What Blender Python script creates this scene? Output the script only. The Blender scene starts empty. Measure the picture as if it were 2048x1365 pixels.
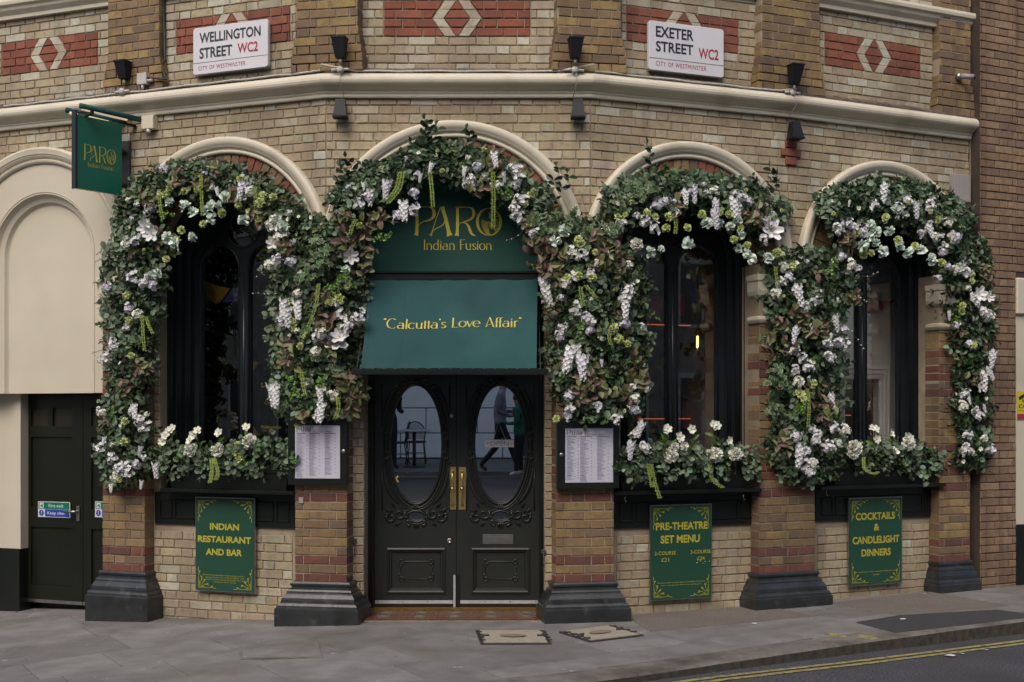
import bpy, bmesh, math, random
from mathutils import Vector, Matrix
random.seed(7)
R = math.radians
sc = bpy.context.scene
# ------------------------------------------------------------------ camera
FPX, CX, HY, EZ, D = 2400.0, 1024.0, 833.0, 1.652, 2400/244.0
cam = bpy.data.cameras.new('camera'); camo = bpy.data.objects.new('camera', cam)
sc.collection.objects.link(camo); sc.camera = camo
camo.location = (0, 0, EZ); camo.rotation_euler = (R(90), 0, 0)
cam.sensor_width = 36; cam.lens = FPX/2048*36; cam.shift_y = (HY-682.5)/2048
cam.clip_start = .05; cam.clip_end = 400
# ------------------------------------------------------------------ light
W = bpy.data.worlds.new('World'); sc.world = W; W.use_nodes = True
nt = W.node_tree; bg = nt.nodes['Background']
sky = nt.nodes.new('ShaderNodeTexSky'); sky.sky_type = 'NISHITA'; sky.sun_disc = False
sky.sun_elevation = R(48); sky.sun_rotation = R(200); sky.air_density = 1.0; sky.dust_density = 5.0; sky.ozone_density = 1.0
nt.links.new(sky.outputs[0], bg.inputs[0]); bg.inputs[1].default_value = .128
sl = bpy.data.lights.new('sun', 'SUN'); so = bpy.data.objects.new('sun', sl); sc.collection.objects.link(so)
sl.energy = .85; sl.angle = R(35); sl.color = (1, .96, .91)
so.rotation_euler = (R(42), 0, R(-20))
sc.view_settings.view_transform = 'Standard'; sc.view_settings.look = 'None'
sc.view_settings.exposure = 0.34; sc.view_settings.gamma = 1.0; sc.view_settings.use_curve_mapping = False
# ------------------------------------------------------------------ facets
class Fac:
    def __init__(s, ox, oy, a):
        s.o = (ox, oy); s.a = a; s.T = (math.cos(a), math.sin(a)); s.N = (math.sin(a), -math.cos(a))
    def un(s, px, py, n=0.):
        k = (px-CX)/FPX; bx = s.o[0]+n*s.N[0]; by = s.o[1]+n*s.N[1]
        u = (k*by-bx)/(s.T[0]-k*s.T[1]); Y = by+u*s.T[1]
        return u, EZ+(HY-py)*Y/FPX
    def P(s, u, n, z): return Vector((s.o[0]+u*s.T[0]+n*s.N[0], s.o[1]+u*s.T[1]+n*s.N[1], z))
    def U(s, px, n=0.): return s.un(px, 0, n)[0]
    def M(s, u, n, z): return Matrix.Translation(s.P(u, n, z)) @ Matrix.Rotation(s.a, 4, 'Z')
F0 = Fac((1181-CX)/FPX*D, D, 0.0)
R1 = Fac(F0.o[0], D, math.atan(.36))
_u = R1.U(1577); _p = R1.P(_u, 0, 0); R1LEN = _u
R2 = Fac(_p.x, _p.y, math.atan(.447))
L = Fac((652-CX)/FPX*D, D, -math.atan(.363))
F0L = L.o[0]-F0.o[0]           # u of the left corner on F0
def Y2U(): pass
def facet(px): return L if px < 652 else F0 if px < 1181 else R1 if px < 1577 else R2
def zg(x, y):
    z = 0.0
    if x < -1: z += .045*(max(x, -8)+1)
    if x > 1: z += .012*(x-1)
    t = min(1, max(0, (9.2-y)/1.6)); return z-.02*t
# ------------------------------------------------------------------ materials
MATS = {}
def nodes(name):
    m = bpy.data.materials.new(name); m.use_nodes = True; MATS[name] = m
    return m, m.node_tree, m.node_tree.nodes['Principled BSDF']
def lnk(t, a, b): t.links.new(a, b)
def mat(name, col, rough=.6, metal=0, spec=.5, var=.12, scale=6., bump=.0, bscale=60., dirt=None, dscale=1.5, dlo=.45, dhi=.7, emit=None, coat=0, objrand=0, island=0, hue=0, patchy=None):
    m, t, b = nodes(name)
    tc = t.nodes.new('ShaderNodeTexCoord')
    def noise(s, det=5):
        n = t.nodes.new('ShaderNodeTexNoise'); n.inputs['Scale'].default_value = s; n.inputs['Detail'].default_value = det
        lnk(t, tc.outputs['Object'] if not island and not objrand else geo_pos(t), n.inputs['Vector']); return n
    def geo_pos(t):
        g = t.nodes.new('ShaderNodeNewGeometry'); return g.outputs['Position']
    n1 = noise(scale)
    mr = t.nodes.new('ShaderNodeMapRange'); mr.inputs['From Min'].default_value = .3; mr.inputs['From Max'].default_value = .7
    mr.inputs['To Min'].default_value = 1-var; mr.inputs['To Max'].default_value = 1+var
    lnk(t, n1.outputs['Fac'], mr.inputs['Value'])
    hsv = t.nodes.new('ShaderNodeHueSaturation'); hsv.inputs['Color'].default_value = (*col, 1)
    val = mr.outputs[0]
    if objrand or island:
        oi = t.nodes.new('ShaderNodeObjectInfo'); g = t.nodes.new('ShaderNodeNewGeometry')
        ad = t.nodes.new('ShaderNodeMath'); ad.operation = 'ADD'; lnk(t, oi.outputs['Random'], ad.inputs[0]); lnk(t, g.outputs['Random Per Island'], ad.inputs[1])
        fr = t.nodes.new('ShaderNodeMath'); fr.operation = 'FRACT'; lnk(t, ad.outputs[0], fr.inputs[0])
        m2 = t.nodes.new('ShaderNodeMapRange'); a = max(objrand, island); m2.inputs['To Min'].default_value = 1-a; m2.inputs['To Max'].default_value = 1+a
        lnk(t, fr.outputs[0], m2.inputs['Value'])
        mu = t.nodes.new('ShaderNodeMath'); mu.operation = 'MULTIPLY'; lnk(t, val, mu.inputs[0]); lnk(t, m2.outputs[0], mu.inputs[1]); val = mu.outputs[0]
        if hue:
            m3 = t.nodes.new('ShaderNodeMapRange'); m3.inputs['To Min'].default_value = .5-hue; m3.inputs['To Max'].default_value = .5+hue
            lnk(t, fr.outputs[0], m3.inputs['Value']); lnk(t, m3.outputs[0], hsv.inputs['Hue'])
    lnk(t, val, hsv.inputs['Value'])
    out = hsv.outputs[0]
    if dirt:
        n2 = noise(dscale, 8)
        r2 = t.nodes.new('ShaderNodeMapRange'); r2.inputs['From Min'].default_value = dlo; r2.inputs['From Max'].default_value = dhi
        lnk(t, n2.outputs['Fac'], r2.inputs['Value'])
        mx = t.nodes.new('ShaderNodeMix'); mx.data_type = 'RGBA'; lnk(t, r2.outputs[0], mx.inputs[0]); lnk(t, out, mx.inputs[6]); mx.inputs[7].default_value = (*dirt, 1); out = mx.outputs[2]
    lnk(t, out, b.inputs['Base Color'])
    b.inputs['Roughness'].default_value = rough; b.inputs['Metallic'].default_value = metal; b.inputs['Specular IOR Level'].default_value = spec
    if coat: b.inputs['Coat Weight'].default_value = coat; b.inputs['Coat Roughness'].default_value = .15
    if bump:
        nb = noise(bscale, 6); bp = t.nodes.new('ShaderNodeBump'); bp.inputs['Strength'].default_value = bump; bp.inputs['Distance'].default_value = .004
        lnk(t, nb.outputs['Fac'], bp.inputs['Height']); lnk(t, bp.outputs[0], b.inputs['Normal'])
    if emit:
        b.inputs['Emission Color'].default_value = (*emit[:3], 1); b.inputs['Emission Strength'].default_value = emit[3]
    return m
def brickmat(name, cols, speck=.25, dark=(.06, .05, .04), smear=None):
    """cols: list of (pos, rgb); one colour picked per brick, with soot, specks and smears on top"""
    m, t, b = nodes(name)
    g = t.nodes.new('ShaderNodeNewGeometry'); oi = t.nodes.new('ShaderNodeObjectInfo')
    ad = t.nodes.new('ShaderNodeMath'); ad.operation = 'ADD'; lnk(t, oi.outputs['Random'], ad.inputs[0]); lnk(t, g.outputs['Random Per Island'], ad.inputs[1])
    fr = t.nodes.new('ShaderNodeMath'); fr.operation = 'FRACT'; lnk(t, ad.outputs[0], fr.inputs[0])
    cr = t.nodes.new('ShaderNodeValToRGB'); cr.color_ramp.interpolation = 'CONSTANT'
    el = cr.color_ramp.elements
    while len(el) > 1: el.remove(el[0])
    el[0].position = cols[0][0]; el[0].color = (*cols[0][1], 1)
    for p, c in cols[1:]:
        e = el.new(p); e.color = (*c, 1)
    lnk(t, fr.outputs[0], cr.inputs[0]); out = cr.outputs[0]
    def nz(s, d=6):
        n = t.nodes.new('ShaderNodeTexNoise'); n.inputs['Scale'].default_value = s; n.inputs['Detail'].default_value = d; lnk(t, g.outputs['Position'], n.inputs['Vector']); return n.outputs['Fac']
    def mix(fac, lo, hi, amt, out, c):
        r = t.nodes.new('ShaderNodeMapRange'); r.inputs['From Min'].default_value = lo; r.inputs['From Max'].default_value = hi; r.inputs['To Max'].default_value = amt
        lnk(t, fac, r.inputs['Value'])
        mx = t.nodes.new('ShaderNodeMix'); mx.data_type = 'RGBA'; lnk(t, r.outputs[0], mx.inputs[0]); lnk(t, out, mx.inputs[6]); mx.inputs[7].default_value = (*c, 1); return mx.outputs[2]
    out = mix(nz(22), .45, .75, .55, out, tuple(.55*x for x in cols[0][1]))
    out = mix(nz(1.3, 8), .42, .72, .42, out, dark)
    out = mix(nz(110, 3), .66, .72, speck*2.4, out, dark)
    mp = t.nodes.new('ShaderNodeMapping'); mp.inputs['Scale'].default_value = (7, 7, .55); lnk(t, g.outputs['Position'], mp.inputs['Vector'])
    sn = t.nodes.new('ShaderNodeTexNoise'); sn.inputs['Scale'].default_value = 1.0; sn.inputs['Detail'].default_value = 7; lnk(t, mp.outputs[0], sn.inputs['Vector'])
    out = mix(sn.outputs['Fac'], .50, .74, .5, out, dark)
    if smear: out = mix(nz(5), .5, .72, .5, out, smear)
    lnk(t, out, b.inputs['Base Color']); b.inputs['Roughness'].default_value = .88; b.inputs['Specular IOR Level'].default_value = .25
    bp = t.nodes.new('ShaderNodeBump'); bp.inputs['Strength'].default_value = .6; bp.inputs['Distance'].default_value = .004
    lnk(t, nz(75, 8), bp.inputs['Height']); lnk(t, bp.outputs[0], b.inputs['Normal'])
    return m
brickmat('buff_brick', [(0, (.37, .30, .20)), (.14, (.42, .355, .24)), (.28, (.39, .31, .215)), (.42, (.41, .345, .225)), (.55, (.36, .295, .20)), (.68, (.43, .365, .24)), (.82, (.41, .33, .235)), (.9, (.45, .40, .28)), (.95, (.39, .365, .27))], speck=.25, dark=(.15, .115, .085))
brickmat('pale_brick', [(0, (.5, .47, .36)), (.3, (.46, .41, .31)), (.6, (.53, .51, .41)), (.8, (.44, .36, .28))], speck=.05, dark=(.17, .14, .1))
brickmat('yellow_brick', [(0, (.26, .175, .09)), (.16, (.30, .21, .10)), (.32, (.21, .145, .09)), (.48, (.26, .18, .105)), (.62, (.17, .12, .085)), (.74, (.22, .15, .085)), (.88, (.33, .235, .10))], speck=.8, dark=(.055, .04, .032), smear=(.17, .12, .075))
brickmat('red_brick', [(0, (.27, .095, .06)), (.3, (.24, .085, .055)), (.6, (.29, .11, .07)), (.85, (.20, .078, .055))], speck=.2, dark=(.10, .05, .04))
brickmat('dark_red_brick', [(0, (.17, .068, .052)), (.4, (.20, .078, .055)), (.7, (.14, .064, .055))], speck=.3, dark=(.06, .045, .04))
brickmat('brown_brick', [(0, (.25, .165, .105)), (.25, (.28, .185, .115)), (.5, (.22, .145, .10)), (.75, (.30, .205, .13)), (.9, (.20, .135, .10))], speck=.2, dark=(.08, .05, .035))
mat('mortar', (.33, .275, .20), .95, spec=.1, var=.2, scale=9, bump=.5, bscale=80, dirt=(.20, .165, .12), dscale=1.2)
mat('dark_mortar', (.07, .055, .045), .95, spec=.1, var=.2, scale=9, bump=.5)
mat('cream_stone', (.61, .56, .44), .55, var=.05, scale=3, bump=.18, bscale=14, dirt=(.36, .30, .21), dscale=2.4, dlo=.55, dhi=.85)
mat('cream_render', (.57, .52, .41), .6, var=.045, scale=1.6, bump=.3, bscale=9, dirt=(.46, .39, .29), dscale=1.1, dlo=.48, dhi=.85)
mat('soot_stone', (.13, .10, .075), .9, var=.3, scale=14, bump=.7, bscale=40, dirt=(.05, .04, .035), dscale=4)
mat('black_plinth', (.022, .025, .026), .34, spec=.6, var=.4, scale=7, bump=.5, bscale=35, dirt=(.10, .105, .105), dscale=9, dlo=.6, dhi=.85)
mat('black_paint', (.009, .012, .010), .30, spec=.45, var=.15, scale=4, bump=.12, bscale=25)
mat('blue_black_paint', (.016, .020, .023), .24, spec=.45, var=.15, scale=4, bump=.08, bscale=25)
mat('door_green_black', (.019, .022, .019), .34, spec=.6, var=.18, scale=5, bump=.10, bscale=30, dirt=(.02, .022, .018), dscale=3)
mat('fire_door_paint', (.010, .012, .007), .33, spec=.4, var=.1, scale=3)
mat('awning_canvas', (.011, .060, .064), .7, spec=.25, var=.12, scale=2.5, bump=.4, bscale=7, dirt=(.03, .12, .11), dscale=1.4, dlo=.5, dhi=.9)
mat('sign_canvas', (.008, .058, .045), .6, spec=.3, var=.08, scale=2, bump=.1, bscale=40)
mat('sign_green', (.007, .115, .072), .38, spec=.45, var=.05, scale=2)
mat('poster_green', (.018, .068, .042), .33, spec=.5, var=.05, scale=2)
mat('gold_ink', (.52, .44, .04), .55, var=.06, scale=20)
mat('poster_gold', (.42, .38, .04), .5, var=.06, scale=20)
mat('dark_gold', (.16, .12, .02), .5, var=.1, scale=20)
mat('sign_white', (.62, .61, .64), .3, spec=.5, var=.04, scale=3, coat=.2)
mat('paper', (.62, .62, .72), .6, var=.02, scale=5)
mat('print_grey', (.22, .22, .33), .7); mat('print_dark', (.03, .03, .04), .6)
mat('ink_black', (.015, .016, .02), .4); mat('ink_red', (.33, .022, .035), .4)
mat('fire_green', (.0, .16, .09), .4); mat('safety_blue', (.015, .05, .33), .4)
mat('cctv_yellow', (.62, .52, .02), .4); mat('cctv_red', (.33, .03, .06), .4)
mat('brass', (.80, .60, .24), .36, metal=1, var=.12, scale=8, bump=.1, bscale=20)
mat('steel', (.42, .41, .38), .35, metal=1, var=.1, scale=20)
mat('white_metal', (.55, .56, .58), .4, metal=.4, var=.1, scale=20)
mat('lamp_black', (.010, .011, .014), .55, spec=.3, var=.1, scale=20)
mat('dull_brass', (.22, .14, .05), .45, metal=.7, var=.2, scale=20)
mat('cable_white', (.48, .46, .42), .5, var=.1, scale=30); mat('cable_black', (.02, .02, .02), .5)
mat('grey_box', (.30, .275, .26), .5, var=.08)
mat('paving_stone', (.18, .17, .166), .82, spec=.3, var=.2, scale=4.5, bump=.7, bscale=55, objrand=.14, hue=.012, dirt=(.12, .105, .085), dscale=1.1, dlo=.5, dhi=.8)
def spots(name, lo, c, scale=26, amt=.6):
    m = MATS[name]; t = m.node_tree; b = t.nodes['Principled BSDF']; src = b.inputs['Base Color'].links[0].from_socket
    g = t.nodes.new('ShaderNodeNewGeometry'); v = t.nodes.new('ShaderNodeTexVoronoi'); v.inputs['Scale'].default_value = scale; lnk(t, g.outputs['Position'], v.inputs['Vector'])
    nn = t.nodes.new('ShaderNodeTexNoise'); nn.inputs['Scale'].default_value = 2.2; lnk(t, g.outputs['Position'], nn.inputs['Vector'])
    ad = t.nodes.new('ShaderNodeMath'); ad.operation = 'ADD'; lnk(t, v.outputs['Distance'], ad.inputs[0]); lnk(t, nn.outputs['Fac'], ad.inputs[1])
    r = t.nodes.new('ShaderNodeMapRange'); r.inputs['From Min'].default_value = lo; r.inputs['From Max'].default_value = lo-.03; r.inputs['To Max'].default_value = amt; lnk(t, ad.outputs[0], r.inputs['Value'])
    mx = t.nodes.new('ShaderNodeMix'); mx.data_type = 'RGBA'; lnk(t, r.outputs[0], mx.inputs[0]); lnk(t, src, mx.inputs[6]); mx.inputs[7].default_value = (*c, 1); lnk(t, mx.outputs[2], b.inputs['Base Color'])
spots('paving_stone', .52, (.38, .37, .35), 11, .6); spots('paving_stone', .47, (.10, .09, .08), 6.3, .5)
spots('black_plinth', .46, (.16, .16, .155), 24, .55)
mat('paving_joint', (.24, .23, .215), .95, var=.2)
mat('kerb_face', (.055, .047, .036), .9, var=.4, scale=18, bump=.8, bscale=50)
mat('kerb_stone', (.17, .155, .14), .85, spec=.3, var=.2, scale=12, bump=.6, bscale=45, objrand=.1, dirt=(.07, .06, .05), dscale=2.5)
mat('aggregate', (.145, .125, .108), .9, var=.3, scale=60, bump=.7, bscale=110, dirt=(.13, .105, .09), dscale=2)
mat('tarmac_patch', (.052, .049, .052), .9, spec=.25, var=.2, scale=50, bump=.8, bscale=120)
mat('asphalt', (.066, .066, .072), .9, spec=.3, var=.9, scale=70, bump=.9, bscale=130, dirt=(.045, .043, .045), dscale=.8)
mat('yellow_line', (.31, .265, .09), .8, var=.2, scale=30, dirt=(.11, .10, .075), dscale=16, dlo=.47, dhi=.66)
mat('cover_concrete', (.30, .27, .21), .85, var=.1, scale=20, bump=.4); mat('cover_spot', (.22, .155, .12), .85, var=.2, scale=30)
mat('cast_iron', (.045, .042, .042), .6, spec=.4, var=.2, scale=20)
mat('tile_red', (.11, .045, .034), .35, var=.2, scale=40, objrand=.15); mat('tile_yellow', (.27, .19, .07), .35, var=.2, scale=40); mat('tile_blue', (.06, .13, .24), .35, var=.2, scale=40)
# plants
mat('leaf_dark', (.022, .046, .017), .42, spec=.4, var=.25, scale=14, island=.45, hue=.02)
mat('leaf_mid', (.062, .102, .036), .5, spec=.35, var=.2, scale=14, island=.4, hue=.03)
mat('leaf_grey', (.135, .185, .120), .6, spec=.25, var=.2, scale=14, island=.42, hue=.025)
mat('leaf_pale', (.20, .27, .16), .6, spec=.25, var=.1, scale=14, island=.2)
mat('leaf_olive', (.13, .14, .055), .5, var=.2, scale=20, island=.3)
mat('leaf_pink', (.155, .105, .08), .5, spec=.3, var=.3, scale=30, island=.3, hue=.03)
mat('leaf_lime', (.10, .22, .025), .5, var=.2, scale=14, island=.3)
mat('stem', (.05, .045, .022), .7); mat('twig', (.07, .045, .03), .8)
mat('petal_white', (.68, .68, .68), .6, spec=.2, var=.06, scale=30, island=.10)
mat('petal_cream', (.72, .73, .64), .6, spec=.2, var=.06, scale=30, island=.08)
mat('petal_lilac', (.62, .61, .66), .6, spec=.2, var=.08, scale=30, island=.14)
mat('petal_mint', (.66, .75, .66), .6, spec=.2, var=.08, scale=30, island=.10)
mat('petal_lime', (.58, .64, .28), .6, spec=.2, var=.1, scale=30, island=.15)
mat('catkin_lime', (.23, .30, .065), .7, var=.2, scale=60, island=.3)
mat('flower_heart', (.45, .42, .05), .7)
# elsewhere
mat('white_stucco', (.78, .77, .74), .7, var=.05, scale=2, bump=.2, bscale=10); mat('stucco_joint', (.16, .16, .18), .8)
mat('opposite_brick', (.30, .26, .21), .9, var=.25, scale=4); mat('opposite_stone', (.55, .52, .46), .8, var=.1)
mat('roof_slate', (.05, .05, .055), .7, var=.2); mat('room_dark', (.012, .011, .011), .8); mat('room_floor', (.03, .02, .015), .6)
mat('room_grey', (.80, .80, .84), .6, var=.05); mat('shelf_wood', (.03, .02, .015), .5)
mat('bottle_green', (.02, .05, .03), .12, spec=.7, objrand=.5, hue=.15); mat('bottle_amber', (.10, .045, .015), .12, spec=.7, objrand=.5, hue=.08); mat('bottle_label', (.35, .33, .3), .6, objrand=.3)
mat('led_orange', (.5, .12, .05), .5, emit=(1, .22, .09, .45)); mat('filament', (1, .5, .1), .5, emit=(1, .5, .12, 22)); mat('neon_amber', (1, .6, .2), .5, emit=(1, .55, .2, 3.5))
mat('sign_lamp_lens', (.8, .7, .5), .4, emit=(1, .8, .5, .35))
mat('bunting_yellow', (.45, .26, .03), .8, var=.25, scale=60); mat('bunting_blue', (.06, .08, .22), .8, var=.3, scale=60); mat('bunting_red', (.35, .03, .05), .8, var=.3, scale=60)
mat('pane_dark', (.03, .028, .02), .2)
mat('rattan', (.05, .035, .03), .6); mat('table_marble', (.40, .40, .42), .3)
mat('hoodie', (.20, .20, .23), .9, var=.08, scale=10); mat('hoodie_sleeve', (.13, .13, .155), .9, var=.08, scale=10); mat('green_coat', (.015, .08, .055), .9); mat('trousers_black', (.01, .01, .013), .8)
mat('skin', (.32, .18, .12), .5); mat('hair', (.02, .015, .012), .6); mat('shoe_brown', (.10, .045, .03), .5); mat('shoe_white', (.55, .52, .48), .6); mat('coat_dark', (.02, .018, .02), .8)
def glassmat(name, refl, tint, rough=.0):
    m, t, b = nodes(name); t.nodes.remove(b); o = t.nodes['Material Output']
    ge = t.nodes.new('ShaderNodeNewGeometry'); dt = t.nodes.new('ShaderNodeVectorMath'); dt.operation = 'DOT_PRODUCT'
    lnk(t, ge.outputs['Incoming'], dt.inputs[0]); lnk(t, ge.outputs['Normal'], dt.inputs[1])
    def mth(op, a, b=None):
        n = t.nodes.new('ShaderNodeMath'); n.operation = op
        for i, v in enumerate((a, b)):
            if v is None: continue
            if isinstance(v, (int, float)): n.inputs[i].default_value = v
            else: lnk(t, v, n.inputs[i])
        return n.outputs[0]
    sch = mth('POWER', mth('SUBTRACT', 1.0, mth('ABSOLUTE', dt.outputs['Value'])), 5.0)
    mr = t.nodes.new('ShaderNodeMapRange'); mr.inputs['To Min'].default_value = refl; mr.inputs['To Max'].default_value = 1
    lnk(t, sch, mr.inputs['Value'])
    tr = t.nodes.new('ShaderNodeBsdfTransparent'); tr.inputs[0].default_value = (*tint, 1)
    gl = t.nodes.new('ShaderNodeBsdfGlossy'); gl.inputs['Roughness'].default_value = rough; gl.inputs['Color'].default_value = (1, .985, .95, 1)
    mx = t.nodes.new('ShaderNodeMixShader'); lnk(t, mr.outputs[0], mx.inputs[0]); lnk(t, tr.outputs[0], mx.inputs[1]); lnk(t, gl.outputs[0], mx.inputs[2])
    lnk(t, mx.outputs[0], o.inputs['Surface']); return m
glassmat('window_glass', .24, (.93, .94, .95)); glassmat('door_glass', .78, (.45, .48, .5)); glassmat('clear_glass', .06, (.95, .95, .95)); glassmat('bulb_glass', .05, (.9, .85, .8))
# ------------------------------------------------------------------ mesh tools
def setp(o, label=None, cat=None, group=None, kind=None):
    if label: o['label'] = label
    if cat: o['category'] = cat
    if group: o['group'] = group
    if kind: o['kind'] = kind
    return o
COL = sc.collection
def link(name, me, parent=None, mw=None, **k):
    o = bpy.data.objects.new(name, me); COL.objects.link(o)
    if parent: o.parent = parent; o.matrix_parent_inverse = Matrix.Identity(4)
    if mw is not None:
        if parent:
            o.matrix_basis = WM[parent.name].inverted() @ mw; WM[o.name] = mw
        else: o.matrix_basis = mw; WM[o.name] = mw
    else:
        if parent: o.matrix_basis = WM[parent.name].inverted()
        WM[o.name] = Matrix.Identity(4)
    return setp(o, **k)
WM = {}
def empty(name, mw, **k):
    if not isinstance(mw, Matrix): mw = Matrix.Translation(Vector(mw))
    return link(name, None, None, mw, **k)
class G:
    def __init__(s): s.v = []; s.f = []; s.m = []; s.sm = []
    def add(s, vs, fs, mi=0, smooth=False):
        b = len(s.v); s.v += [Vector(x) for x in vs]
        for f in fs: s.f.append(tuple(b+i for i in f)); s.m.append(mi); s.sm.append(smooth)
        return s
    def box(s, x0, x1, y0, y1, z0, z1, mi=0, T=None, taper=0):
        vs = [(x, y, z) for z in (z0, z1) for y in (y0, y1) for x in (x0, x1)]
        if T: vs = [T(*v) for v in vs]
        return s.add(vs, [(0, 2, 3, 1), (4, 5, 7, 6), (0, 1, 5, 4), (2, 6, 7, 3), (0, 4, 6, 2), (1, 3, 7, 5)], mi)
    def cbox(s, x0, x1, y0, y1, z0, z1, c=.004, mi=0, T=None):
        """box with all edges chamfered"""
        xs, ys, zs = (x0, x1), (y0, y1), (z0, z1); vs = []; idx = {}
        for i in (0, 1):
            for j in (0, 1):
                for k in (0, 1):
                    sx, sy, sz = (1, -1)[i], (1, -1)[j], (1, -1)[k]
                    for ax in range(3):
                        p = [xs[i]+sx*c, ys[j]+sy*c, zs[k]+sz*c]; p[ax] = (xs[i], ys[j], zs[k])[ax]
                        idx[i, j, k, ax] = len(vs); vs.append(tuple(p))
        fs = []
        for ax in range(3):
            a, b = [q for q in range(3) if q != ax]
            for e in (0, 1):
                q = []
                for (m, n) in ((0, 0), (1, 0), (1, 1), (0, 1)):
                    t = [0, 0, 0]; t[ax] = e; t[a] = m; t[b] = n; q.append(idx[t[0], t[1], t[2], ax])
                fs.append(q)
        for ax in range(3):
            a, b = [q for q in range(3) if q != ax]
            for m in (0, 1):
                for n in (0, 1):
                    t0 = [0, 0, 0]; t1 = [0, 0, 0]; t0[a] = t1[a] = m; t0[b] = t1[b] = n; t1[ax] = 1
                    fs.append([idx[(*t0, a)], idx[(*t1, a)], idx[(*t1, b)], idx[(*t0, b)]])
        for i in (0, 1):
            for j in (0, 1):
                for k in (0, 1): fs.append([idx[i, j, k, 0], idx[i, j, k, 1], idx[i, j, k, 2]])
        if T: vs = [T(*v) for v in vs]
        return s.add(vs, fs, mi)
    def tube(s, pts, r, n=6, mi=0, closed=False, flat=None, cap=True, smooth=True):
        pts = [Vector(p) for p in pts]; m = len(pts); vs = []; prev = None
        for i, p in enumerate(pts):
            d = (pts[(i+1) % m]-pts[i-1]) if closed or 0 < i < m-1 else (pts[1]-pts[0] if i == 0 else pts[-1]-pts[-2])
            if d.length < 1e-9: d = Vector((0, 0, 1))
            d.normalize()
            if prev is None:
                a = Vector((0, 0, 1)) if abs(d.z) < .9 else Vector((1, 0, 0)); e = d.cross(a).normalized()
            else:
                e = (prev-d*prev.dot(d)); e = e.normalized() if e.length > 1e-6 else d.orthogonal().normalized()
            prev = e; g = d.cross(e); rr = r[i] if isinstance(r, (list, tuple)) else r
            for k in range(n):
                an = 2*math.pi*k/n; vs.append(p+e*math.cos(an)*rr+g*math.sin(an)*rr)
        fs = []
        for i in range(m if closed else m-1):
            j = (i+1) % m
            for k in range(n): fs.append((i*n+k, i*n+(k+1) % n, j*n+(k+1) % n, j*n+k))
        if cap and not closed: fs += [tuple(range(n))[::-1], tuple((m-1)*n+k for k in range(n))]
        return s.add(vs, fs, mi, smooth)
    def lathe(s, prof, M=None, n=16, mi=0, smooth=True):
        vs = []; M = M or Matrix.Identity(4)
        for r_, z in prof:
            for k in range(n): a = 2*math.pi*k/n; vs.append(M @ Vector((r_*math.cos(a), r_*math.sin(a), z)))
        fs = [(i*n+k, i*n+(k+1) % n, (i+1)*n+(k+1) % n, (i+1)*n+k) for i in range(len(prof)-1) for k in range(n)]
        fs += [tuple(range(n))[::-1], tuple((len(prof)-1)*n+k for k in range(n))]
        return s.add(vs, fs, mi, smooth)
    def sweep(s, path, prof, T, closed=False, mi=0, smooth=False, capped=True):
        """path: 2D points in a plane; prof: (offset to the left-hand normal, third coordinate); T(a,b,c) maps to 3D"""
        m = len(path); q = []
        for i in range(m):
            def dr(a, b):
                d = Vector((path[b][0]-path[a][0], path[b][1]-path[a][1])); return d.normalized()
            if closed: d0 = dr((i-1) % m, i); d1 = dr(i, (i+1) % m)
            else: d0 = dr(i-1, i) if i else dr(0, 1); d1 = dr(i, i+1) if i < m-1 else d0
            n0 = Vector((-d0.y, d0.x)); n1 = Vector((-d1.y, d1.x)); nn = (n0+n1)
            nn = nn.normalized() if nn.length > 1e-6 else n0; k = 1/max(.35, nn.dot(n0)); q.append(nn*k)
        vs = []
        for i in range(m):
            for off, c in prof: vs.append(T(path[i][0]+q[i].x*off, path[i][1]+q[i].y*off, c))
        k = len(prof); fs = [(i*k+j, i*k+j+1, ((i+1) % m)*k+j+1, ((i+1) % m)*k+j) for i in range(m if closed else m-1) for j in range(k-1)]
        if capped and not closed: fs += [tuple(range(k))[::-1], tuple((m-1)*k+j for j in range(k))]
        return s.add(vs, fs, mi, smooth)
    def mesh(s, name, mats, recalc=True):
        me = bpy.data.meshes.new(name); me.from_pydata([tuple(v) for v in s.v], [], s.f)
        for m in mats: me.materials.append(MATS[m])
        for p, mi, sm in zip(me.polygons, s.m, s.sm): p.material_index = mi; p.use_smooth = sm
        if recalc:
            bm = bmesh.new(); bm.from_mesh(me); bmesh.ops.recalc_face_normals(bm, faces=bm.faces); bm.to_mesh(me); bm.free()
        return me
    def build(s, name, mats, parent=None, mw=None, recalc=True, **k):
        """vertices in world space unless mw is given (then local)"""
        return link(name, s.mesh(name, mats, recalc), parent, mw, **k)
    def buildw(s, name, mats, parent, base, **k):
        """world-space vertices, object origin moved to matrix base"""
        inv = base.inverted(); s.v = [inv @ v for v in s.v]
        return link(name, s.mesh(name, mats), parent, base, **k)
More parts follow.
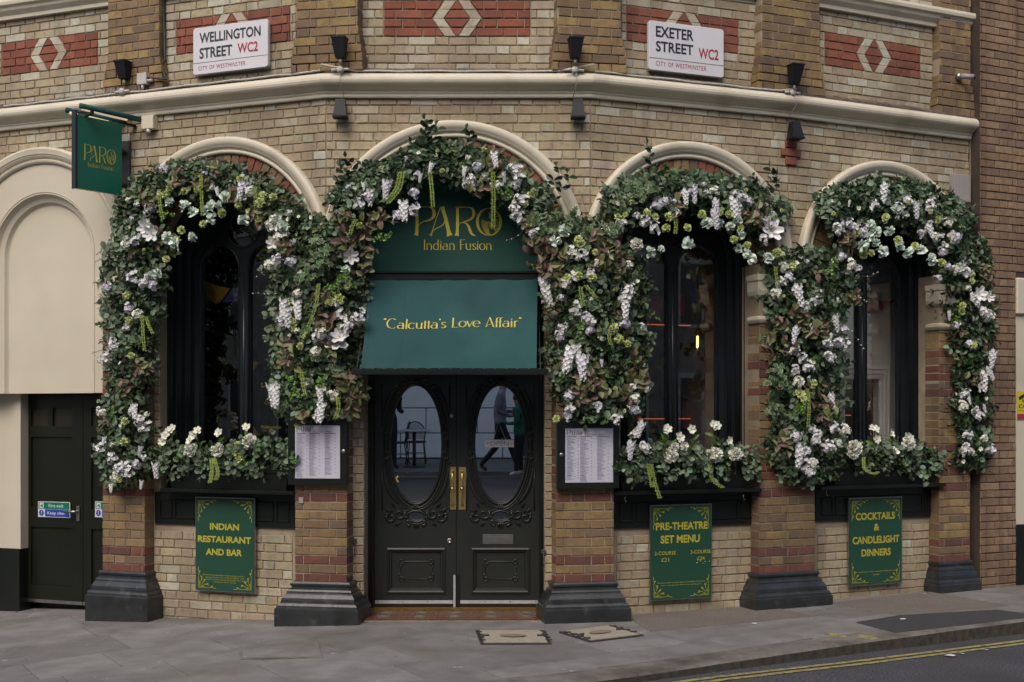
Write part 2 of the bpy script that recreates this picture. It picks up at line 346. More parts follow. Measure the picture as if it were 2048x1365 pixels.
def plate(outlines, a, b, T, g=None, mi=0):
    """polygon with holes extruded from depth a to b; T(x, z, depth)"""
    cu = bpy.data.curves.new('c', 'CURVE'); cu.dimensions = '2D'; cu.fill_mode = 'BOTH'
    for ol in outlines:
        sp = cu.splines.new('POLY'); sp.points.add(len(ol)-1); sp.use_cyclic_u = True
        for p, q in zip(sp.points, ol): p.co = (q[0], q[1], 0, 1)
    o = bpy.data.objects.new('c', cu); me = o.to_mesh(); g = g or G()
    fv = [(v.co.x, v.co.y) for v in me.vertices]; fs = [tuple(p.vertices) for p in me.polygons]
    key = {}; vi = []; uv = []
    for x, y in fv:
        kk = (round(x, 5), round(y, 5))
        if kk not in key: key[kk] = len(uv); uv.append((x, y))
        vi.append(key[kk])
    seen = set(); F = []
    for f in fs:
        t = tuple(vi[i] for i in f); kk = tuple(sorted(set(t)))
        if len(set(t)) < 3 or kk in seen: continue
        seen.add(kk); F.append(t)
    n = len(uv); vs = [T(x, y, a) for x, y in uv]+[T(x, y, b) for x, y in uv]
    fs2 = list(F)+[tuple(n+i for i in f)[::-1] for f in F]
    o.to_mesh_clear(); bpy.data.objects.remove(o); bpy.data.curves.remove(cu)
    g.add(vs, fs2, mi)
    for ol in outlines:
        m = len(ol); vs = [T(x, y, a) for x, y in ol]+[T(x, y, b) for x, y in ol]
        g.add(vs, [(i, (i+1) % m, m+(i+1) % m, m+i) for i in range(m)], mi)
    return g
_tc = {}
def text2d(s, offset=0., space=1.):
    k = (s, offset, space)
    if k in _tc: return _tc[k]
    cu = bpy.data.curves.new('t', 'FONT'); cu.body = s; cu.size = 1; cu.offset = offset; cu.space_character = space; cu.resolution_u = 3
    o = bpy.data.objects.new('t', cu); COL.objects.link(o); dg = bpy.context.evaluated_depsgraph_get(); e = o.evaluated_get(dg); me = e.to_mesh()
    v = [(p.co.x, p.co.y) for p in me.vertices]; f = [tuple(p.vertices) for p in me.polygons]
    e.to_mesh_clear(); bpy.data.objects.remove(o); bpy.data.curves.remove(cu); _tc[k] = (v, f); return v, f
def put_text(g, s, x0, x1, y0, y1, T, offset=0., mi=0, fit=True, space=1.):
    """text fitted into the rectangle (all four sides: cap height fills y)"""
    v, f = text2d(s, offset, space)
    ax = min(p[0] for p in v); bx = max(p[0] for p in v); ay = min(p[1] for p in v); by = max(p[1] for p in v)
    sx = (x1-x0)/(bx-ax); sy = (y1-y0)/(by-ay)
    g.add([T(x0+(p[0]-ax)*sx, y0+(p[1]-ay)*sy) for p in v], f, mi)
def archline(c, hw, zb, zs, n=24, k=1.0):
    return [(c-hw, zb)]+[(c-hw*math.cos(math.pi*i/n), zs+hw*k*math.sin(math.pi*i/n)) for i in range(n+1)]+[(c+hw, zb)]
def circ(cx, cz, r, n=28, rz=None):
    rz = rz or r; return [(cx+r*math.cos(2*math.pi*i/n), cz+rz*math.sin(2*math.pi*i/n)) for i in range(n)]
# ================================================================== GROUND
def TZ(F): return lambda u, z, n: F.P(u, n, z)
def ground_px(px, py, z=0.0):
    for _ in range(4):
        Y = (EZ-z)*FPX/(py-HY); X = (px-CX)/FPX*Y; z = zg(X, Y)
    return X, Y
KP = [(-14, 12.2), (-8, 8.95), (-4, 7.35), (-2, 7.0), (-.4, 7.22), (.43, 7.57), (.714, 7.71), (1.442, 8.13), (2.538, 8.73), (4.03, 9.5), (6.5, 10.75), (12, 13.6), (30, 22.5)]
def kerb_y(x):
    for (a, b), (c, d) in zip(KP, KP[1:]):
        if a <= x <= c: return b+(d-b)*(x-a)/(c-a)
    return 99
def rz(x): return -.072+(.045*(max(x, -8)+1) if x < -1 else 0)
xs = [-90, -8, -5, -3, -1, 90]; g = G(); g.add([(x, y, rz(x)) for x in xs for y in (-90, 90)], [(2*i, 2*i+2, 2*i+3, 2*i+1) for i in range(5)])
ground = g.build('road', ['asphalt'], kind='structure')
road = ground
# pavement base (shows in the joints)
g = G(); xs = [-14+i*.5 for i in range(89)]; xs = [x for x in xs if x <= 30]
vs = []; 
for x in xs:
    k = kerb_y(x)+.02
    for j in range(9):
        y = k+(16-k)*(j/8)**1.6 if k < 16 else k; vs.append((x, y, zg(x, y)-.012))
    vs.append((x, k, rz(x)-.06))
fs = []
for i in range(len(xs)-1):
    for j in range(8): fs.append((i*10+j, (i+1)*10+j, (i+1)*10+j+1, i*10+j+1))
    fs.append((i*10+9, (i+1)*10+9, (i+1)*10, i*10))
pav = g.add(vs, fs).build('pavement', ['paving_joint'], kind='structure')
def clip(poly, a, b):
    """keep the part of poly to the left of a->b"""
    out = []; dx, dy = b[0]-a[0], b[1]-a[1]
    def sd(p): return dx*(p[1]-a[1])-dy*(p[0]-a[0])
    for i in range(len(poly)):
        p, q = poly[i], poly[(i+1) % len(poly)]; sp, sq = sd(p), sd(q)
        if sp >= 0: out.append(p)
        if sp*sq < 0: t = sp/(sp-sq); out.append((p[0]+(q[0]-p[0])*t, p[1]+(q[1]-p[1])*t))
    return out
def slab(poly, name, m, parent, thick=.02, top=0., joint=.0055, **k):
    cx = sum(p[0] for p in poly)/len(poly); cy = sum(p[1] for p in poly)/len(poly); c = Vector((cx, cy))
    def sh(d): return [c+(Vector(p)-c)*(1-d/max(.05, (Vector(p)-c).length)) for p in poly]
    a = sh(joint); b = sh(joint+.004); n = len(poly); g = G()
    g.add([(p.x, p.y, zg(p.x, p.y)+top-thick) for p in a]+[(p.x, p.y, zg(p.x, p.y)+top-.003) for p in a]+[(p.x, p.y, zg(p.x, p.y)+top) for p in b],
          [(i, (i+1) % n, n+(i+1) % n, n+i) for i in range(n)]+[(n+i, n+(i+1) % n, 2*n+(i+1) % n, 2*n+i) for i in range(n)]+[tuple(range(2*n, 3*n))])
    return g.buildw(name, [m], parent, Matrix.Translation((cx, cy, zg(cx, cy))), **k)
ca, sa = math.cos(R(32)), math.sin(R(32))
rr = random.Random(3); v = -16.0; nst = 0
INB = [(-9, 14), (-3.0, 11.3), (L.o[0], L.o[1]+.35), (F0.o[0], D+.35), (R2.P(0, 0, 0).x, R2.P(0, 0, 0).y+.3), (12, R2.P(0, 0, 0).y+.3+.447*(12-R2.P(0, 0, 0).x))]
def inside_bld(x, y):
    for (a, b), (c, d) in zip(INB, INB[1:]):
        if a <= x <= c: return y > b+(d-b)*(x-a)/(c-a)+.35
    return True
while v < 16:
    h = rr.choice([.50, .6, .62, .75]); u = -14+rr.random()*.6
    while u < 18:
        w = rr.choice([.55, .68, .8, .95])
        q = [(u, v), (u+w, v), (u+w, v+h), (u, v+h)]; q = [(p[0]*ca-p[1]*sa-.9, p[0]*sa+p[1]*ca+9.2) for p in q]
        mx = sum(p[0] for p in q)/4; my = sum(p[1] for p in q)/4; u += w
        if my > 1.0 and -7 < mx < 9 and my < 15 and not inside_bld(mx, my):
            for (a, b), (c, d) in zip(KP, KP[1:]):
                if q and a-1 < mx < c+1:
                    l = math.hypot(c-a, d-b); ox, oy = -(d-b)/l*.27, (c-a)/l*.27
                    q = clip(q, (a+ox, b+oy), (c+ox, d+oy))
            if len(q) >= 3:
                ar = abs(sum(q[i][0]*q[(i+1) % len(q)][1]-q[(i+1) % len(q)][0]*q[i][1] for i in range(len(q))))/2
                if ar > .02: slab(q, 'paving_stone', 'paving_stone', pav); nst += 1
    v += h
# kerb stones
kerb = empty('kerb', (1.4, 8.1, -.06), kind='structure')
pts = []
for (a, b), (c, d) in zip(KP, KP[1:]):
    n = max(1, int(math.hypot(c-a, d-b)/.12))
    for i in range(n): pts.append((a+(c-a)*i/n, b+(d-b)*i/n))
i = 0
while i < len(pts)-8:
    st = rr.choice([6, 7, 8, 9]); seg = pts[i:i+st+1]; i += st
    if seg[-1][0] < -6 or seg[0][0] > 9: continue
    g = G(); rows = []
    for k, (x, y) in enumerate(seg):
        a = seg[max(0, k-1)]; b = seg[min(len(seg)-1, k+1)]; l = math.hypot(b[0]-a[0], b[1]-a[1]); nx, ny = -(b[1]-a[1])/l, (b[0]-a[0])/l
        if k == 0: x += (b[0]-a[0])/l*.003; y += (b[1]-a[1])/l*.003
        if k == len(seg)-1: x -= (b[0]-a[0])/l*.003; y -= (b[1]-a[1])/l*.003
        z = zg(x, y)+.002; zl = rz(x)-.06; j = rr.uniform(-.003, .003)
        rows += [(x+j, y, zl), (x+j, y, z-.016), (x+nx*.015, y+ny*.015, z), (x+nx*.262, y+ny*.262, z), (x+nx*.262, y+ny*.262, zl)]
    n = len(seg)
    g.add(rows, [(k*5+j, (k+1)*5+j, (k+1)*5+j+1, k*5+j+1) for k in range(n-1) for j in range(1, 4)]+[(0, 1, 2, 3, 4), tuple((n-1)*5+j for j in (4, 3, 2, 1, 0))])
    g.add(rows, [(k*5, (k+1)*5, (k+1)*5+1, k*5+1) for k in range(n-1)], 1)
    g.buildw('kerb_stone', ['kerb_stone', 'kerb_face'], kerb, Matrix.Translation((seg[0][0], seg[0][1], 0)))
def ribbon(pts, off, w, z, name, m, parent):
    rows = []
    for k, (x, y) in enumerate(pts):
        a = pts[max(0, k-1)]; b = pts[min(len(pts)-1, k+1)]; l = math.hypot(b[0]-a[0], b[1]-a[1]); nx, ny = (b[1]-a[1])/l, -(b[0]-a[0])/l
        rows += [(x+nx*off, y+ny*off, z), (x+nx*(off+w), y+ny*(off+w), z)]
    G().add(rows, [(2*k, 2*k+1, 2*k+3, 2*k+2) for k in range(len(pts)-1)]).build(name, [m], parent)
def loff(x): return .11+.08*min(1, max(0, (x-1.2)/1.2))
for q in (0, .085):
    P_ = []
    for (x, y) in pts:
        if -2 < x < 9: P_.append((x+.5*loff(x), y-.87*loff(x)))
    ribbon(P_, q, .048, -.067, 'yellow_line', 'yellow_line', road)
for poly in ([(2.64, 8.80), (2.72, 8.84), (2.60, 8.97), (2.52, 8.93)], [(2.50, 8.92), (2.44, 8.89), (2.34, 9.02), (2.40, 9.05)]):
    slab([(x, y) for x, y in poly], 'painted_mark', 'yellow_line', pav, thick=.004, top=.006, joint=0)
def pxpoly(pp): return [ground_px(*p) for p in pp]
slab(pxpoly([(1713, 1246), (1800, 1232), (1995, 1221), (2060, 1230), (2060, 1236), (1925, 1252), (1790, 1267)]), 'tarmac_patch', 'tarmac_patch', pav, thick=.01, top=.007, joint=0)
slab(pxpoly([(1240, 1226), (1510, 1209), (1632, 1233), (1480, 1247), (1300, 1264)]), 'aggregate_patch', 'aggregate', pav, thick=.01, top=.006, joint=0)
slab(pxpoly([(1648, 1208), (1860, 1185), (2015, 1212), (1808, 1232)]), 'aggregate_patch', 'aggregate', pav, thick=.01, top=.006, joint=0)
def cover(pp, label, mc='cover_concrete', teeth=True, frame='cast_iron'):
    q = pxpoly(pp); c = Vector((sum(p[0] for p in q)/4, sum(p[1] for p in q)/4)); z = zg(*c)+.004
    r = empty('manhole_cover', (c.x, c.y, z), label=label, cat='manhole cover', group='access covers set in the pavement')
    def inset(f): return [c+(Vector(p)-c)*f for p in q]
    def prism(poly, z0, z1, name, m): 
        n = len(poly); G().add([(p.x, p.y, zg(p.x, p.y)+z0) for p in poly]+[(p.x, p.y, zg(p.x, p.y)+z1) for p in poly], [(i, (i+1) % n, n+(i+1) % n, n+i) for i in range(n)]+[tuple(range(n, 2*n))]).build(name, [m], r)
    prism(inset(1.0), -.02, .010, 'frame', frame); prism(inset(.92 if not teeth else .90), 0, .014, 'infill', mc)
    if teeth:
        ax = (Vector(q[1])-Vector(q[0])).normalized(); ay = (Vector(q[3])-Vector(q[0])).normalized()
        w = (Vector(q[1])-Vector(q[0])).length; h = (Vector(q[3])-Vector(q[0])).length
        g = G()
        for s in (-1, 1):
            for k in range(4):
                o = c+ax*s*w*.46+ay*(k-1.5)*h*.21
                g.tube([(o.x-.02*ax.x-.02*ay.x, o.y-.02*ax.y-.02*ay.y, z+.016), (o.x+.02*ax.x+.02*ay.x, o.y+.02*ax.y+.02*ay.y, z+.016)], .006, 4)
            o = c+ax*s*w*.39; g.tube([(o.x-ax.x*.03, o.y-ax.y*.03, z+.016), (o.x+ax.x*.03, o.y+ax.y*.03, z+.016)], .009, 5)
        g.build('lifting_slots', ['cast_iron'], r, kind='stuff')
        G().add([(c.x+.10*math.cos(t*.4)*ax.x+.06*math.sin(t*.4)*ay.x, c.y+.10*math.cos(t*.4)*ax.y+.06*math.sin(t*.4)*ay.y, z+.0165) for t in range(16)], [tuple(range(16))]).build('badge', ['cover_spot'], r)
cover([(951.5, 1290.6-27.6), (1090, 1263), (1103, 1290), (961.6, 1290.6)], 'square concrete-filled manhole cover with black scalloped edge, nearest the doorstep')
cover([(1118, 1266), (1217, 1253), (1288, 1273), (1180, 1286)], 'diamond-set concrete-filled manhole cover right of the doorstep, in front of the black pier base')
cover([(477, 1296), (635, 1285), (644, 1317), (480, 1321)], 'plain grey stone access cover with pale edges, left of the doorstep tiles', 'paving_stone', False, 'kerb_stone')
# litter
for k, (px, py, s) in enumerate([(1900, 1289, .03), (1924, 1284, .015), (1508, 1249, .02), (1806, 1240, .018), (1849, 1189, .015), (1974, 1276, .013)]):
    X, Y = ground_px(px, py); g = G(); gg = [(rr.uniform(-1, 1)*s*1.5, rr.uniform(-1, 1)*s, rr.uniform(0, .3)*s) for _ in range(5)]
    z = zg(X, Y)+.006 if k not in (0, 1, 5) else -.064
    g.add([(0, 0, .3*s)]+[(math.cos(a*1.257)*s*1.5, math.sin(a*1.257)*s, abs(gg[a][2])) for a in range(5)], [(0, 1+a, 1+(a+1) % 5) for a in range(5)])
    g.build('litter', ['paper'], None, Matrix.Translation((X, Y, z)), label='white scrap of litter on the tarmac at the pavement edge, lower right', cat='litter', group='white litter scraps')
# ================================================================== BUILDING
B = empty('restaurant_building', (-.4, D+.4, 0), label='buff and yellow brick corner building with cream cornice, arches and three arched windows', cat='building')
AR = {'L': (L, -.98, 1.03), 'F0': (F0, -.474-F0.o[0], 1.09), 'R1': (R1, .914, .985), 'R2': (R2, 1.075, .985)}
ZS = 2.98; HW = .64; DW = .74
R2E = R2.U(1946)
wall_g = G()
def lowplate(F, u0, u1, holes): plate([[(u0, -.3), (u1, -.3), (u1, 4.44), (u0, 4.44)]]+holes, -.010, -.40, TZ(F), wall_g)
FB = -2.90   # far bay centre on the left facet
lowplate(L, -5.4, 0, [archline(-.98, HW, 1.03, ZS), archline(FB, .84, -.25, 3.1)])
lowplate(F0, F0L, 0, [archline(-.474-F0.o[0], DW, -.25, ZS)])
lowplate(R1, 0, R1LEN, [archline(.914, HW, 1.03, ZS)])
lowplate(R2, 0, R2E, [archline(1.075, HW, 1.03, ZS)])
uw = [(L, -4.9, L.U(188, -.04)), (R2, R2.U(1668, -.04), R2.U(1815, -.04))]
def upplate(F, u0, u1, holes): plate([[(u0, 4.43), (u1, 4.43), (u1, 6.0), (u0, 6.0)]]+holes, -.040, -.40, TZ(F), wall_g)
upplate(L, -5.4, 0.015, [[(uw[0][1], 5.46), (uw[0][2], 5.46), (uw[0][2], 5.9), (uw[0][1], 5.9)]])
upplate(F0, F0L, 0, []); upplate(R1, 0, R1LEN, [])
upplate(R2, 0, R2E, [[(uw[1][1], 5.46), (uw[1][2], 5.46), (uw[1][2], 5.9), (uw[1][1], 5.9)]])
wall = wall_g.build('wall', ['mortar'], B)
# ---- piers
def meanfac(p, a): return Fac(p.x, p.y, a)
PIER = []   # (Fac, u0, u1, n front, name, upper u0,u1)
P2 = meanfac(L.P(0, 0, 0), L.a/2); P3 = meanfac(F0.P(0, 0, 0), R1.a/2); P4 = meanfac(R2.P(0, 0, 0), (R1.a+R2.a)/2)
for F, a, b, ua, ub in ((L, 204, 290, 214, 318), (P2, 589, 695, 591, 716), (P3, 1111, 1229, 1114, 1243), (P4, 1518, 1631, 1523, 1641), (R2, 1878, 1941, 1880, 1943)):
    PIER.append((F, F.U(a, .12), F.U(b, .12), .12, F.U(ua, .06), F.U(ub, .06)))
# ---- brick engine
BR = {}    # kind -> list of (distance, G-maker args)
def brick(kind, F, c, nf, nb, who, jit=.0022):
    """c: four (u,z) corners, counter-clockwise from bottom-left"""
    rj = random.uniform
    c = [(u+rj(-jit, jit), z+rj(-jit, jit)) for u, z in c]; nf += rj(-.0022, .0016)
    cu = sum(p[0] for p in c)/4; cz = sum(p[1] for p in c)/4
    BR.setdefault(kind, []).append((F, c, nf, nb, cu, cz, who))
def brick_geo(g, F, c, nf, nb, cu, cz, local=None):
    ch = .0035
    def ins(p):
        return (p[0]+(ch if p[0] < cu else -ch), p[1]+(ch if p[1] < cz else -ch))
    T = (lambda u, n, z: F.P(u, n, z)) if local is None else (lambda u, n, z: Vector((u-cu, -(n), z-cz)))
    t = [random.uniform(-.0018, .0018) for _ in range(4)]
    vs = [T(*(p[0], nb, p[1])) for p in c]+[T(p[0], nf-ch, p[1]) for p in c]+[T(ins(p)[0], nf+t[i], ins(p)[1]) for i, p in enumerate(c)]
    fs = [(8, 9, 10, 11)]+[(4+i, 4+(i+1) % 4, 8+(i+1) % 4, 8+i) for i in range(4)]+[(i, (i+1) % 4, 4+(i+1) % 4, 4+i) for i in range(4)]
    g.add(vs, fs)
J = .0045   # half joint
def rowfill(kind, F, ivb, ivt, z0, z1, row, nf, nb, who, phase=0., bond=(.2235, .110), kf=None):
    """fill one course between left/right limits that may differ at bottom and top"""
    (a0, b0), (a1, b1) = ivb, ivt
    if max(b0, b1)-min(a0, a1) < .03: return
    u = -12.0+phase+(.167 if row % 2 else 0); k = 0
    lo, hi = min(a0, a1), max(b0, b1)
    while u < hi:
        w = bond[k % len(bond)]; k += 1; s, e = u, u+w; u = e
        if e <= lo+.012 or s >= hi-.012: continue
        def cl(x, a, b): return min(max(x, a), b)
        sb, st, eb, et = cl(s, a0, b0), cl(s, a1, b1), cl(e, a0, b0), cl(e, a1, b1)
        # avoid slivers
        if eb-sb < .015 and et-st < .015: continue
        kk = kf(s, e, z0) if kf else kind
        brick(kk, F, [(sb+J, z0+J), (max(eb-J, sb+J+.002), z0+J), (max(et-J, st+J+.002), z1-J), (st+J, z1-J)], nf, nb, who)
def cuts(base, blocks, z0, z1):
    """base interval minus blocks; a block gives (lo,hi) at height z, or None"""
    segs = [((base[0], base[1]), (base[0], base[1]))]
    for bl in blocks:
        vb, vt = bl(z0), bl(z1); vm = bl((z0+z1)/2)
        if vb is None and vt is None and vm is None: continue
        vb = vb or vm or vt; vt = vt or vm or vb; ns = []
        for (ab, bb), (at, bt) in segs:
            if vm is None and (vb[1]-vb[0]) < .05: ns.append(((ab, bb), (at, bt))); continue
            if vb[1] <= ab or vb[0] >= bb:
                if vt[1] <= at or vt[0] >= bt: ns.append(((ab, bb), (at, bt))); continue
            if vb[0] > ab: ns.append(((ab, min(bb, vb[0])), (at, min(bt, max(vt[0], at)))))
            if vb[1] < bb: ns.append(((max(ab, vb[1]), bb), (max(at, min(vt[1], bt)), bt)))
        segs = ns
    return segs
def rect_block(u0, u1, z0, z1): return lambda z: (u0, u1) if z0-1e-6 <= z <= z1+1e-6 else None
def arch_block(c, Rr, hw, zs, zb):
    def f(z):
        if z < zb: return None
        if z <= zs: return (c-hw, c+hw)
        d = Rr*Rr-(z-zs)**2
        return (c-math.sqrt(d), c+math.sqrt(d)) if d > 0 else None
    return f
CH = .0737
def pierlim(F):
    out = []
    for (PF, a, b, n, ua, ub) in PIER:
        if PF is F: out.append((a, b, ua, ub))
        else:
            # corner piers: where their edges meet this facet
            for x in (a, b):
                pass
    return out
cornerlim = {'L': (-5.4, L.U(585)), 'F0': (F0.U(699), F0.U(1107)), 'R1': (R1.U(1233), R1.U(1514)), 'R2': (R2.U(1635), R2E)}
cornerlimU = {'L': (-5.4, L.U(588)), 'F0': (F0.U(720), F0.U(1112)), 'R1': (R1.U(1246), R1.U(1520)), 'R2': (R2.U(1644), R2E)}
full = {'L': (-5.4, 0), 'F0': (F0L, 0), 'R1': (0, R1LEN), 'R2': (0, R2E)}
def buffkind(s, e, z):
    r = random.random(); return 'pale_brick' if (r < .07 or (z > 3.6 and r < .17) or (z > 4.5 and r < .3) or (z > 5.0 and r < .5)) else 'buff_brick'
for nm, (F, c, Ro) in AR.items():
    blocks = [arch_block(c, Ro-.07, DW if nm == 'F0' else HW, ZS, 1.0 if nm != 'F0' else -.3)]
    if nm == 'L': blocks += [arch_block(FB, .97-.07, .84, 3.1, -.3), rect_block(PIER[0][1], PIER[0][2], -.3, 2.5)]
    if nm == 'R2': blocks += [rect_block(PIER[4][1], PIER[4][2], -.3, 2.5)]
    row = 0; z = -.147
    while z < 4.25:
        z1 = z+CH; base = cornerlim[nm] if z < 2.5 else full[nm]
        bl = blocks if not (nm != 'F0' and z1 > .70 and z < 1.05) else blocks+[rect_block(c-.85, c+.85, .7, 1.1)]
        for ib, it in cuts(base, bl, z, z1):
            rowfill('buff_brick', F, ib, it, z, min(z1, 4.262), row, 0, -.02, wall, phase=.03*row % .05, kf=buffkind)
        z = z1; row += 1
    # upper wall
    PU = [rect_block(p[4], p[5], 4, 7) for p in PIER if p[0] is F]
    pan = {'L': [(L.U(352, -.03), L.U(580, -.03)), (L.U(3, -.03), L.U(195, -.03))], 'F0': [(F0.U(767, -.03), F0.U(1061, -.03))], 'R1': [(R1.U(1253, -.03), R1.U(1478, -.03))], 'R2': [(R2.U(1650, -.03), R2.U(1841, -.03))]}[nm]
    dia = {'L': [L.U(463, -.03), L.U(97, -.03)], 'F0': [F0.U(914, -.03)], 'R1': [R1.U(1368, -.03)], 'R2': [R2.U(1748, -.03)]}[nm]
    PZ0 = 4.775; PZ1 = PZ0+4*CH
    z = PZ0-4*CH; row = 0
    uholes = [rect_block(w[1]-.02, w[2]+.02, 5.44, 5.92) for w in uw if w[0] is F]
    while z < 5.9:
        z1 = z+CH; bl = PU+uholes
        if PZ0-.001 <= z < PZ1-.01: bl = bl+[rect_block(a, b, 4, 7) for a, b in pan]
        for ib, it in cuts(cornerlimU[nm], bl, z, z1): rowfill('buff_brick', F, ib, it, z, z1, row, -.03, -.05, wall, kf=buffkind)
        z = z1; row += 1
    zm = PZ0+2*CH
    for (a, b), dc in zip(pan, dia):
        for k in range(4):
            z0 = PZ0+k*CH; z1 = z0+CH
            def hl(z): return .205-(abs(z-zm)/(2*CH))*.10      # outer half width of the lozenge frame
            def hi(z): return max(.004, .088-(abs(z-zm)/(2*CH))*.10+.012)      # inner red diamond
            def h2(z): return hl(z)-.10
            rowfill('red_brick', F, (a, dc-hl(z0)), (a, dc-hl(z1)), z0, z1, k, -.028, -.05, wall, phase=.06)
            rowfill('red_brick', F, (dc+hl(z0), b), (dc+hl(z1), b), z0, z1, k, -.028, -.05, wall, phase=.06)
            brick('pale_brick', F, [(dc-hl(z0)+J, z0+.001), (dc-h2(z0)-J, z0+.001), (dc-h2(z1)-J, z1-.001), (dc-hl(z1)+J, z1-.001)], -.026, -.05, wall)
            brick('pale_brick', F, [(dc+h2(z0)+J, z0+.001), (dc+hl(z0)-J, z0+.001), (dc+hl(z1)-J, z1-.001), (dc+h2(z1)+J, z1-.001)], -.026, -.05, wall)
            x0, x1 = h2(z0)-.003, h2(z1)-.003
            if min(x0, x1) < .01: x0, x1 = (.004, x1) if k == 0 else (x0, .004)
            brick('red_brick', F, [(dc-x0, z0+J), (dc+x0, z0+J), (dc+x1, z1-J), (dc-x1, z1-J)], -.028, -.05, wall)
    # voussoirs
    Ri = Ro-.14; ro = (DW if nm == 'F0' else HW); nv = int(math.pi*Ri/.082)
    for k in range(nv):
        a0 = math.pi*k/nv+.006; a1 = math.pi*(k+1)/nv-.006; kind = 'red_brick' if (k//3) % 2 == 0 else 'yellow_brick'
        q = [(c+r_*math.cos(a), ZS+r_*math.sin(a)) for r_, a in ((ro+.002, a1), (ro+.002, a0), (Ri+.02, a0), (Ri+.02, a1))]
        brick(kind, F, q, .004, -.14, wall)
# small red cross and odd red bricks on the right spandrel
FX = P4
for (dx, dz, w) in ((0, 0, .115), (0, 1, .20), (0, 2, .115)):
    u = FX.U(1585, .03); zc = EZ+(HY-326)*10.37/FPX
    brick('red_brick', FX, [(u-w/2, zc+dz*CH+J), (u+w/2, zc+dz*CH+J), (u+w/2, zc+(dz+1)*CH-J), (u-w/2, zc+(dz+1)*CH-J)], .022 if 0 else .018, -.05, wall)
# ---- pier bodies
for pi, (F, a, b, nf, ua, ub) in enumerate(PIER):
    g = G(); T = lambda u, n, z, F=F: F.P(u, n, z)
    g.box(a+.006, b-.006, -.15, nf-.008, -.2, 2.95, T=T)
    pier = g.build('pier', ['mortar'], B)
    zb = .305; row = 0
    while zb < 2.44:
        z1 = zb+.0727; red = row % 12 in (0, 2, 9, 11)
        rowfill('dark_red_brick' if red else 'yellow_brick', F, (a, b), (a, b), zb, z1, row, nf, -.06, pier, phase=(a+12) % .335-.01, bond=(.2235, .110, .2235) if row % 2 else (.110, .2235, .2235))
        zb = z1; row += 1
    zb = 2.515
    for row in range(6):
        rowfill('buff_brick', F, (a+.004, b-.004), (a+.004, b-.004), zb, zb+.0727, row, (nf-.01 if row < 5 else .03), -.06, pier); zb += .0727
    pl = G(); s = (.66, .84, .74, .70, .46)[pi]
    prof = [(-.01, .312), (.022, .312), (.034, .298), (.034, .282), (.02, .272), (.022, .262), (.045, .25), (.056, .236), (.056, .226), (.07, .215), (.095, .185), (.10, .165), (.10, .152), (.118, .145), (.132, .128), (.135, .112), (.148, .105), (.15, .09), (.15, -.25)]
    prof = [(o*s, z) for o, z in prof]
    pl.sweep([(a, -.12), (a, nf), (b, nf), (b, -.12)], prof, lambda x, y, z, F=F: F.P(x, y, z))
    pl.build('plinth', ['black_plinth'], pier)
    cg = G(); T2 = lambda x, y, z, F=F: F.P(x, y, z)
    cg.sweep([(a, -.02), (a, nf), (b, nf), (b, -.02)], [(-.02, 2.445), (.012, 2.447), (.022, 2.46), (.03, 2.475), (.03, 2.50), (-.02, 2.512)], T2)
    cg.sweep([(a, -.02), (a, nf), (b, nf), (b, -.02)], [(-.03, 2.665), (.0, 2.668), (.018, 2.685), (.028, 2.72), (.028, 2.80), (.036, 2.81), (.036, 2.86), (-.08, 2.88)], T2)
    cg.build('capital', ['cream_stone'], pier)
    # upper pier
    n2 = .055; g = G(); g.box(ua+.006, ub-.006, -.2, n2-.008, 4.44, 5.95, T=T); up = g.build('upper_pier', ['mortar'], B)
    z = 4.455; row = 0
    while z < 5.9:
        wd = [.045, .042, .032, .018, .004][row] if row < 5 else 0; nn = n2+wd*.35
        rowfill('yellow_brick', F, (ua-wd, ub+wd), (ua-wd, ub+wd), z, z+CH, row, nn, -.08, up, phase=(ua+12) % .33, bond=(.2235, .110))
        z += CH; row += 1
# buff jamb strips beside the piers already come from the wall rows
def nearest(l, n):
    def key(b):
        F, c, nf, nb, cu, cz, who = b; p = F.P(cu, nf, cz); px = CX+FPX*p.x/p.y; py = HY-FPX*(p.z-EZ)/p.y
        w = abs(c[1][0]-c[0][0])/p.y
        off = 5 if (px < -10 or px > 2058 or py < -15) else 0
        hid = 1.2 if any(x0 < px < x1 and y0 < py < y1 for x0, x1, y0, y1 in ((210, 320, 400, 940), (530, 735, 430, 850), (1070, 1300, 430, 850), (1530, 1700, 430, 920), (1890, 1990, 430, 900), (260, 600, 330, 480), (680, 1120, 290, 420), (1260, 1560, 340, 480), (1660, 1900, 380, 500))) else 0
        return off+hid-w
    return sorted(l, key=key)[:n], sorted(l, key=key)[n:]
def flush_bricks(limit=300):
    for kind, l in BR.items():
        near, rest = nearest(l, limit)
        for (F, c, nf, nb, cu, cz, who) in near:
            g = G(); brick_geo(g, F, c, nf, nb, cu, cz, local=1)
            g.build(kind, [kind], who, F.M(cu, 0, cz), recalc=True)
        if rest:
            byw = {}
            for b in rest: byw.setdefault(b[6].name, []).append(b)
            for w, bl in byw.items():
                g = G()
                for (F, c, nf, nb, cu, cz, who) in bl: brick_geo(g, F, c, nf, nb, cu, cz)
                g.build(kind+'s', [kind], bl[0][6], kind='stuff')
    BR.clear()
flush_bricks()
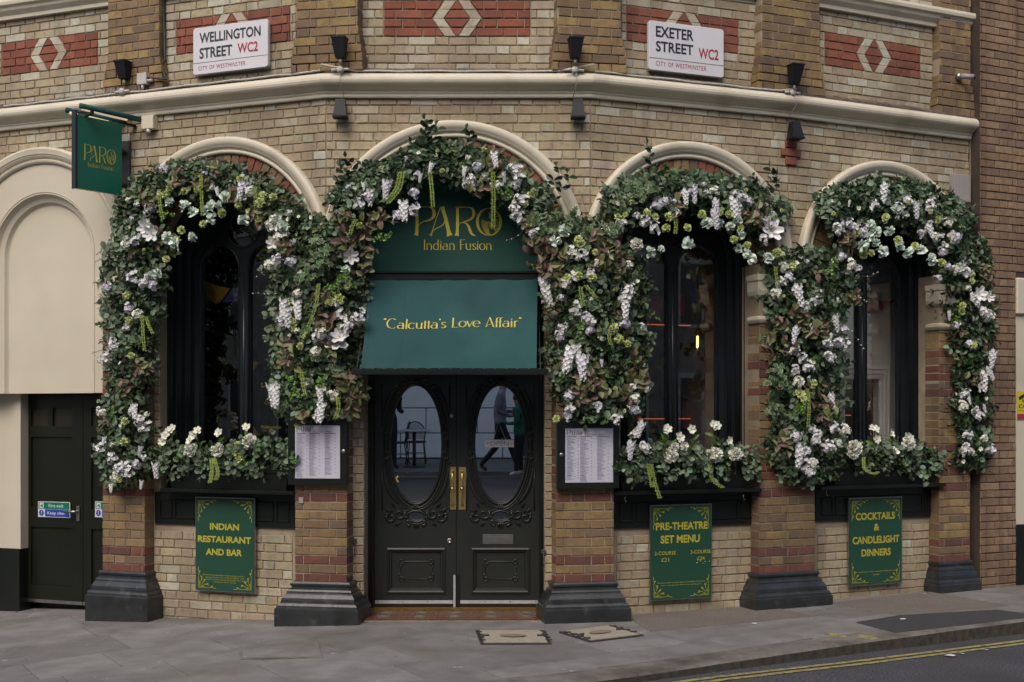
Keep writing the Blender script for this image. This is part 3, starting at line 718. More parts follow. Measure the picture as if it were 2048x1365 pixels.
# ---- cornice, ledge, string course
plan = [L.P(-5.4, 0, 0), L.P(0, 0, 0), F0.P(0, 0, 0), R2.P(0, 0, 0), R2.P(R2E, 0, 0)]; plan = [(p.x, p.y) for p in plan]
TP = lambda x, y, z: Vector((x, y, z))
g = G(); g.sweep(plan, [(.05, 4.258), (-.030, 4.258), (-.034, 4.266), (-.034, 4.285), (-.042, 4.292), (-.044, 4.30), (-.040, 4.306), (-.052, 4.312), (-.072, 4.326), (-.094, 4.336), (-.112, 4.346), (-.124, 4.360), (-.130, 4.378), (-.128, 4.398), (-.118, 4.414), (-.104, 4.424), (-.100, 4.434), (.05, 4.444)], TP)
g.build('cornice', ['cream_stone'], B)
g = G(); g.sweep(plan, [(.06, 5.27), (-.01, 5.27), (-.012, 5.30), (-.05, 5.335), (-.058, 5.36), (-.085, 5.375), (-.09, 5.40), (-.085, 5.425), (.06, 5.455)], TP)
g.build('string_course', ['cream_stone'], B)
g = G()
for nm, (F, c, Ro) in AR.items():
    u, e = full[nm]; u = max(u, -4.2); rl = random.Random(nm)
    while u < e-.02:
        w = .072+rl.uniform(-.003, .003); h = rl.uniform(-.004, .004)
        T = lambda a, b, c_, F=F: F.P(a, b, c_)
        vs = []
        for uu in (u+.003, min(e, u+w)-.003):
            vs += [F.P(uu, .085, 4.435), F.P(uu, .085, 4.457+h), F.P(uu, -.035, 4.515+h), F.P(uu, -.035, 4.435)]
        g.add(vs, [(0, 1, 5, 4), (1, 2, 6, 5), (2, 3, 7, 6), (0, 3, 2, 1), (4, 5, 6, 7)]); u += w
g.build('ledge_bricks', ['soot_stone'], B, kind='stuff')
HP = [(0, -.02), (0, .018), (.012, .030), (.026, .034), (.034, .026), (.040, .026), (.046, .040), (.062, .052), (.070, .054), (.076, .062), (.118, .070), (.134, .062), (.14, .046), (.14, -.02)]
for nm, (F, c, Ro) in AR.items():
    a0, a1 = 0, math.pi; Ri = Ro-.14; n = 44
    g = G(); g.sweep([(c-Ri*math.cos(math.pi*i/n), ZS+Ri*math.sin(math.pi*i/n)) for i in range(n+1)], HP, TZ(F)); 
    for p in range(len(g.sm)): g.sm[p] = True
    o = g.build('arch_moulding', ['cream_stone'], B)
g = G(); Ri = .83
g.sweep([(FB-Ri*math.cos(math.pi*i/44), 3.1+Ri*math.sin(math.pi*i/44)) for i in range(45)], HP, TZ(L)); g.build('arch_moulding', ['cream_stone'], B)
# ---- far left rendered bay with the fire doors
bay = plate([archline(FB, .845, 1.86, 3.1), archline(FB+.02, .57, 1.861, 3.1)[:0] or circ(FB+.02, 2.62, .01, 6)], -.0, -.30, TZ(L)) if 0 else None
g = G(); plate([[(FB-.845, 1.86)]+archline(FB, .845, 1.86, 3.1)[1:-1]+[(FB+.845, 1.86), (FB+.575, 1.86)]+archline(FB+.02, .555, 1.86, 3.1)[1:-1][::-1]+[(FB-.535, 1.86)]], -.0, -.20, TZ(L), g)
g.sweep(archline(FB+.02, .56, 1.86, 3.1, 32), [(-.10, -.10), (-.085, -.085), (-.07, -.06), (-.03, -.045), (-.012, -.02), (0, -.004), (.012, .006), (.012, -.05)], TZ(L))
plate([archline(FB+.02, .56, 1.86, 3.1)], -.095, -.20, TZ(L), g)
T = lambda u, n, z: L.P(u, n, z)
wl = L.U(41, -.12)
bay = g.build('rendered_bay', ['cream_render'], B)
wl = L.U(41, -.20); g = G(); g.box(-5.4, wl, -.35, -.20, .42, 1.858, T=T); g.build('rendered_wall', ['cream_render'], B)
g = G(); g.box(-5.4, wl-.004, -.35, -.19, -.4, .418, T=T); g.build('black_dado', ['black_paint'], B)
fd0 = L.U(46, -.30); fdm = L.U(166, -.30); fd1 = fdm+(fdm-fd0)
g = G(); g.box(fd0-.05, fd0, -.36, -.22, -.15, 1.86, T=T); g.box(fd0-.05, fd1, -.40, -.3, 1.80, 1.88, T=T); g.box(fd0, fd1, -.42, -.40, -.15, 1.8, T=T)
g.build('fire_door_frame', ['fire_door_paint'], B)
for k, (a, b) in enumerate(((fd0+.004, fdm-.003), (fdm+.003, fd1))):
    zb = -.085; w = b-a
    hs = [[(a+.09, .08), (b-.12, .08), (b-.12, .62), (a+.09, .62)], [(a+.09, .80), (b-.12, .80), (b-.12, 1.46), (a+.09, 1.46)], [(a+.09, 1.56), (a+w*.42, 1.56), (a+w*.42, 1.73), (a+.09, 1.73)], [(a+w*.50, 1.56), (b-.12, 1.56), (b-.12, 1.73), (a+w*.50, 1.73)]]
    g = G(); plate([[(a, zb), (b, zb), (b, 1.80), (a, 1.80)]]+hs, -.30, -.325, TZ(L), g); dl = g.build('fire_door', ['fire_door_paint'], B)
    for h in hs[:2]:
        g = G(); g.cbox(h[0][0]-.001, h[1][0]+.001, -.33, -.318, h[0][1]-.001, h[2][1]+.001, .002, T=T)
        g.sweep(h, [(0, -.30), (-.012, -.304), (-.02, -.316)], TZ(L), closed=True); g.build('door_panel', ['fire_door_paint'], dl)
    for h in hs[2:]:
        g = G(); g.box(h[0][0], h[1][0], -.328, -.322, h[0][1], h[2][1], T=T); g.build('pane', ['pane_dark'], dl)
    if k == 0:
        g = G(); uc = b-.045; zc = EZ+(HY-1025)*10.95/FPX
        g.cbox(uc-.018, uc+.018, -.30, -.285, zc-.09, zc+.05, .004, T=T)
        g.tube([L.P(uc, -.29, zc), L.P(uc, -.25, zc), L.P(uc-.02, -.245, zc), L.P(uc-.12, -.245, zc-.005)], .011, 8)
        g.build('door_handle', ['steel'], dl)
    g = G(); g.box(a, b, -.30, -.294, zb, zb+.03, T=T); g.build('kick_strip', ['steel'], dl)
    us = a+w*.23 if k == 0 else a+.14
    us, zt = L.un(76 if k == 0 else 190, 1003, -.295); ue, zb2 = L.un(140 if k == 0 else 254, 1033, -.295)
    sg = empty('fire_exit_sign', L.M(us, -.297, zb2), label=['green and blue fire exit keep clear sign beside the lever handle at far left', 'fire exit keep clear sign mostly hidden behind the left brick pier'][k], cat='safety sign', group='fire exit signs')
    zb2 = zt-.145
    def S(fx, fz, n=-.294): return L.P(us+(ue-us)*fx, n, zb2+(zt-zb2)*fz)
    g = G(); g.box(us, ue, -.299, -.2955, zb2, zt, T=T); g.build('plate', ['sign_white'], sg)
    def quad(x0, x1, z0, z1, n=-.2945): return [S(x0, z0, n), S(x1, z0, n), S(x1, z1, n), S(x0, z1, n)]
    G().add(quad(.02, .98, .52, .96), [(0, 1, 2, 3)]).build('green_field', ['fire_green'], sg)
    G().add(quad(.22, .98, .04, .50), [(0, 1, 2, 3)]).build('blue_field', ['safety_blue'], sg)
    g = G(); put_text(g, 'Fire exit', .34, .80, .64, .86, lambda x, z: S(x, z, -.2935), .01); put_text(g, 'Keep clear', .30, .86, .12, .38, lambda x, z: S(x, z, -.2935), .01)
    g.add(quad(.05, .18, .56, .92, -.2938), [(0, 1, 2, 3)]); g.build('lettering', ['sign_white'], sg, kind='stuff')
    g = G(); g.add([S(.11+.075*math.cos(t*.52), .27+.2*math.sin(t*.52), -.2938) for t in range(12)], [tuple(range(12))]); g.build('mandatory_disc', ['safety_blue'], sg)
    g = G(); g.add(quad(.10, .12, .22, .40, -.2932), [(0, 1, 2, 3)]); g.add(quad(.10, .12, .14, .18, -.2932), [(0, 1, 2, 3)]); g.build('exclamation_mark', ['sign_white'], sg)
    g = G(); put_text(g, '4', .07, .16, .60, .86, lambda x, z: S(x, z, -.2930), .02); g.build('running_figure', ['fire_green'], sg)
# ================================================================== WINDOWS
TW = lambda F: (lambda u, n, z: F.P(u, n, z))
def window(F, c):
    T = TZ(F)
    def ann(ho, hi, n0, n1, name='window', par=B):
        g = G(); plate([archline(c, ho, 1.03, ZS, 32), archline(c, hi, 1.09, ZS, 32)], n0, n1, T, g); return g.build(name, ['blue_black_paint'], par)
    w = ann(HW, .592, -.10, -.17)
    ann(.60, .548, -.165, -.24, 'frame', w); ann(.556, .505, -.235, -.31, 'frame', w)
    for r_, n in ((.615, -.097), (.593, -.103), (.570, -.166), (.549, -.168), (.527, -.237), (.506, -.24)):
        g = G(); g.tube([F.P(u, n, z) for u, z in archline(c, r_, 1.09, ZS, 30)], .0105, 6); g.build('frame_bead', ['blue_black_paint'], w)
    l = []
    for s in (-1, 1): l.append(archline(c+s*.245, .19, 1.10, 2.93, 18, k=1.12))
    g = G(); plate([archline(c, .52, 1.03, ZS, 32)]+l+[circ(c, 3.285, .15)], -.31, -.36, T, g); tr = g.build('tracery', ['blue_black_paint'], w)
    for ol in l:
        g = G(); g.tube([F.P(u, -.312, z) for u, z in archline(sum(p[0] for p in ol)/len(ol), .20, 1.10, 2.93, 18, k=1.12)], .011, 6); g.build('bead', ['blue_black_paint'], tr)
    g = G(); g.tube([F.P(u, -.312, z) for u, z in circ(c, 3.285, .16)], .012, 6, closed=True); g.build('bead', ['blue_black_paint'], tr)
    g = G(); g.tube([F.P(c, -.314, z) for z in (1.10, 2.9)], .012, 6); g.build('mullion', ['blue_black_paint'], tr)
    for ol in l+[circ(c, 3.285, .152)]:
        g = G(); n = len(ol); vs = [F.P(u, -.340, z) for u, z in ol]; g.add(vs, [tuple(range(n))]); g.build('pane', ['window_glass'], w, recalc=False)
    return w
WIN = {nm: window(AR[nm][0], AR[nm][1]) for nm in ('L', 'R1', 'R2')}
# panels, sills below the windows
SILL = {'L': (L, L.U(322, .15), L.U(590, .15)), 'R1': (R1, R1.U(1229, .15), R1.U(1521, .15)), 'R2': (R2, R2.U(1640, .15), R2.U(1889, .15))}
for nm, (F, a, b) in SILL.items():
    T = TW(F); a2, b2 = {'L': (L.U(311), L.U(592)), 'R1': (R1.U(1226), R1.U(1516)), 'R2': (R2.U(1630), R2.U(1878))}[nm]
    g = G(); g.box(a2, b2, -.25, .012, .725, 1.0, T=T); pb = g.build('apron_panel', ['black_paint'], B)
    n = 6; w = (b2-a2)
    for x0, x1 in ((.05, .12), (.16, .38), (.42, .60), (.64, .84), (.88, .95)):
        u0, u1 = a2+w*x0, a2+w*x1
        g = G(); g.sweep([(u0, .79), (u1, .79), (u1, .92), (u0, .92)], [(0, .012), (-.004, .022), (-.012, .022), (-.018, .012)], TZ(F), closed=True); g.build('panel_moulding', ['black_paint'], pb)
    g = G(); g.cbox(a, b, -.05, .175, 1.012, 1.042, .005, T=T); g.build('sill', ['black_paint'], B)
# ================================================================== DOOR
yd = -.35
CF = AR['F0'][1]
T0 = TW(F0); u0, u1 = F0.U(748, yd), F0.U(1079, yd); um = F0.U(912.5, yd)
g = G(); plate([archline(CF, DW+.004, .0, ZS), [(u0, .001), (u1, .001), (u1, 2.16), (u0, 2.16)]], -.30, -.42, TZ(F0), g)
dfr = g.build('door_frame', ['door_green_black'], B)
for s, uu in ((1, u0), (-1, u1)):
    for k, (o, n) in enumerate(((.012, -.295), (.035, -.29), (.052, -.30))):
        g = G(); g.tube([F0.P(uu-s*o, n, .02), F0.P(uu-s*o, n, 2.7)], .009, 6); g.build('frame_bead', ['door_green_black'], dfr)
g = G(); g.box(u0-.06, u1+.06, -.42, -.27, -.02, .035, T=T0); g.box(u0-.06, u1+.06, -.27, -.262, .005, .028, T=T0); g.build('threshold', ['dull_brass'], B)
def vesica(cu, cz, a, b, n=40, p=.72):
    out = []
    for i in range(n):
        t = math.pi*2*i/n; z = math.sin(t)*b; x = a*(max(0, 1-abs(math.sin(t))**2.0))**(p)*(1 if math.cos(t) >= 0 else -1)
        x = a*abs(math.cos(t))**(.98)*(1 if math.cos(t) >= 0 else -1)
        out.append((cu+x, cz+z))
    return out
def scroll(c, r, turns, a0, dirn, n, nn=18):
    """flat spiral in facet F0"""
    pts = []
    for i in range(nn):
        t = i/(nn-1); a = a0+dirn*turns*2*math.pi*t; rr_ = r*(1-.82*t); pts.append(F0.P(c[0]+rr_*math.cos(a), n, c[1]+rr_*math.sin(a)))
    return pts
ZD = lambda py, n=yd: EZ+(HY-py)*(D-n)/FPX
for k in range(2):
    a, b = (u0+.003, um-.002) if k == 0 else (um+.002, u1-.003); cu = F0.U(832 if k == 0 else 1001, yd); mir = 1 if k == 0 else -1
    oc = ZD(889); oa, ob = .215, .495
    pz0, pz1 = ZD(1184), ZD(1099); pw = .236
    cz = ZD(1033)
    g = G(); plate([[(a, .045), (b, .045), (b, 2.155), (a, 2.155)], vesica(cu, oc, oa, ob), circ(cu, cz, .062, 20, .034), [(cu-pw, pz0), (cu+pw, pz0), (cu+pw, pz1), (cu-pw, pz1)]], yd, yd-.045, TZ(F0), g)
    leaf = g.build('door_leaf', ['door_green_black'], B)
    ol = vesica(cu, oc, oa+.005, ob+.005, 48)
    # pane leans back a little
    tlt = .024; g = G(); g.add([F0.P(u, yd-.022+(z-oc)*tlt, z) for u, z in ol], [tuple(range(len(ol)))]); g.build('pane', ['door_glass'], leaf, recalc=False)
    g = G(); g.add([F0.P(u, yd-.03, z) for u, z in circ(cu, cz, .066, 20, .038)], [tuple(range(20))]); g.build('pane', ['door_glass'], leaf, recalc=False)
    for off, r_, nn_ in ((.012, .012, .004), (.040, .010, .006), (.058, .008, .002)):
        g = G(); g.tube([F0.P(u, yd+nn_, z) for u, z in vesica(cu, oc, oa+off, ob+off*1.1, 56)], r_, 6, closed=True); g.build('oval_moulding', ['door_green_black'], leaf)
    # C scrolls hugging the oval
    for (t0, t1) in ((20, 62), (118, 160), (200, 242), (298, 340)):
        pts = []
        for i in range(14):
            t = R(t0+(t1-t0)*i/13); bul = .078+.012*math.sin(math.pi*i/13)
            pts.append(F0.P(cu+(oa+bul)*abs(math.cos(t))**.98*(1 if math.cos(t) > 0 else -1), yd+.008, oc+(ob+bul)*math.sin(t)))
        g = G(); g.tube(pts, [.005+.012*math.sin(math.pi*i/13) for i in range(14)], 6); g.build('carved_scroll', ['door_green_black'], leaf)
    for s in (-1, 1):
        for (du, dz, r_, tn, a0, dn) in ((.255, 0.06, .045, .9, 60, 1), (.255, -.08, .045, .9, -60, -1), (.16, .455, .05, 1.1, 0, 1), (.09, .525, .04, .9, 200, -1), (.14, -.52-.07, .05, 1.1, 160, 1), (.21, -.62, .045, 1.0, 20, -1), (.085, -.60, .035, .8, 90, -1), (.25, -.58, .03, .8, 90, 1), (.06, -.66, .03, .8, 250, 1)):
            aa = R(a0) if s > 0 else math.pi-R(a0)
            g = G(); g.tube(scroll((cu+s*du, oc+dz), r_, tn, aa, dn*s, yd+.006), [.0125-.006*i/17 for i in range(18)], 5); g.build('carved_scroll', ['door_green_black'], leaf)
        for (du, dz, an, ln) in ((.17, -.545, 50, .07), (.185, -.575, 20, .06), (.20, -.60, -10, .06), (.12, -.66, -30, .07), (.27, -.0, 90, .05), (.27, .02, -90, .05), (.19, .40, 110, .06)):
            an = R(an if s > 0 else 180-an); p0 = Vector((cu+s*du, oc+dz)); d = Vector((math.cos(an), math.sin(an)))*ln; q = Vector((-d.y, d.x))*.22
            g = G(); g.add([F0.P(p0.x, yd, p0.y), F0.P(*(p0+d*.5+q).to_tuple()[:1], yd, (p0+d*.5+q).y), F0.P((p0+d).x, yd, (p0+d).y), F0.P((p0+d*.5-q).x, yd, (p0+d*.5-q).y), F0.P((p0+d*.5).x, yd+.024, (p0+d*.5).y)], [(0, 1, 4), (1, 2, 4), (2, 3, 4), (3, 0, 4)])
            g.build('carved_leaf', ['door_green_black'], leaf)
        g = G(); g.tube([F0.P(cu+s*.287, yd+.004, oc+dz) for dz in (.50, .15)], .006, 5); g.build('rib', ['door_green_black'], leaf)
        g = G(); g.tube([F0.P(cu+s*.287, yd+.004, oc+dz) for dz in (-.15, -.56)], .006, 5); g.build('rib', ['door_green_black'], leaf)
    g = G(); g.tube([F0.P(u, yd+.004, z) for u, z in circ(cu, cz, .078, 26, .046)], .010, 6, closed=True); g.build('oval_moulding', ['door_green_black'], leaf)
    g = G(); g.tube([F0.P(u, yd+.002, z) for u, z in circ(cu, cz, .10, 26, .068)], .006, 6, closed=True); g.build('oval_moulding', ['door_green_black'], leaf)
    for zz in (oc-ob-.035, oc+ob+.035, cz-.07):
        for q in (-1, 0, 1):
            g = G(); g.tube([F0.P(cu+q*.016, yd+.012, zz-.022), F0.P(cu+q*.016, yd+.012, zz+.022)], .007, 5); g.build('reeding', ['door_green_black'], leaf)
    # bottom panel
    g = G(); rect = [(cu-pw, pz0), (cu+pw, pz0), (cu+pw, pz1), (cu-pw, pz1)]
    g.sweep(rect, [(-.014, yd+.001), (-.012, yd+.014), (0, yd+.018), (.010, yd+.010), (.014, yd-.002), (.024, yd-.004), (.034, yd-.02)], TZ(F0), closed=True); g.box(cu-pw+.02, cu+pw-.02, yd-.04, yd-.018, pz0+.02, pz1-.02, T=T0)
    g.build('bottom_panel', ['door_green_black'], leaf)
    pc = (pz0+pz1)/2; pts = []
    for (x, z) in ((-.10, .075), (.10, .075), (.115, .06), (.13, .05), (.13, -.05), (.115, -.06), (.10, -.075), (-.10, -.075), (-.115, -.06), (-.13, -.05), (-.13, .05), (-.115, .06)): pts.append(F0.P(cu+x, yd-.014, pc+z))
    g = G(); g.tube(pts, .0045, 5, closed=True); g.build('panel_bead', ['door_green_black'], leaf)
    for sx in (-1, 1):
        for sz in (-1, 1):
            aa = R(180) if sx > 0 else 0
            g = G(); g.tube(scroll((cu+sx*.125, pc+sz*.078), .026, 1.2, aa, sx*sz, yd-.012), .006, 5); g.build('carved_scroll', ['door_green_black'], leaf)
            g = G(); g.tube(scroll((cu+sx*.135, pc+sz*.045), .02, 1.0, R(90*sz), -sx*sz, yd-.012), .005, 5); g.build('carved_scroll', ['door_green_black'], leaf)
    # brass pull handle on its plate
    hu = F0.U(905 if k == 0 else 924.5, yd); z0, z1 = ZD(1020), ZD(934); w = .031
    g = G(); g.cbox(hu-w, hu+w, yd, yd+.006, z0, z1, .002, T=T0); hp = g.build('handle_plate', ['brass'], leaf)
    hx = hu-mir*.004*0
    g = G(); g.tube([F0.P(hx, yd+.004, z1-.045), F0.P(hx, yd+.03, z1-.043), F0.P(hx, yd+.045, z1-.06), F0.P(hx, yd+.047, z1-.12), F0.P(hx, yd+.048, (z0+z1)/2), F0.P(hx, yd+.047, z0+.12), F0.P(hx, yd+.045, z0+.06), F0.P(hx, yd+.03, z0+.043), F0.P(hx, yd+.004, z0+.045)], [.014, .009, .0085, .0065, .012, .0065, .0085, .009, .014], 8)
    g.tube([F0.P(hx, yd+.048, (z0+z1)/2-.012), F0.P(hx, yd+.048, (z0+z1)/2+.012)], .016, 8)
    g.build('pull_handle', ['brass'], leaf)
    g = G(); g.box(a+.005, b-.012, yd, yd+.004, ZD(1207.5), ZD(1201), T=T0); g.build('kick_strip', ['white_metal'], leaf)
    for q in range(4):
        uu = a+.03+(b-a-.06)*q/3; g = G(); g.lathe([(.005, 0), (.003, .003)], F0.M(uu, yd+.004, ZD(1204)) @ Matrix.Rotation(R(90), 4, 'X'), 6); g.build('screw', ['cast_iron'], leaf)
    if k == 0:
        for py, px, r_ in ((1082, 899, .024), (832, 903, .017)):
            g = G(); g.lathe([(r_, 0), (r_, .006), (r_*.8, .012), (r_*.4, .013), (r_*.35, .009)], F0.M(F0.U(px, yd), yd, ZD(py)) @ Matrix.Rotation(R(90), 4, 'X'), 16); g.build('lock_cylinder', ['steel' if py > 1000 else 'white_metal'], leaf)
        g = G(); g.box(F0.U(907, yd), F0.U(911, yd), yd, yd+.012, ZD(1219), ZD(1150), T=T0); g.build('door_bolt_strip', ['white_metal'], leaf)
    else:
        a1, b1 = F0.U(965, yd), F0.U(1027, yd); z0, z1 = ZD(1089), ZD(1069)
        g = G(); g.cbox(a1, b1, yd, yd+.007, z0, z1, .003, T=T0); lb = g.build('letterbox', ['steel'], leaf)
        g = G(); g.cbox(a1+.03, b1-.03, yd+.007, yd+.013, z0+.02, z1-.02, .002, T=T0); g.build('flap', ['steel'], lb)
        g = G(); g.box(F0.U(912.5, yd), F0.U(920, yd), yd, yd+.008, ZD(1219), ZD(1150), T=T0); g.build('meeting_stile_cover', ['black_paint'], leaf)
# open sign hanging against the right-hand pane
z0, z1 = ZD(895, -.33), ZD(880, -.33); a1, b1 = F0.U(970, -.33), F0.U(1028, -.33)
os_ = empty('open_sign', F0.M((a1+b1)/2, -.33, z0), label='small white OPEN plaque hung on a string against the right-hand door glass', cat='sign')
g = G(); g.cbox(a1, b1, -.335, -.330, z0, z1, .001, T=T0); g.build('plaque', ['sign_white'], os_)
g = G(); put_text(g, 'OPEN', a1+.045, b1-.045, z0+.014, z1-.012, lambda x, z: F0.P(x, -.3285, z), .0); g.build('lettering', ['print_grey'], os_)
g = G(); zt = ZD(845, -.33)
for uu in (a1+.07, b1-.07): g.tube([F0.P(uu, -.331, z1), F0.P(F0.U(997, -.33), -.331, zt)], .0018, 4)
g.build('string', ['cable_white'], os_)
for uu in (a1+.022, b1-.022):
    g = G(); g.lathe([(.008, 0), (.005, .004)], F0.M(uu, -.33, (z0+z1)/2) @ Matrix.Rotation(R(90), 4, 'X'), 8); g.build('fixing', ['steel'], os_)
# doorstep tiles
tu0, tu1 = F0.U(733, -.02), F0.U(1088, -.02); st = empty('doorstep', F0.M((tu0+tu1)/2, 0, 0), label='strip of red, yellow and blue patterned encaustic tiles in front of the double door', cat='doorstep')
g = G(); g.box(tu0, tu1, -.28, .155, -.08, .004, T=T0); g.build('bed', ['mortar'], st)
tw = (tu1-tu0)/15
tm = {}
for kind in (0, 1):
    g = G(); h = tw/2-.0012; th = .0725/2*1.0-.0012; th = .217/4-.0012
    g.box(-h, h, -th, th, -.008, 0, 0)
    if kind == 0:
        g.add([(-h*.9, -th*.25, .0012), (-h*.9, th*.25, .0012), (0, 0, .0012)], [(0, 2, 1)], 1); g.add([(h*.9, -th*.25, .0012), (h*.9, th*.25, .0012), (0, 0, .0012)], [(0, 1, 2)], 1)
        tm[0] = g.mesh('tile', ['tile_red', 'tile_yellow'], False)
    else:
        g.add([(-h, -th, .0012), (h, -th, .0012), (0, 0, .0012)], [(0, 1, 2)], 1); g.add([(-h, th, .0012), (h, th, .0012), (0, 0, .0012)], [(0, 2, 1)], 1)
        tm[1] = g.mesh('tile', ['tile_blue', 'tile_yellow'], False)
for i in range(15):
    for j in range(4):
        link('tile', tm[1 if i % 3 == 1 and j % 2 == 0 else 0], st, F0.M(tu0+tw*(i+.5), .155-.0545-(3-j)*.1087+.054*0, .009))
# ================================================================== SIGN BOARD AND AWNING
sb = empty('arch_sign', F0.M(CF, -.03, 2.84), label='green arched fascia sign with gold lettering above the door awning', cat='sign')
g = G(); plate([archline(CF, .715, 2.80, ZS, 30)], -.03, -.05, TZ(F0), g); g.build('board', ['sign_canvas'], sb)
nib = (.10, .022)
def rib(g, pts, ws, T, mi=0):
    """flat ribbon with a width at each point"""
    vs = []; n = len(pts)
    for i in range(n):
        a = Vector(pts[max(0, i-1)]); b = Vector(pts[min(n-1, i+1)]); d = (b-a); d = d.normalized() if d.length > 1e-9 else Vector((1, 0)); q = Vector((-d.y, d.x))*ws[i]/2
        p = Vector(pts[i]); vs += [T(*(p+q)), T(*(p-q))]
    g.add(vs, [(2*i, 2*i+1, 2*i+3, 2*i+2) for i in range(n-1)], mi)
def spl(pts, n=7):
    """smooth a polyline (x,y,w) by Catmull-Rom"""
    out = []; m = len(pts)
    for i in range(m-1):
        p0, p1, p2, p3 = pts[max(0, i-1)], pts[i], pts[i+1], pts[min(m-1, i+2)]
        for k in range(n):
            t = k/n; out.append(tuple(.5*((2*b)+(-a+c)*t+(2*a-5*b+4*c-d)*t*t+(-a+3*b-3*c+d)*t**3) for a, b, c, d in zip(p0, p1, p2, p3)))
    out.append(pts[-1]); return out
def paro(g, T):
    """the word in the pixel grid of the drawing: x 310-1760, y 270-765"""
    def S(pts, smooth=True):
        q = spl(pts) if smooth else pts; rib(g, [(p[0], -p[1]) for p in q], [max(6, p[2]) for p in q], lambda x, y: T(x, -y))
    S([(350, 275, 66), (360, 300, 50), (362, 500, 50), (358, 690, 50), (350, 730, 62), (345, 748, 76)], True); S([(320, 279, 12), (560, 281, 12)], False)
    S([(555, 281, 12), (610, 305, 34), (640, 370, 52), (630, 440, 46), (570, 492, 26), (470, 522, 14), (410, 555, 10), (385, 600, 8)])
    S([(745, 290, 12), (670, 490, 12), (600, 715, 14)], False); S([(604, 700, 14), (592, 735, 34), (582, 750, 52)], False)
    S([(775, 276, 72), (785, 320, 56), (840, 500, 54), (880, 690, 58), (896, 754, 100)], False)
    S([(815, 500, 14), (795, 565, 14), (740, 605, 14), (660, 645, 12), (608, 700, 8)])
    S([(1018, 278, 72), (1022, 310, 48), (1024, 500, 48), (1020, 690, 48), (1012, 755, 72)], True); S([(985, 283, 12), (1215, 287, 12)], False)
    S([(1212, 287, 12), (1265, 312, 34), (1290, 375, 46), (1278, 440, 42), (1225, 492, 26), (1130, 524, 14), (1065, 552, 10), (1045, 590, 8)])
    S([(1115, 540, 10), (1165, 552, 20), (1205, 600, 36), (1232, 670, 44), (1262, 725, 34), (1320, 757, 8)])
    n = 44; pts = []; 
    for i in range(n+1):
        t = 2*math.pi*i/n; c = math.cos(t); pts.append((1540+190*c, 525+222*math.sin(t), 10+(36 if c < 0 else 34)*abs(c)**1.3))
    S(pts, False)
    for k in range(6):       # nested folds inside the O
        r_ = 1-.15*k
        S([(1430+18*k, 490+8*k, 8), (1425+18*k, 560, 9), (1450+16*k, 640, 9), (1500+10*k, 715, 8), (1530+9*k, 735, 6)])
        S([(1490+18*k, 560+14*k, 6), (1530+12*k, 520+14*k, 8), (1590+6*k, 560+14*k, 8), (1650, 640+8*k, 7)])
        S([(1690, 380+50*k, 8), (1650, 400+48*k, 9), (1625, 450+42*k, 8), (1650, 500+36*k, 8), (1705, 520+30*k, 7)])
    S([(1545, 370, 22), (1560, 410, 18), (1545, 440, 16), (1580, 470, 22), (1620, 520, 18), (1640, 600, 16)])
GL = {}
def arc(cx, cy, rx, ry, a0, a1, n=14): return [(cx+rx*math.cos(R(a0+(a1-a0)*i/n)), cy+ry*math.sin(R(a0+(a1-a0)*i/n))) for i in range(n+1)]
xh = .62
GL['I'] = ([[(.12, 1), (.12, 0)], [(.02, 1), (.22, 1)], [(.02, 0), (.22, 0)]], .24)
GL['F'] = ([[(.12, 1), (.12, 0)], [(.02, 1), (.60, 1)], [(.12, .52), (.48, .52)], [(.02, 0), (.22, 0)]], .58)
GL['L'] = ([[(.12, 1), (.12, 0)], [(.02, 1), (.22, 1)], [(.02, 0), (.66, .0)]], .60)
GL['C'] = ([arc(.52, .5, .48, .5, 52, 305, 22)], .92)
GL['A'] = ([[(.06, 0), (.42, 1), 'thin'], [(.42, 1), (.80, 0)], [(.66, .36), (.5, .28), (.25, .22), (.12, .05), 'thin']], .86)
GL['n'] = ([[(.10, .62), (.10, 0)], arc(.34, .34, .24, .28, 180, 0), [(.58, .34), (.58, 0)], [(.5, 0), (.68, 0)], [(.02, 0), (.18, 0)]], .70)
GL['d'] = ([arc(.32, .31, .27, .31, 20, 340, 20), [(.58, 1), (.58, 0)], [(.48, 1), (.58, 1)], [(.58, 0), (.68, 0)]], .70)
GL['i'] = ([[(.10, .62), (.10, 0)], [(.02, 0), (.18, 0)], [(.02, .62), (.10, .62)], arc(.10, .80, .03, .03, 0, 360, 6)], .22)
GL['a'] = ([arc(.30, .19, .26, .19, 0, 360, 18), [(.56, .38), (.56, 0)], arc(.34, .38, .22, .24, 0, 140), [(.56, 0), (.66, 0)]], .68)
GL['u'] = ([[(.10, .62), (.10, .24)], arc(.33, .24, .23, .24, 180, 360), [(.56, .62), (.56, 0)], [(.56, 0), (.66, 0)], [(.02, .62), (.10, .62)]], .68)
GL['s'] = ([spl([(.42, .52, 0), (.25, .61, 0), (.10, .52, 0), (.16, .37, 0), (.36, .26, 0), (.43, .12, 0), (.26, .0, 0), (.06, .10, 0)], 4)], .48)
GL['o'] = ([arc(.33, .31, .31, .31, 0, 360, 22)], .66)
GL['l'] = ([[(.10, 1), (.10, 0)], [(.02, 1), (.10, 1)], [(.02, 0), (.18, 0)]], .20)
GL['c'] = ([arc(.33, .31, .31, .31, 45, 315, 18)], .60)
GL['t'] = ([[(.12, .82), (.12, 0)], [(.0, .62), (.30, .62)], [(.05, 0), (.2, 0)]], .26)
GL["'"] = ([[(.05, 1), (.05, .84)]], .10)
GL['"'] = ([[(.05, 1), (.05, .84)], [(.15, 1), (.15, .84)]], .22)
GL['v'] = ([[(.0, .62), (.26, 0)], [(.26, 0), (.50, .62), 'thin']], .48)
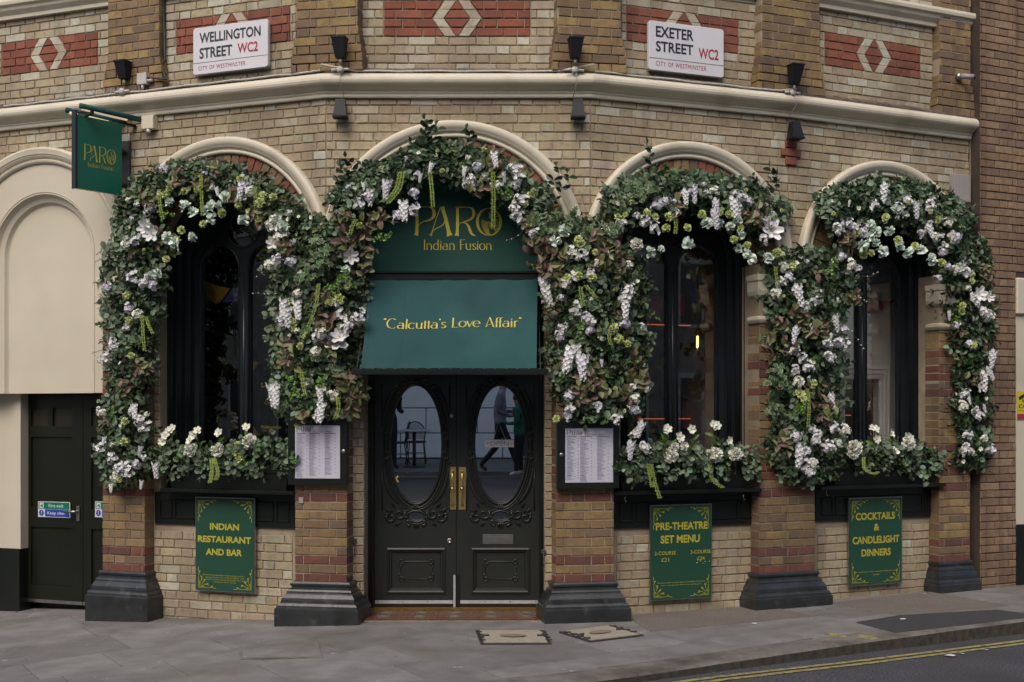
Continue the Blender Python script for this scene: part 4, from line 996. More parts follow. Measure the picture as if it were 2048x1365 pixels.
GL['e'] = ([arc(.33, .31, .31, .31, 5, 315, 20), [(.06, .33), (.62, .33)]], .62)
GL['f'] = ([[(.12, .78), (.12, 0)], arc(.32, .78, .20, .2, 180, 70, 8), [(.0, .58), (.28, .58)], [(.05, 0), (.2, 0)]], .26)
GL['r'] = ([[(.10, .62), (.10, 0)], arc(.32, .40, .22, .22, 180, 60, 8), [(.02, 0), (.18, 0)]], .42)
GL[' '] = ([], .36)
def fancy(g, s, x0, x1, y0, y1, T, thick=.085, thin=.026, bend=lambda t: 0):
    tot = sum(GL[c][1]+.07 for c in s)-.07; sx = (x1-x0)/tot; sy = y1-y0; x = 0
    for c in s:
        st_, w = GL[c]
        for q in st_:
            forced = False; q = list(q)
            if q and q[-1] == 'thin': forced = True; q = q[:-1]
            pts = [(x0+(x+p[0])*sx, y0+p[1]*sy+bend((x+p[0])/tot)) for p in q]; ws = []
            for i in range(len(pts)):
                a, b = pts[max(0, i-1)], pts[min(len(pts)-1, i+1)]; d = math.hypot(b[0]-a[0], b[1]-a[1]) or 1
                v = abs(b[1]-a[1])/d; ws.append(sy*(thin if forced else thin+(thick-thin)*v**1.4)*(1.25))
            rib(g, pts, ws, T)
        x += w+.07
# scale: drawing px -> photo px
def Tp(F, n, x0p, y0p, s):
    return lambda x, y: F.P(*(lambda q: (q[0], n, q[1]))(F.un(x0p+x/s, y0p+y/s, n)))
g = G(); paro(g, Tp(F0, -.0275, 790, 380, 8.192)); g.build('wordmark', ['gold_ink'], sb)
x0_, zb_ = F0.un(847, 500, -.0275); x1_, zt_ = F0.un(984, 480, -.0275)
g = G(); fancy(g, 'Indian Fusion', x0_, x1_, zb_, zt_, lambda x, y: F0.P(x, -.0275, y), .085, .03); g.build('strapline', ['gold_ink'], sb)
aw = empty('awning', F0.M(CF, .2, 2.0), label='sloping dark green canvas awning over the black double door', cat='awning')
g = G(); g.cbox(F0.U(736, .05), F0.U(1086, .05), -.04, .06, ZD(561, .05), ZD(547, .05), .004, T=T0); g.box(F0.U(732, .06), F0.U(1092, .06), -.045, .075, ZD(547, .05), ZD(543, .05), T=T0); g.build('top_rail', ['black_paint'], aw)
N0, Z0 = .055, ZD(559, .055); N1, Z1 = .44, ZD(737, .44); ua0, ub0 = F0.U(739, N0), F0.U(1075, N0); ua1, ub1 = F0.U(722, N1), F0.U(1073, N1)
def can(s, t, off=0):
    n = N0+(N1-N0)*t; z = Z0+(Z1-Z0)*t; sag = .020*math.sin(math.pi*t)*(1-.3*math.sin(math.pi*s))+.005*math.sin(9*s+3*t)*math.sin(math.pi*t)+.0035*math.sin(15*t+s*5)*math.sin(math.pi*s)+.003*math.sin(38*s+9*t)*(1-t)**2+.004*math.sin(60*(s-.1)*(t+.2))*max(0, t-.75)*(1 if s < .4 else .3)*4
    u = (ua0+(ua1-ua0)*t)*(1-s)+(ub0+(ub1-ub0)*t)*s; k = math.hypot(N1-N0, Z1-Z0)
    return F0.P(u, n-(sag-off)*(-(Z1-Z0))/k, z+(-1)*(sag-off)*(N1-N0)/k*-1 if 0 else z+(off-sag)*(N1-N0)/k)
g = G(); NX, NY = 36, 20
for off in (0, -.003): g.add([can(i/NX, j/NY, off) for j in range(NY+1) for i in range(NX+1)], [(j*(NX+1)+i, j*(NX+1)+i+1, (j+1)*(NX+1)+i+1, (j+1)*(NX+1)+i) for j in range(NY) for i in range(NX)], smooth=True)
g.build('canvas', ['awning_canvas'], aw, recalc=False)
for s0, s1 in ((0, .022), (.978, 1.0)):
    g = G(); g.add([can(s, j/NY, .0035) for j in range(NY+1) for s in (s0, s1)], [(2*j, 2*j+1, 2*j+3, 2*j+2) for j in range(NY)], smooth=True); g.build('hem', ['awning_canvas'], aw)
for s0 in (.215, ):
    g = G(); g.add([can(s, j/NY, .0028) for j in range(NY+1) for s in (s0, s0+.006)], [(2*j, 2*j+1, 2*j+3, 2*j+2) for j in range(NY)], smooth=True); g.build('seam', ['awning_canvas'], aw)
def TA(x, y): return can(x, y, .006)
def uv_of(px, py):
    best = None
    for j in range(101):
        t = j/100; n = N0+(N1-N0)*t; z = Z0+(Z1-Z0)*t; yy = HY-FPX*(z-EZ)/(D-n)
        if best is None or abs(yy-py) < best[0]: best = (abs(yy-py), t)
    t = best[1]; n = N0+(N1-N0)*t; u = F0.U(px, n); a = ua0+(ua1-ua0)*t; b = ub0+(ub1-ub0)*t; return (u-a)/(b-a), t
s0, t0 = uv_of(766, 655); s1, t1 = uv_of(1043, 635)
tq = (Z0-Z1)*.0
g = G(); fancy(g, '"Calcutta\'s Love Affair"', s0, s1, -t0, -t1, lambda x, y: TA(x, -y), .062, .024, bend=lambda t: -.026*math.sin(math.pi*min(1, t*1.5+.1))+.012)
g.build('lettering', ['gold_ink'], aw)
g = G(); g.cbox(F0.U(703, .46), F0.U(1097, .46), .425, .475, ZD(750, .46), ZD(738, .46), .004, T=T0); bar = g.build('bottom_rail', ['black_paint'], aw)
for i in range(17):
    uu = F0.U(722, .46)+(F0.U(1080, .46)-F0.U(722, .46))*i/16
    g = G(); g.lathe([(.005, 0), (.003, .003)], Matrix.Translation(F0.P(uu, .45, ZD(738, .46)+.0005)), 6); g.build('stud', ['steel'], bar)
for uu in (ua1-.02, ub1+.02):
    g = G(); g.tube([F0.P(uu, .45, Z1-.01), F0.P(uu-.0, -.02, Z1+.02)], .009, 6); g.build('side_arm', ['black_paint'], aw)
    g = G()
    for i in range(30):
        t = i/29; p = F0.P(uu+(.01 if uu > CF else -.01), .44*(1-t)+.0*t, Z1+.01+(.50)*t-.05*math.sin(math.pi*t)); g.tube([p-Vector((0, .004, .009)), p+Vector((0, .004, .009))], .0038, 5)
    g.build('chain', ['cast_iron'], aw)
# ================================================================== POSTERS, MENUS, STREET SIGNS
def panel_T(F, n, u0, u1, z0, z1): return lambda x, z: F.P(u0+(u1-u0)*x, n, z0+(z1-z0)*z)
def corner_orn(g, T, cx, cz, sx, sz, asp):
    def q(x, z): return T(cx+sx*x, cz+sz*z*asp)
    for k in range(4):
        o = .012*k+.0; rib2 = [(o, .30-.055*k), (o, o), (.30-.055*k, o)]
        rib(g, rib2, [.0065]*3, q)
    for pts in ([(.0, .30), (.02, .36), (.0, .42), (-.004, .50)], [(.30, .0), (.36, .025), (.42, .0), (.50, -.004)], [(.06, .30), (.09, .22), (.07, .16)], [(.30, .06), (.22, .09), (.16, .07)], [(.07, .07), (.12, .12), (.17, .16)]):
        w = spl([(a, b, .012) for a, b in pts], 4); rib(g, [(a, b) for a, b, c in w], [.012]*len(w), q)
    for (x, z, s, an) in ((.17, .17, .05, 45), (.10, .26, .035, 80), (.26, .10, .035, 10), (.38, .035, .04, 30), (.035, .38, .04, 60), (.12, .05, .03, 20), (.05, .12, .03, 70)):
        d = Vector((math.cos(R(an)), math.sin(R(an))))*s; n_ = Vector((-d.y, d.x))*.4; p = Vector((x, z))
        g.add([q(*(p-d)), q(*(p+n_)), q(*(p+d)), q(*(p-n_))], [(0, 1, 2, 3)])
def poster(F, px0, px1, py0, py1, label, lines, small, extra=None):
    n = .045; u0, z1 = F.un(px0, py0, n); u1, _ = F.un(px1, py0, n); _, z0 = F.un(px0, py1, n); asp = (u1-u0)/(z1-z0)
    r = empty('poster_board', F.M((u0+u1)/2, n-.02, z0), label=label, cat='poster', group='green and gold poster boards below the windows')
    g = G(); g.box(u0, u1, n-.018, n, z0, z1, T=TW(F)); g.build('frame', ['steel'], r)
    T = panel_T(F, n+.002, u0, u1, z0, z1)
    i = .012; G().add([T(i, i*asp), T(1-i, i*asp), T(1-i, 1-i*asp), T(i, 1-i*asp)], [(0, 1, 2, 3)]).build('print', ['poster_green'], r)
    T = panel_T(F, n+.004, u0, u1, z0, z1)
    g = G()
    for cx, sx in ((.055, 1), (.945, -1)):
        for cz, sz in ((.035, 1), (.965, -1)):
            g.sub = None; corner_orn(g, T, cx, cz, sx*.60, sz*.60, asp)
    g.build('corner_ornament', ['poster_gold'], r, kind='stuff')
    for (s, x0, x1, y0, y1) in lines:
        g = G(); put_text(g, s, x0, x1, y0, y1, T, .034 if y1-y0 > .06 else .012, space=1.0 if y1-y0 > .06 else 1.1); g.build('lettering', ['poster_gold'], r)
    g = G()
    for (s, x0, x1, y0, y1) in small: put_text(g, s, x0, x1, y0, y1, T, .008)
    g.build('small_print', ['poster_gold'], r, kind='stuff')
    if extra:
        g = G(); rs = random.Random(5)
        for _ in range(9):
            x, z = .74+rs.random()*.22, .36+rs.random()*.035; w = rs.uniform(.006, .02); g.add([T(x, z), T(x+w, z+.002), T(x+w*.8, z+w*.45), T(x+.002, z+w*.3)], [(0, 1, 2, 3)])
        g.build('scuff', ['sign_white'], r, kind='stuff')
poster(L, 391, 510, 994, 1181, 'green poster reading INDIAN RESTAURANT AND BAR under the left window', [('INDIAN', .25, .74, .655, .725), ('RESTAURANT', .045, .94, .52, .59), ('AND BAR', .18, .79, .385, .455)],
       [('Embark on an unparalleled dining experience at Paro,', .14, .84, .166, .18), ('distinguished as one of Square Meals\' Top', .17, .82, .142, .156), ('Restaurants in London, blending the sunlight with seasonal', .11, .88, .118, .132), ('celebrations across Europe', .30, .69, .094, .108)])
poster(R1, 1300, 1423.5, 1011, 1203, 'green poster reading PRE-THEATRE SET MENU with two prices', [('PRE-THEATRE', .09, .93, .735, .815), ('SET MENU', .165, .80, .595, .68), ('2-COURSE', .07, .41, .475, .515), ('£21', .18, .30, .405, .445), ('3-COURSE', .65, .98, .475, .515), ('£24', .755, .88, .405, .445)],
       [('European Indian cooking, enjoy an incredible pre-theatre', .12, .88, .175, .19), ('meal, in time for your show, at an amazing price', .17, .82, .148, .163)], True)
poster(R2, 1697.5, 1804, 997, 1174, 'green poster reading COCKTAILS & CANDLELIGHT DINNERS at the right', [('COCKTAILS', .125, .86, .745, .83), ('&', .46, .565, .62, .70), ('CANDLELIGHT', .065, .945, .475, .56), ('DINNERS', .23, .78, .33, .415)],
       [('Bar at the front of the restaurant. Restaurant past', .10, .90, .145, .162), ('the bar!', .44, .57, .112, .128)])
def menu_case(F, px0, px1, py0, py1, q0, q1, r0, r1, label, lockpx, side):
    n = .19; u0, z1 = F.un(px0, py0, n); u1, _ = F.un(px1, py0, n); _, z0 = F.un(px0, py1, n)
    p0, w1 = F.un(q0, r0, n); p1, _ = F.un(q1, r0, n); _, w0 = F.un(q0, r1, n); T = TW(F)
    r = empty('menu_case', F.M((u0+u1)/2, .12, z0), label=label, cat='menu case', group='dark framed menu cases')
    g = G(); plate([[(u0, z0), (u1, z0), (u1, z1), (u0, z1)], [(p0-.006, w0-.006), (p1+.006, w0-.006), (p1+.006, w1+.006), (p0-.006, w1+.006)]], n, n-.07, TZ(F), g); g.build('frame', ['black_paint'], r)
    g = G(); g.box(u0+.002, u1-.002, n-.07, n-.05, z0+.002, z1-.002, T=T); g.build('back', ['black_paint'], r)
    TT = panel_T(F, n-.012, p0, p1, w0, w1); G().add([TT(0, 0), TT(1, 0), TT(1, 1), TT(0, 1)], [(0, 1, 2, 3)]).build('menu_sheet', ['paper'], r)
    TT = panel_T(F, n-.010, p0, p1, w0, w1); g = G(); gd = G(); rs = random.Random(px0)
    for col in range(3):
        x0 = (.035, .31, .66)[col]; y = .84
        gd.add([TT(x0, y), TT(x0+.2+.05*(col > 0), y), TT(x0+.2+.05*(col > 0), y+.01), TT(x0, y+.01)], [(0, 1, 2, 3)]); y -= .03
        while y > .05:
            head = rs.random() < .05
            w = rs.uniform(.08, .14); (gd if head else g).add([TT(x0, y), TT(x0+w, y), TT(x0+w, y+.009), TT(x0, y+.009)], [(0, 1, 2, 3)])
            g.add([TT(x0+.22, y), TT(x0+.25, y), TT(x0+.25, y+.009), TT(x0+.22, y+.009)], [(0, 1, 2, 3)])
            for _ in range(rs.choice([1, 2, 2])):
                y -= .021; w = rs.uniform(.12, .20); g.add([TT(x0, y), TT(x0+w, y), TT(x0+w, y+.006), TT(x0, y+.006)], [(0, 1, 2, 3)])
            y -= .027
    g.build('menu_text', ['print_grey'], r, kind='stuff')
    put_text(gd, 'Set Menu' if 0 else 'À La Carte Menu', .40, .80, .865, .91, TT, 0)
    sc_ = 1/1450*.33; paro(gd, lambda x, y: TT(.03+(x-310)*sc_, .965-(y-270)*sc_*.8)); gd.build('menu_heading', ['print_dark'], r)
    g = G(); G().add([F.P(a, n-.004, b) for a, b in ((p0-.006, w0-.006), (p1+.006, w0-.006), (p1+.006, w1+.006), (p0-.006, w1+.006))], [(0, 1, 2, 3)]).build('pane', ['clear_glass'], r, recalc=False)
    uu, zz = F.un(lockpx[0], lockpx[1], n); g.lathe([(.017, 0), (.017, .004), (.012, .009), (.004, .009)], F.M(uu, n, zz) @ Matrix.Rotation(R(90), 4, 'X'), 14); g.build('lock', ['steel'], r)
menu_case(P2, 576, 693, 842, 970, 589, 679, 851, 957, 'dark menu case holding a white menu on the pier left of the door', (687, 903), 1)
menu_case(P3, 1115, 1238, 838, 978, 1131, 1227, 857, 966, 'dark menu case holding a white menu on the pier right of the door', (1123, 910), -1)
def street_sign(F, c, label, word1, word2):
    (x0, y0), (x1, y1), (x2, y2), (x3, y3) = c   # TL TR BR BL
    n = .02; u0, zt = F.un(x0, y0, n); u1, zt1 = F.un(x1, y1, n); _, zb = F.un(x3, y3, n); _, zb1 = F.un(x2, y2, n); tilt = ((zt1-zt)+(zb1-zb))/2; h = ((zt-zb)+(zt1-zb1))/2; w = u1-u0
    def T(x, z, d=0.): return F.P(u0+w*x, n+d, zb+h*z+tilt*x)
    r = empty('street_sign', F.M((u0+u1)/2, n, zb), label=label, cat='street sign', group='white enamel street name signs')
    def rr_(i, k=5):
        out = []; a = .035
        for (cx, cz, s) in ((1-a, 1-a*w/h, 0), (a, 1-a*w/h, 90), (a, a*w/h, 180), (1-a, a*w/h, 270)):
            for j in range(k): t = R(s+90*j/(k-1)); out.append((cx+(a-i)*math.cos(t), cz+(a-i)*w/h*math.sin(t)))
        return out
    g = G(); o = rr_(0); m = len(o); i_ = rr_(.006)
    g.add([T(x, z, -.03) for x, z in o]+[T(x, z, .004) for x, z in o]+[T(x, z, .008) for x, z in i_], [(j, (j+1) % m, m+(j+1) % m, m+j) for j in range(m)]+[(m+j, m+(j+1) % m, 2*m+(j+1) % m, 2*m+j) for j in range(m)]+[tuple(range(2*m, 3*m)), tuple(range(m))]); g.build('plate', ['sign_white'], r)
    Q = lambda x, z: T(x, z, .0095)
    for s, x_0, x_1, z0, z1 in word1: g = G(); put_text(g, s, x_0, x_1, z0, z1, Q, .024); g.build('lettering', ['ink_black'], r)
    for s, x_0, x_1, z0, z1 in word2: g = G(); put_text(g, s, x_0, x_1, z0, z1, Q, .022 if z1-z0 > .15 else .0, space=1.0 if z1-z0 > .15 else 1.12); g.build('red_lettering', ['ink_red'], r)
    G().add([Q(.0, .243), Q(1, .243), Q(1, .252), Q(0, .252)], [(0, 1, 2, 3)]).build('rule', ['ink_black'], r)
street_sign(L, ((387, 59), (537, 38), (537, 135), (387, 152)), 'white street sign reading WELLINGTON STREET WC2, upper left', [('WELLINGTON', .09, .905, .66, .88), ('STREET', .09, .53, .33, .56)], [('WC2', .60, .87, .35, .56), ('CITY OF WESTMINSTER', .075, .705, .09, .175)])
street_sign(R1, ((1297, 42), (1447, 60), (1447, 158), (1297, 140)), 'white street sign reading EXETER STREET WC2, upper right', [('EXETER', .09, .59, .68, .90), ('STREET', .09, .585, .385, .60)], [('WC2', .655, .925, .345, .56), ('CITY OF WESTMINSTER', .09, .76, .10, .19)])
# ---- projecting sign
YA = L.P(L.U(241, .14), .14, 0).y; A_ = Vector(((241-CX)/FPX*YA, YA)); YB = YA/1.032; B_ = Vector(((151-CX)/FPX*YB, YB)); d_ = (B_-A_); nz0, nz1 = .14, .14+d_.length; d_.normalize()
S_ = Fac(A_.x-.14*d_.x, A_.y-.14*d_.y, math.atan2(d_.x, -d_.y)); u_ = 0.0
zt = EZ+(HY-249)*YA/FPX; zb = EZ+(HY-391)*YA/FPX
ps = empty('projecting_sign', S_.M(u_, .14, zb), label='dark green double-sided projecting sign on a bracket at the left', cat='sign')
g = G(); g.cbox(u_-.025, u_+.025, nz0, nz1, zb, zt, .003, T=TW(S_)); g.build('sign_box', ['sign_green'], ps)
g = G(); g.box(u_-.03, u_+.03, nz1, nz1+.018, zb-.004, zt+.035, T=TW(S_)); g.build('edge_frame', ['black_paint'], ps)
for s in (-1, 1):
    Q = (lambda x, z, s=s: S_.P(u_+s*.0275, nz1+(nz0-nz1)*(x if s > 0 else 1-x), zb+(zt-zb)*z))
    g = G(); paro(g, lambda x, y: Q(.14+(x-310)/1450*.72, .62-(y-270)/1450*.72*.93)); g.build('wordmark', ['poster_gold'], ps)
    g = G(); fancy(g, 'Indian Fusion', .23, .80, .315, .375, Q, .12, .05); g.build('strapline', ['poster_gold'], ps)
    g = G(); g.tube([S_.P(u_+s*.11, nz0-.16, zt+.045), S_.P(u_+s*.11, nz1+.02, zt+.055)], .023, 10); sl_ = g.build('light_trough', ['awning_canvas'], ps)
    g = G(); g.tube([S_.P(u_+s*.10, nz0, zt+.026), S_.P(u_+s*.10, nz1, zt+.036)], .014, 6); g.build('lamp_lens', ['sign_lamp_lens'], sl_)
g = G(); g.box(u_-.12, u_+.12, nz1-.10, nz1-.07, zt, zt+.05, T=TW(S_)); g.box(u_-.02, u_+.02, 0, nz0+.1, zt+.0, zt+.02, T=TW(S_)); g.build('hanger', ['black_paint'], ps, kind='stuff')
ub_, _ = L.un(254, 330, 0); 
g = G(); g.box(ub_-.045, ub_+.045, .0, .03, zb+.03, zt-.12, T=TW(L)); g.box(ub_-.06, ub_+.02, .03, .15, zb+.10, zb+.12, T=TW(L)); g.box(ub_-.06, ub_+.02, .03, .15, zt-.22, zt-.20, T=TW(L)); g.build('wall_bracket', ['cast_iron'], ps)
# ---- flood lights
def flood(F, px, py0, py1, up, n, label):
    """tapered square fitting: wide mouth up or down"""
    u, z1 = F.un(px, py0, n+.06); _, z0 = F.un(px, py1, n+.06); h = z1-z0
    r = empty('flood_light', F.M(u, n, z0), label=label, cat='flood light', group='small black wall flood lights')
    w0, w1 = (.036, .056) if up else (.056, .036); d0, d1 = (.06, .10) if up else (.10, .06)
    M = F.M(u, n+.02, z0)
    g = G(); g.add([(-w0, 0, 0), (w0, 0, 0), (w0, -d0, .0), (-w0, -d0, 0), (-w1, 0, h), (w1, 0, h), (w1, -d1, h), (-w1, -d1, h)], [(0, 1, 2, 3), (4, 5, 6, 7), (0, 1, 5, 4), (1, 2, 6, 5), (2, 3, 7, 6), (3, 0, 4, 7)])
    bm_ = g.build('housing', ['lamp_black'], r, M)
    zz = h if up else 0; w, d = (w1, d1) if up else (w0, d0); s = 1 if up else -1
    g = G(); g.box(-w-.004, w+.004, -d-.004, .004, min(zz, zz+s*.012), max(zz, zz+s*.012)); g.build('rim', ['lamp_black'], r, M)
    g = G(); g.box(-.02, .02, 0, .03, h*.35, h*.65); g.build('wall_bracket', ['lamp_black'], r, M)
    if up:
        g = G(); g.tube([(0, -.03, -.005), (0, -.03, -.035)], .012, 8); g.build('gland', ['cable_white'], r, M)
    return u, z0, z1
fl = [flood(L, 247, 126, 158, True, .055, 'black uplighter left of the white sensor box, above the projecting sign'),
      flood(P2, 680, 79, 116, True, .10, 'black uplighter on the yellow pier left of the centre, above the cornice'),
      flood(F0, 681, 199, 234, False, .01, 'black downlighter below the cornice at the left shoulder of the door arch'),
      flood(P3, 1151, 80, 117, True, .10, 'black uplighter on the yellow pier right of the centre, above the cornice'),
      flood(F0, 1156, 199, 235, False, .01, 'black downlighter below the cornice at the right shoulder of the door arch'),
      flood(P4, 1590, 133, 168, True, .10, 'rightmost black uplighter, on the yellow pier right of the EXETER STREET sign'),
      flood(P4, 1590, 244, 277, False, .03, 'rightmost black downlighter, above the small red brick cross')]
# junctions and cables on the cornice
def cable(name, pts, r_, m, label, cat='cable', grp=None): 
    g = G(); g.tube(pts, r_, 6); return g.buildw(name, [m], None, Matrix.Translation(pts[0]), label=label, cat=cat, group=grp)
def sag(F, a, b, n, z, k=10): return [F.P(a+(b-a)*i/k, n, z+.004*math.sin(i*2.1)) for i in range(k+1)]
ztop = 4.452
pts = sag(L, L.U(8, .10), L.U(222, .10), .10, ztop)+sag(L, L.U(240, .10), L.U(340, .10), .10, ztop, 4)+sag(L, L.U(350, .10), L.U(640, .10), .10, ztop+.004)+[P2.P(0, .12, ztop+.05)]+sag(F0, F0.U(715, .1), F0.U(1120, .1), .10, ztop)+[P3.P(0, .12, ztop+.05)]+sag(R1, R1.U(1190, .1), R1.U(1560, .1), .10, ztop)+[P4.P(0, .12, ztop+.03)]
cable('cable', pts, .008, 'cable_white', 'white supply cable running along the top of the cream cornice')
for (F, px, py) in ((P2, 680, 139), (P3, 1150, 140), (P4, 1586, 185), (L, 243, 183)):
    u, z = F.un(px, py, .12); r = empty('junction_box', F.M(u, .10, z), label='small round white cable junction directly under '+{680: 'the uplighter left of centre', 1150: 'the uplighter right of centre', 1586: 'the rightmost uplighter', 243: 'the leftmost uplighter'}[px], cat='junction box', group='round cable junctions on the cornice')
    g = G(); g.lathe([(.028, 0), (.030, .012), (.026, .03), (.012, .036)], F.M(u, .10, z) @ Matrix.Rotation(R(90), 4, 'X'), 14); g.build('body', ['cable_white'], r)
    g = G(); g.tube([F.P(u-.075, .115, z-.002), F.P(u-.03, .115, z)], .011, 7); g.build('gland', ['cable_white'], r)
    g = G(); g.tube([F.P(u+.075, .115, z-.002), F.P(u+.03, .115, z)], .011, 7); g.build('gland', ['cable_white'], r)
for (F, px, py0, py1) in ((P2, 680, 147, 199), (P3, 1152, 148, 199), (P4, 1592, 190, 244)):
    u, z0 = F.un(px, py0, .15); _, z1 = F.un(px, py1, .03); cable('cable', [F.P(u, .14, z0), F.P(u, .155, 4.41), F.P(u+.004, .15, 4.33), F.P(u, .06, 4.26), F.P(u, .03, z1)], .0035, 'grey_box', {680: 'thin grey cable over the cornice to the downlighter left of the door arch', 1152: 'thin grey cable over the cornice to the downlighter right of the door arch', 1592: 'thin grey cable over the cornice to the rightmost downlighter'}[px])
def ubox(name, F, px0, px1, py0, py1, n0, n1, m, label, cat, extra=None):
    u0, z1 = F.un(px0, py0, n1); u1, _ = F.un(px1, py0, n1); _, z0 = F.un(px0, py1, n1); r = empty(name, F.M((u0+u1)/2, n0, z0), label=label, cat=cat)
    g = G(); g.cbox(u0, u1, n0, n1, z0, z1, .004, T=TW(F)); g.build('casing', [m], r)
    if extra: extra(r, F, u0, u1, z0, z1)
    return r
def lens(r, F, u0, u1, z0, z1): g = G(); g.lathe([(.018, -.03), (.02, -.015), (.016, 0)], Matrix.Translation(F.P((u0+u1)/2, .05, z0)), 10); g.build('sensor_dome', ['sign_white'], r)
def glnd(r, F, u0, u1, z0, z1): g = G(); g.tube([F.P((u0+u1)/2, .10, z0), F.P((u0+u1)/2, .10, z0-.04)], .013, 8); g.tube([F.P(u1, .10, z0+.03), F.P(u1+.05, .10, z0+.03)], .013, 8); g.build('gland', ['cable_white'], r)
def lid(r, F, u0, u1, z0, z1): g = G(); g.cbox(u0-.004, u1+.004, .06, .066, z0+.01, z1-.01, .002, T=TW(F)); g.build('lid', ['grey_box'], r)
ubox('motion_sensor', L, 282, 306, 232, 259, 0, .07, 'cream_stone', 'cream motion sensor box under the cornice right of the projecting sign', 'sensor', lens)
ubox('junction_box', L, 273, 292, 147, 170, .05, .12, 'cable_white', 'white square electrical box beside the leftmost uplighter', 'electrical box', glnd)
ubox('meter_box', R2, 1908, 1940, 347, 404, 0, .06, 'grey_box', 'plain grey metal cabinet high on the right end of the wall', 'cabinet', lid)
u, z = L.un(322, -20, .03); u2, z2 = L.un(322, 118, .03)
cable('cable', [L.P(u, .0, 5.3), L.P(u2+.02, .0, z2), L.P(u2+.0, .03, z2-.06), L.P(u2+.06, .06, z2-.16), L.P(u2+.10, .09, z2-.20), L.P(u2-.10, .10, z2-.17), L.P(u2-.16, .10, z2-.14)], .009, 'cable_black', 'black cable running down the wall left of the WELLINGTON STREET sign')
# camera on the right, drain pipe
u, z = R2.un(1930, 152, .12); r = empty('security_camera', R2.M(u, .06, z), label='small grey security camera at the right end above the cornice', cat='camera')
g = G(); g.lathe([(.03, -.02), (.035, .0), (.03, .02)], R2.M(u-.03, .08, z) @ Matrix.Rotation(R(90), 4, 'X'), 12); g.build('mount', ['steel'], r)
g = G(); g.tube([R2.P(u-.03, .10, z), R2.P(u+.05, .18, z-.02)], .024, 10); g.build('barrel', ['grey_box'], r)
g = G(); g.tube([R2.P(u+.05, .18, z-.02), R2.P(u+.058, .19, z-.022)], .02, 10); g.build('lens', ['ink_black'], r)
u = R2.U(1944, .03); g = G(); g.tube([R2.P(u, .015, zz) for zz in (.25, 2, 4.25)], .011, 8); g.buildw('conduit_pipe', ['mortar'], None, R2.M(u, .03, .25), label='thin buff conduit pipe in the corner between the two buildings', cat='pipe')
# ================================================================== PLANTS
rf = random.Random(21)
def leafgeo(g, M, l, w, fold=.25, droop=.15, mi=0, pts=3, notch=False):
    """leaf along +Y, face +Z"""
    if pts == 5:   # ivy
        o = [(0, 0), (.32, .05), (.50, .30), (.28, .42), (.40, .72), (.16, .68), (0, 1.0)]
    elif pts == 4: o = [(0, 0), (.34, .16), (.5, .45), (.40, .78), (.14, .97), (0, 1.0)]     # round
    else: o = [(0, 0), (.36, .25), (.5, .52), (.34, .80), (0, 1.0)]
    n = len(o); mid = [(0, y) for x, y in o]
    def z(x, y): return abs(x)*w*fold*2-droop*l*y*y
    vs = [M @ Vector((x*w, y*l, z(x, y))) for x, y in o]+[M @ Vector((0, y*l, z(0, y))) for x, y in mid[1:-1]]+[M @ Vector((-x*w, y*l, z(x, y))) for x, y in o[1:-1]]
    c = lambda i: 0 if i == 0 else n-1 if i == n-1 else n+i-1
    Lf = lambda i: 0 if i == 0 else n-1 if i == n-1 else n+(n-2)+i-1
    fs = []
    for i in range(n-1):
        a = [i, i+1, c(i+1), c(i)]; b = [Lf(i+1), Lf(i), c(i), c(i+1)]
        for q in (a, b):
            q2 = []; [q2.append(x) for x in q if x not in q2]
            if len(q2) > 2: fs.append(q2)
    g.add(vs, fs, mi)
def RX(a): return Matrix.Rotation(R(a), 4, 'X')
def RY(a): return Matrix.Rotation(R(a), 4, 'Y')
def RZ(a): return Matrix.Rotation(R(a), 4, 'Z')
TR = Matrix.Translation
def sprig(kind, seed):
    r = random.Random(seed); g = G(); n = {'grey': 9, 'dark': 8, 'mid': 8, 'pink': 6, 'ivy': 6, 'fern': 22, 'small': 9}[kind]; Ln = {'grey': .20, 'dark': .21, 'mid': .19, 'pink': .15, 'ivy': .16, 'fern': .16, 'small': .15}[kind]
    pts = [Vector((.02*math.sin(i*1.3+seed), Ln*i/6, .02*math.sin(i*.9))) for i in range(7)]; g.tube(pts, .0022, 4, mi=1)
    for i in range(n):
        t = (i+.6)/n; p = pts[min(6, int(t*6))]; s = 1 if i % 2 else -1; an = r.uniform(35, 80)*s if i < n-1 else 0
        M = TR(p) @ RZ(-an) @ RX(r.uniform(-35, 35)) @ RY(r.uniform(-45, 45))
        k = r.uniform(.8, 1.15)*(1-.25*abs(t-.4))
        if kind == 'grey': leafgeo(g, M, .062*k, .056*k, .12, .2, 0, 4)
        elif kind == 'small': leafgeo(g, M, .045*k, .03*k, .15, .2, 0, 3)
        elif kind == 'dark': leafgeo(g, M, .078*k, .046*k, .3, .2)
        elif kind == 'mid': leafgeo(g, M, .074*k, .050*k, .22, .25)
        elif kind == 'pink': leafgeo(g, M, .088*k, .058*k, .3, .25, 2 if i % 2 else 0)
        elif kind == 'ivy': leafgeo(g, M, .085*k, .085*k, .08, .15, 2, 5); leafgeo(g, M @ TR((0, .010, .003)), .064*k, .060*k, .08, .15, 0, 5)
        else: leafgeo(g, M, .03*k, .018*k, .1, .1)
    mats = {'grey': ['leaf_grey', 'stem'], 'small': ['leaf_grey', 'stem'], 'dark': ['leaf_dark', 'stem'], 'mid': ['leaf_mid', 'stem'], 'pink': ['leaf_olive', 'stem', 'leaf_pink'], 'ivy': ['leaf_mid', 'stem', 'leaf_pale'], 'fern': ['leaf_lime', 'stem']}[kind]
    return g.mesh('leaf_sprig', mats, False)
SPR = {k: [sprig(k, i*7+3) for i in range(4)] for k in ('grey', 'dark', 'mid', 'pink', 'ivy', 'fern', 'small')}
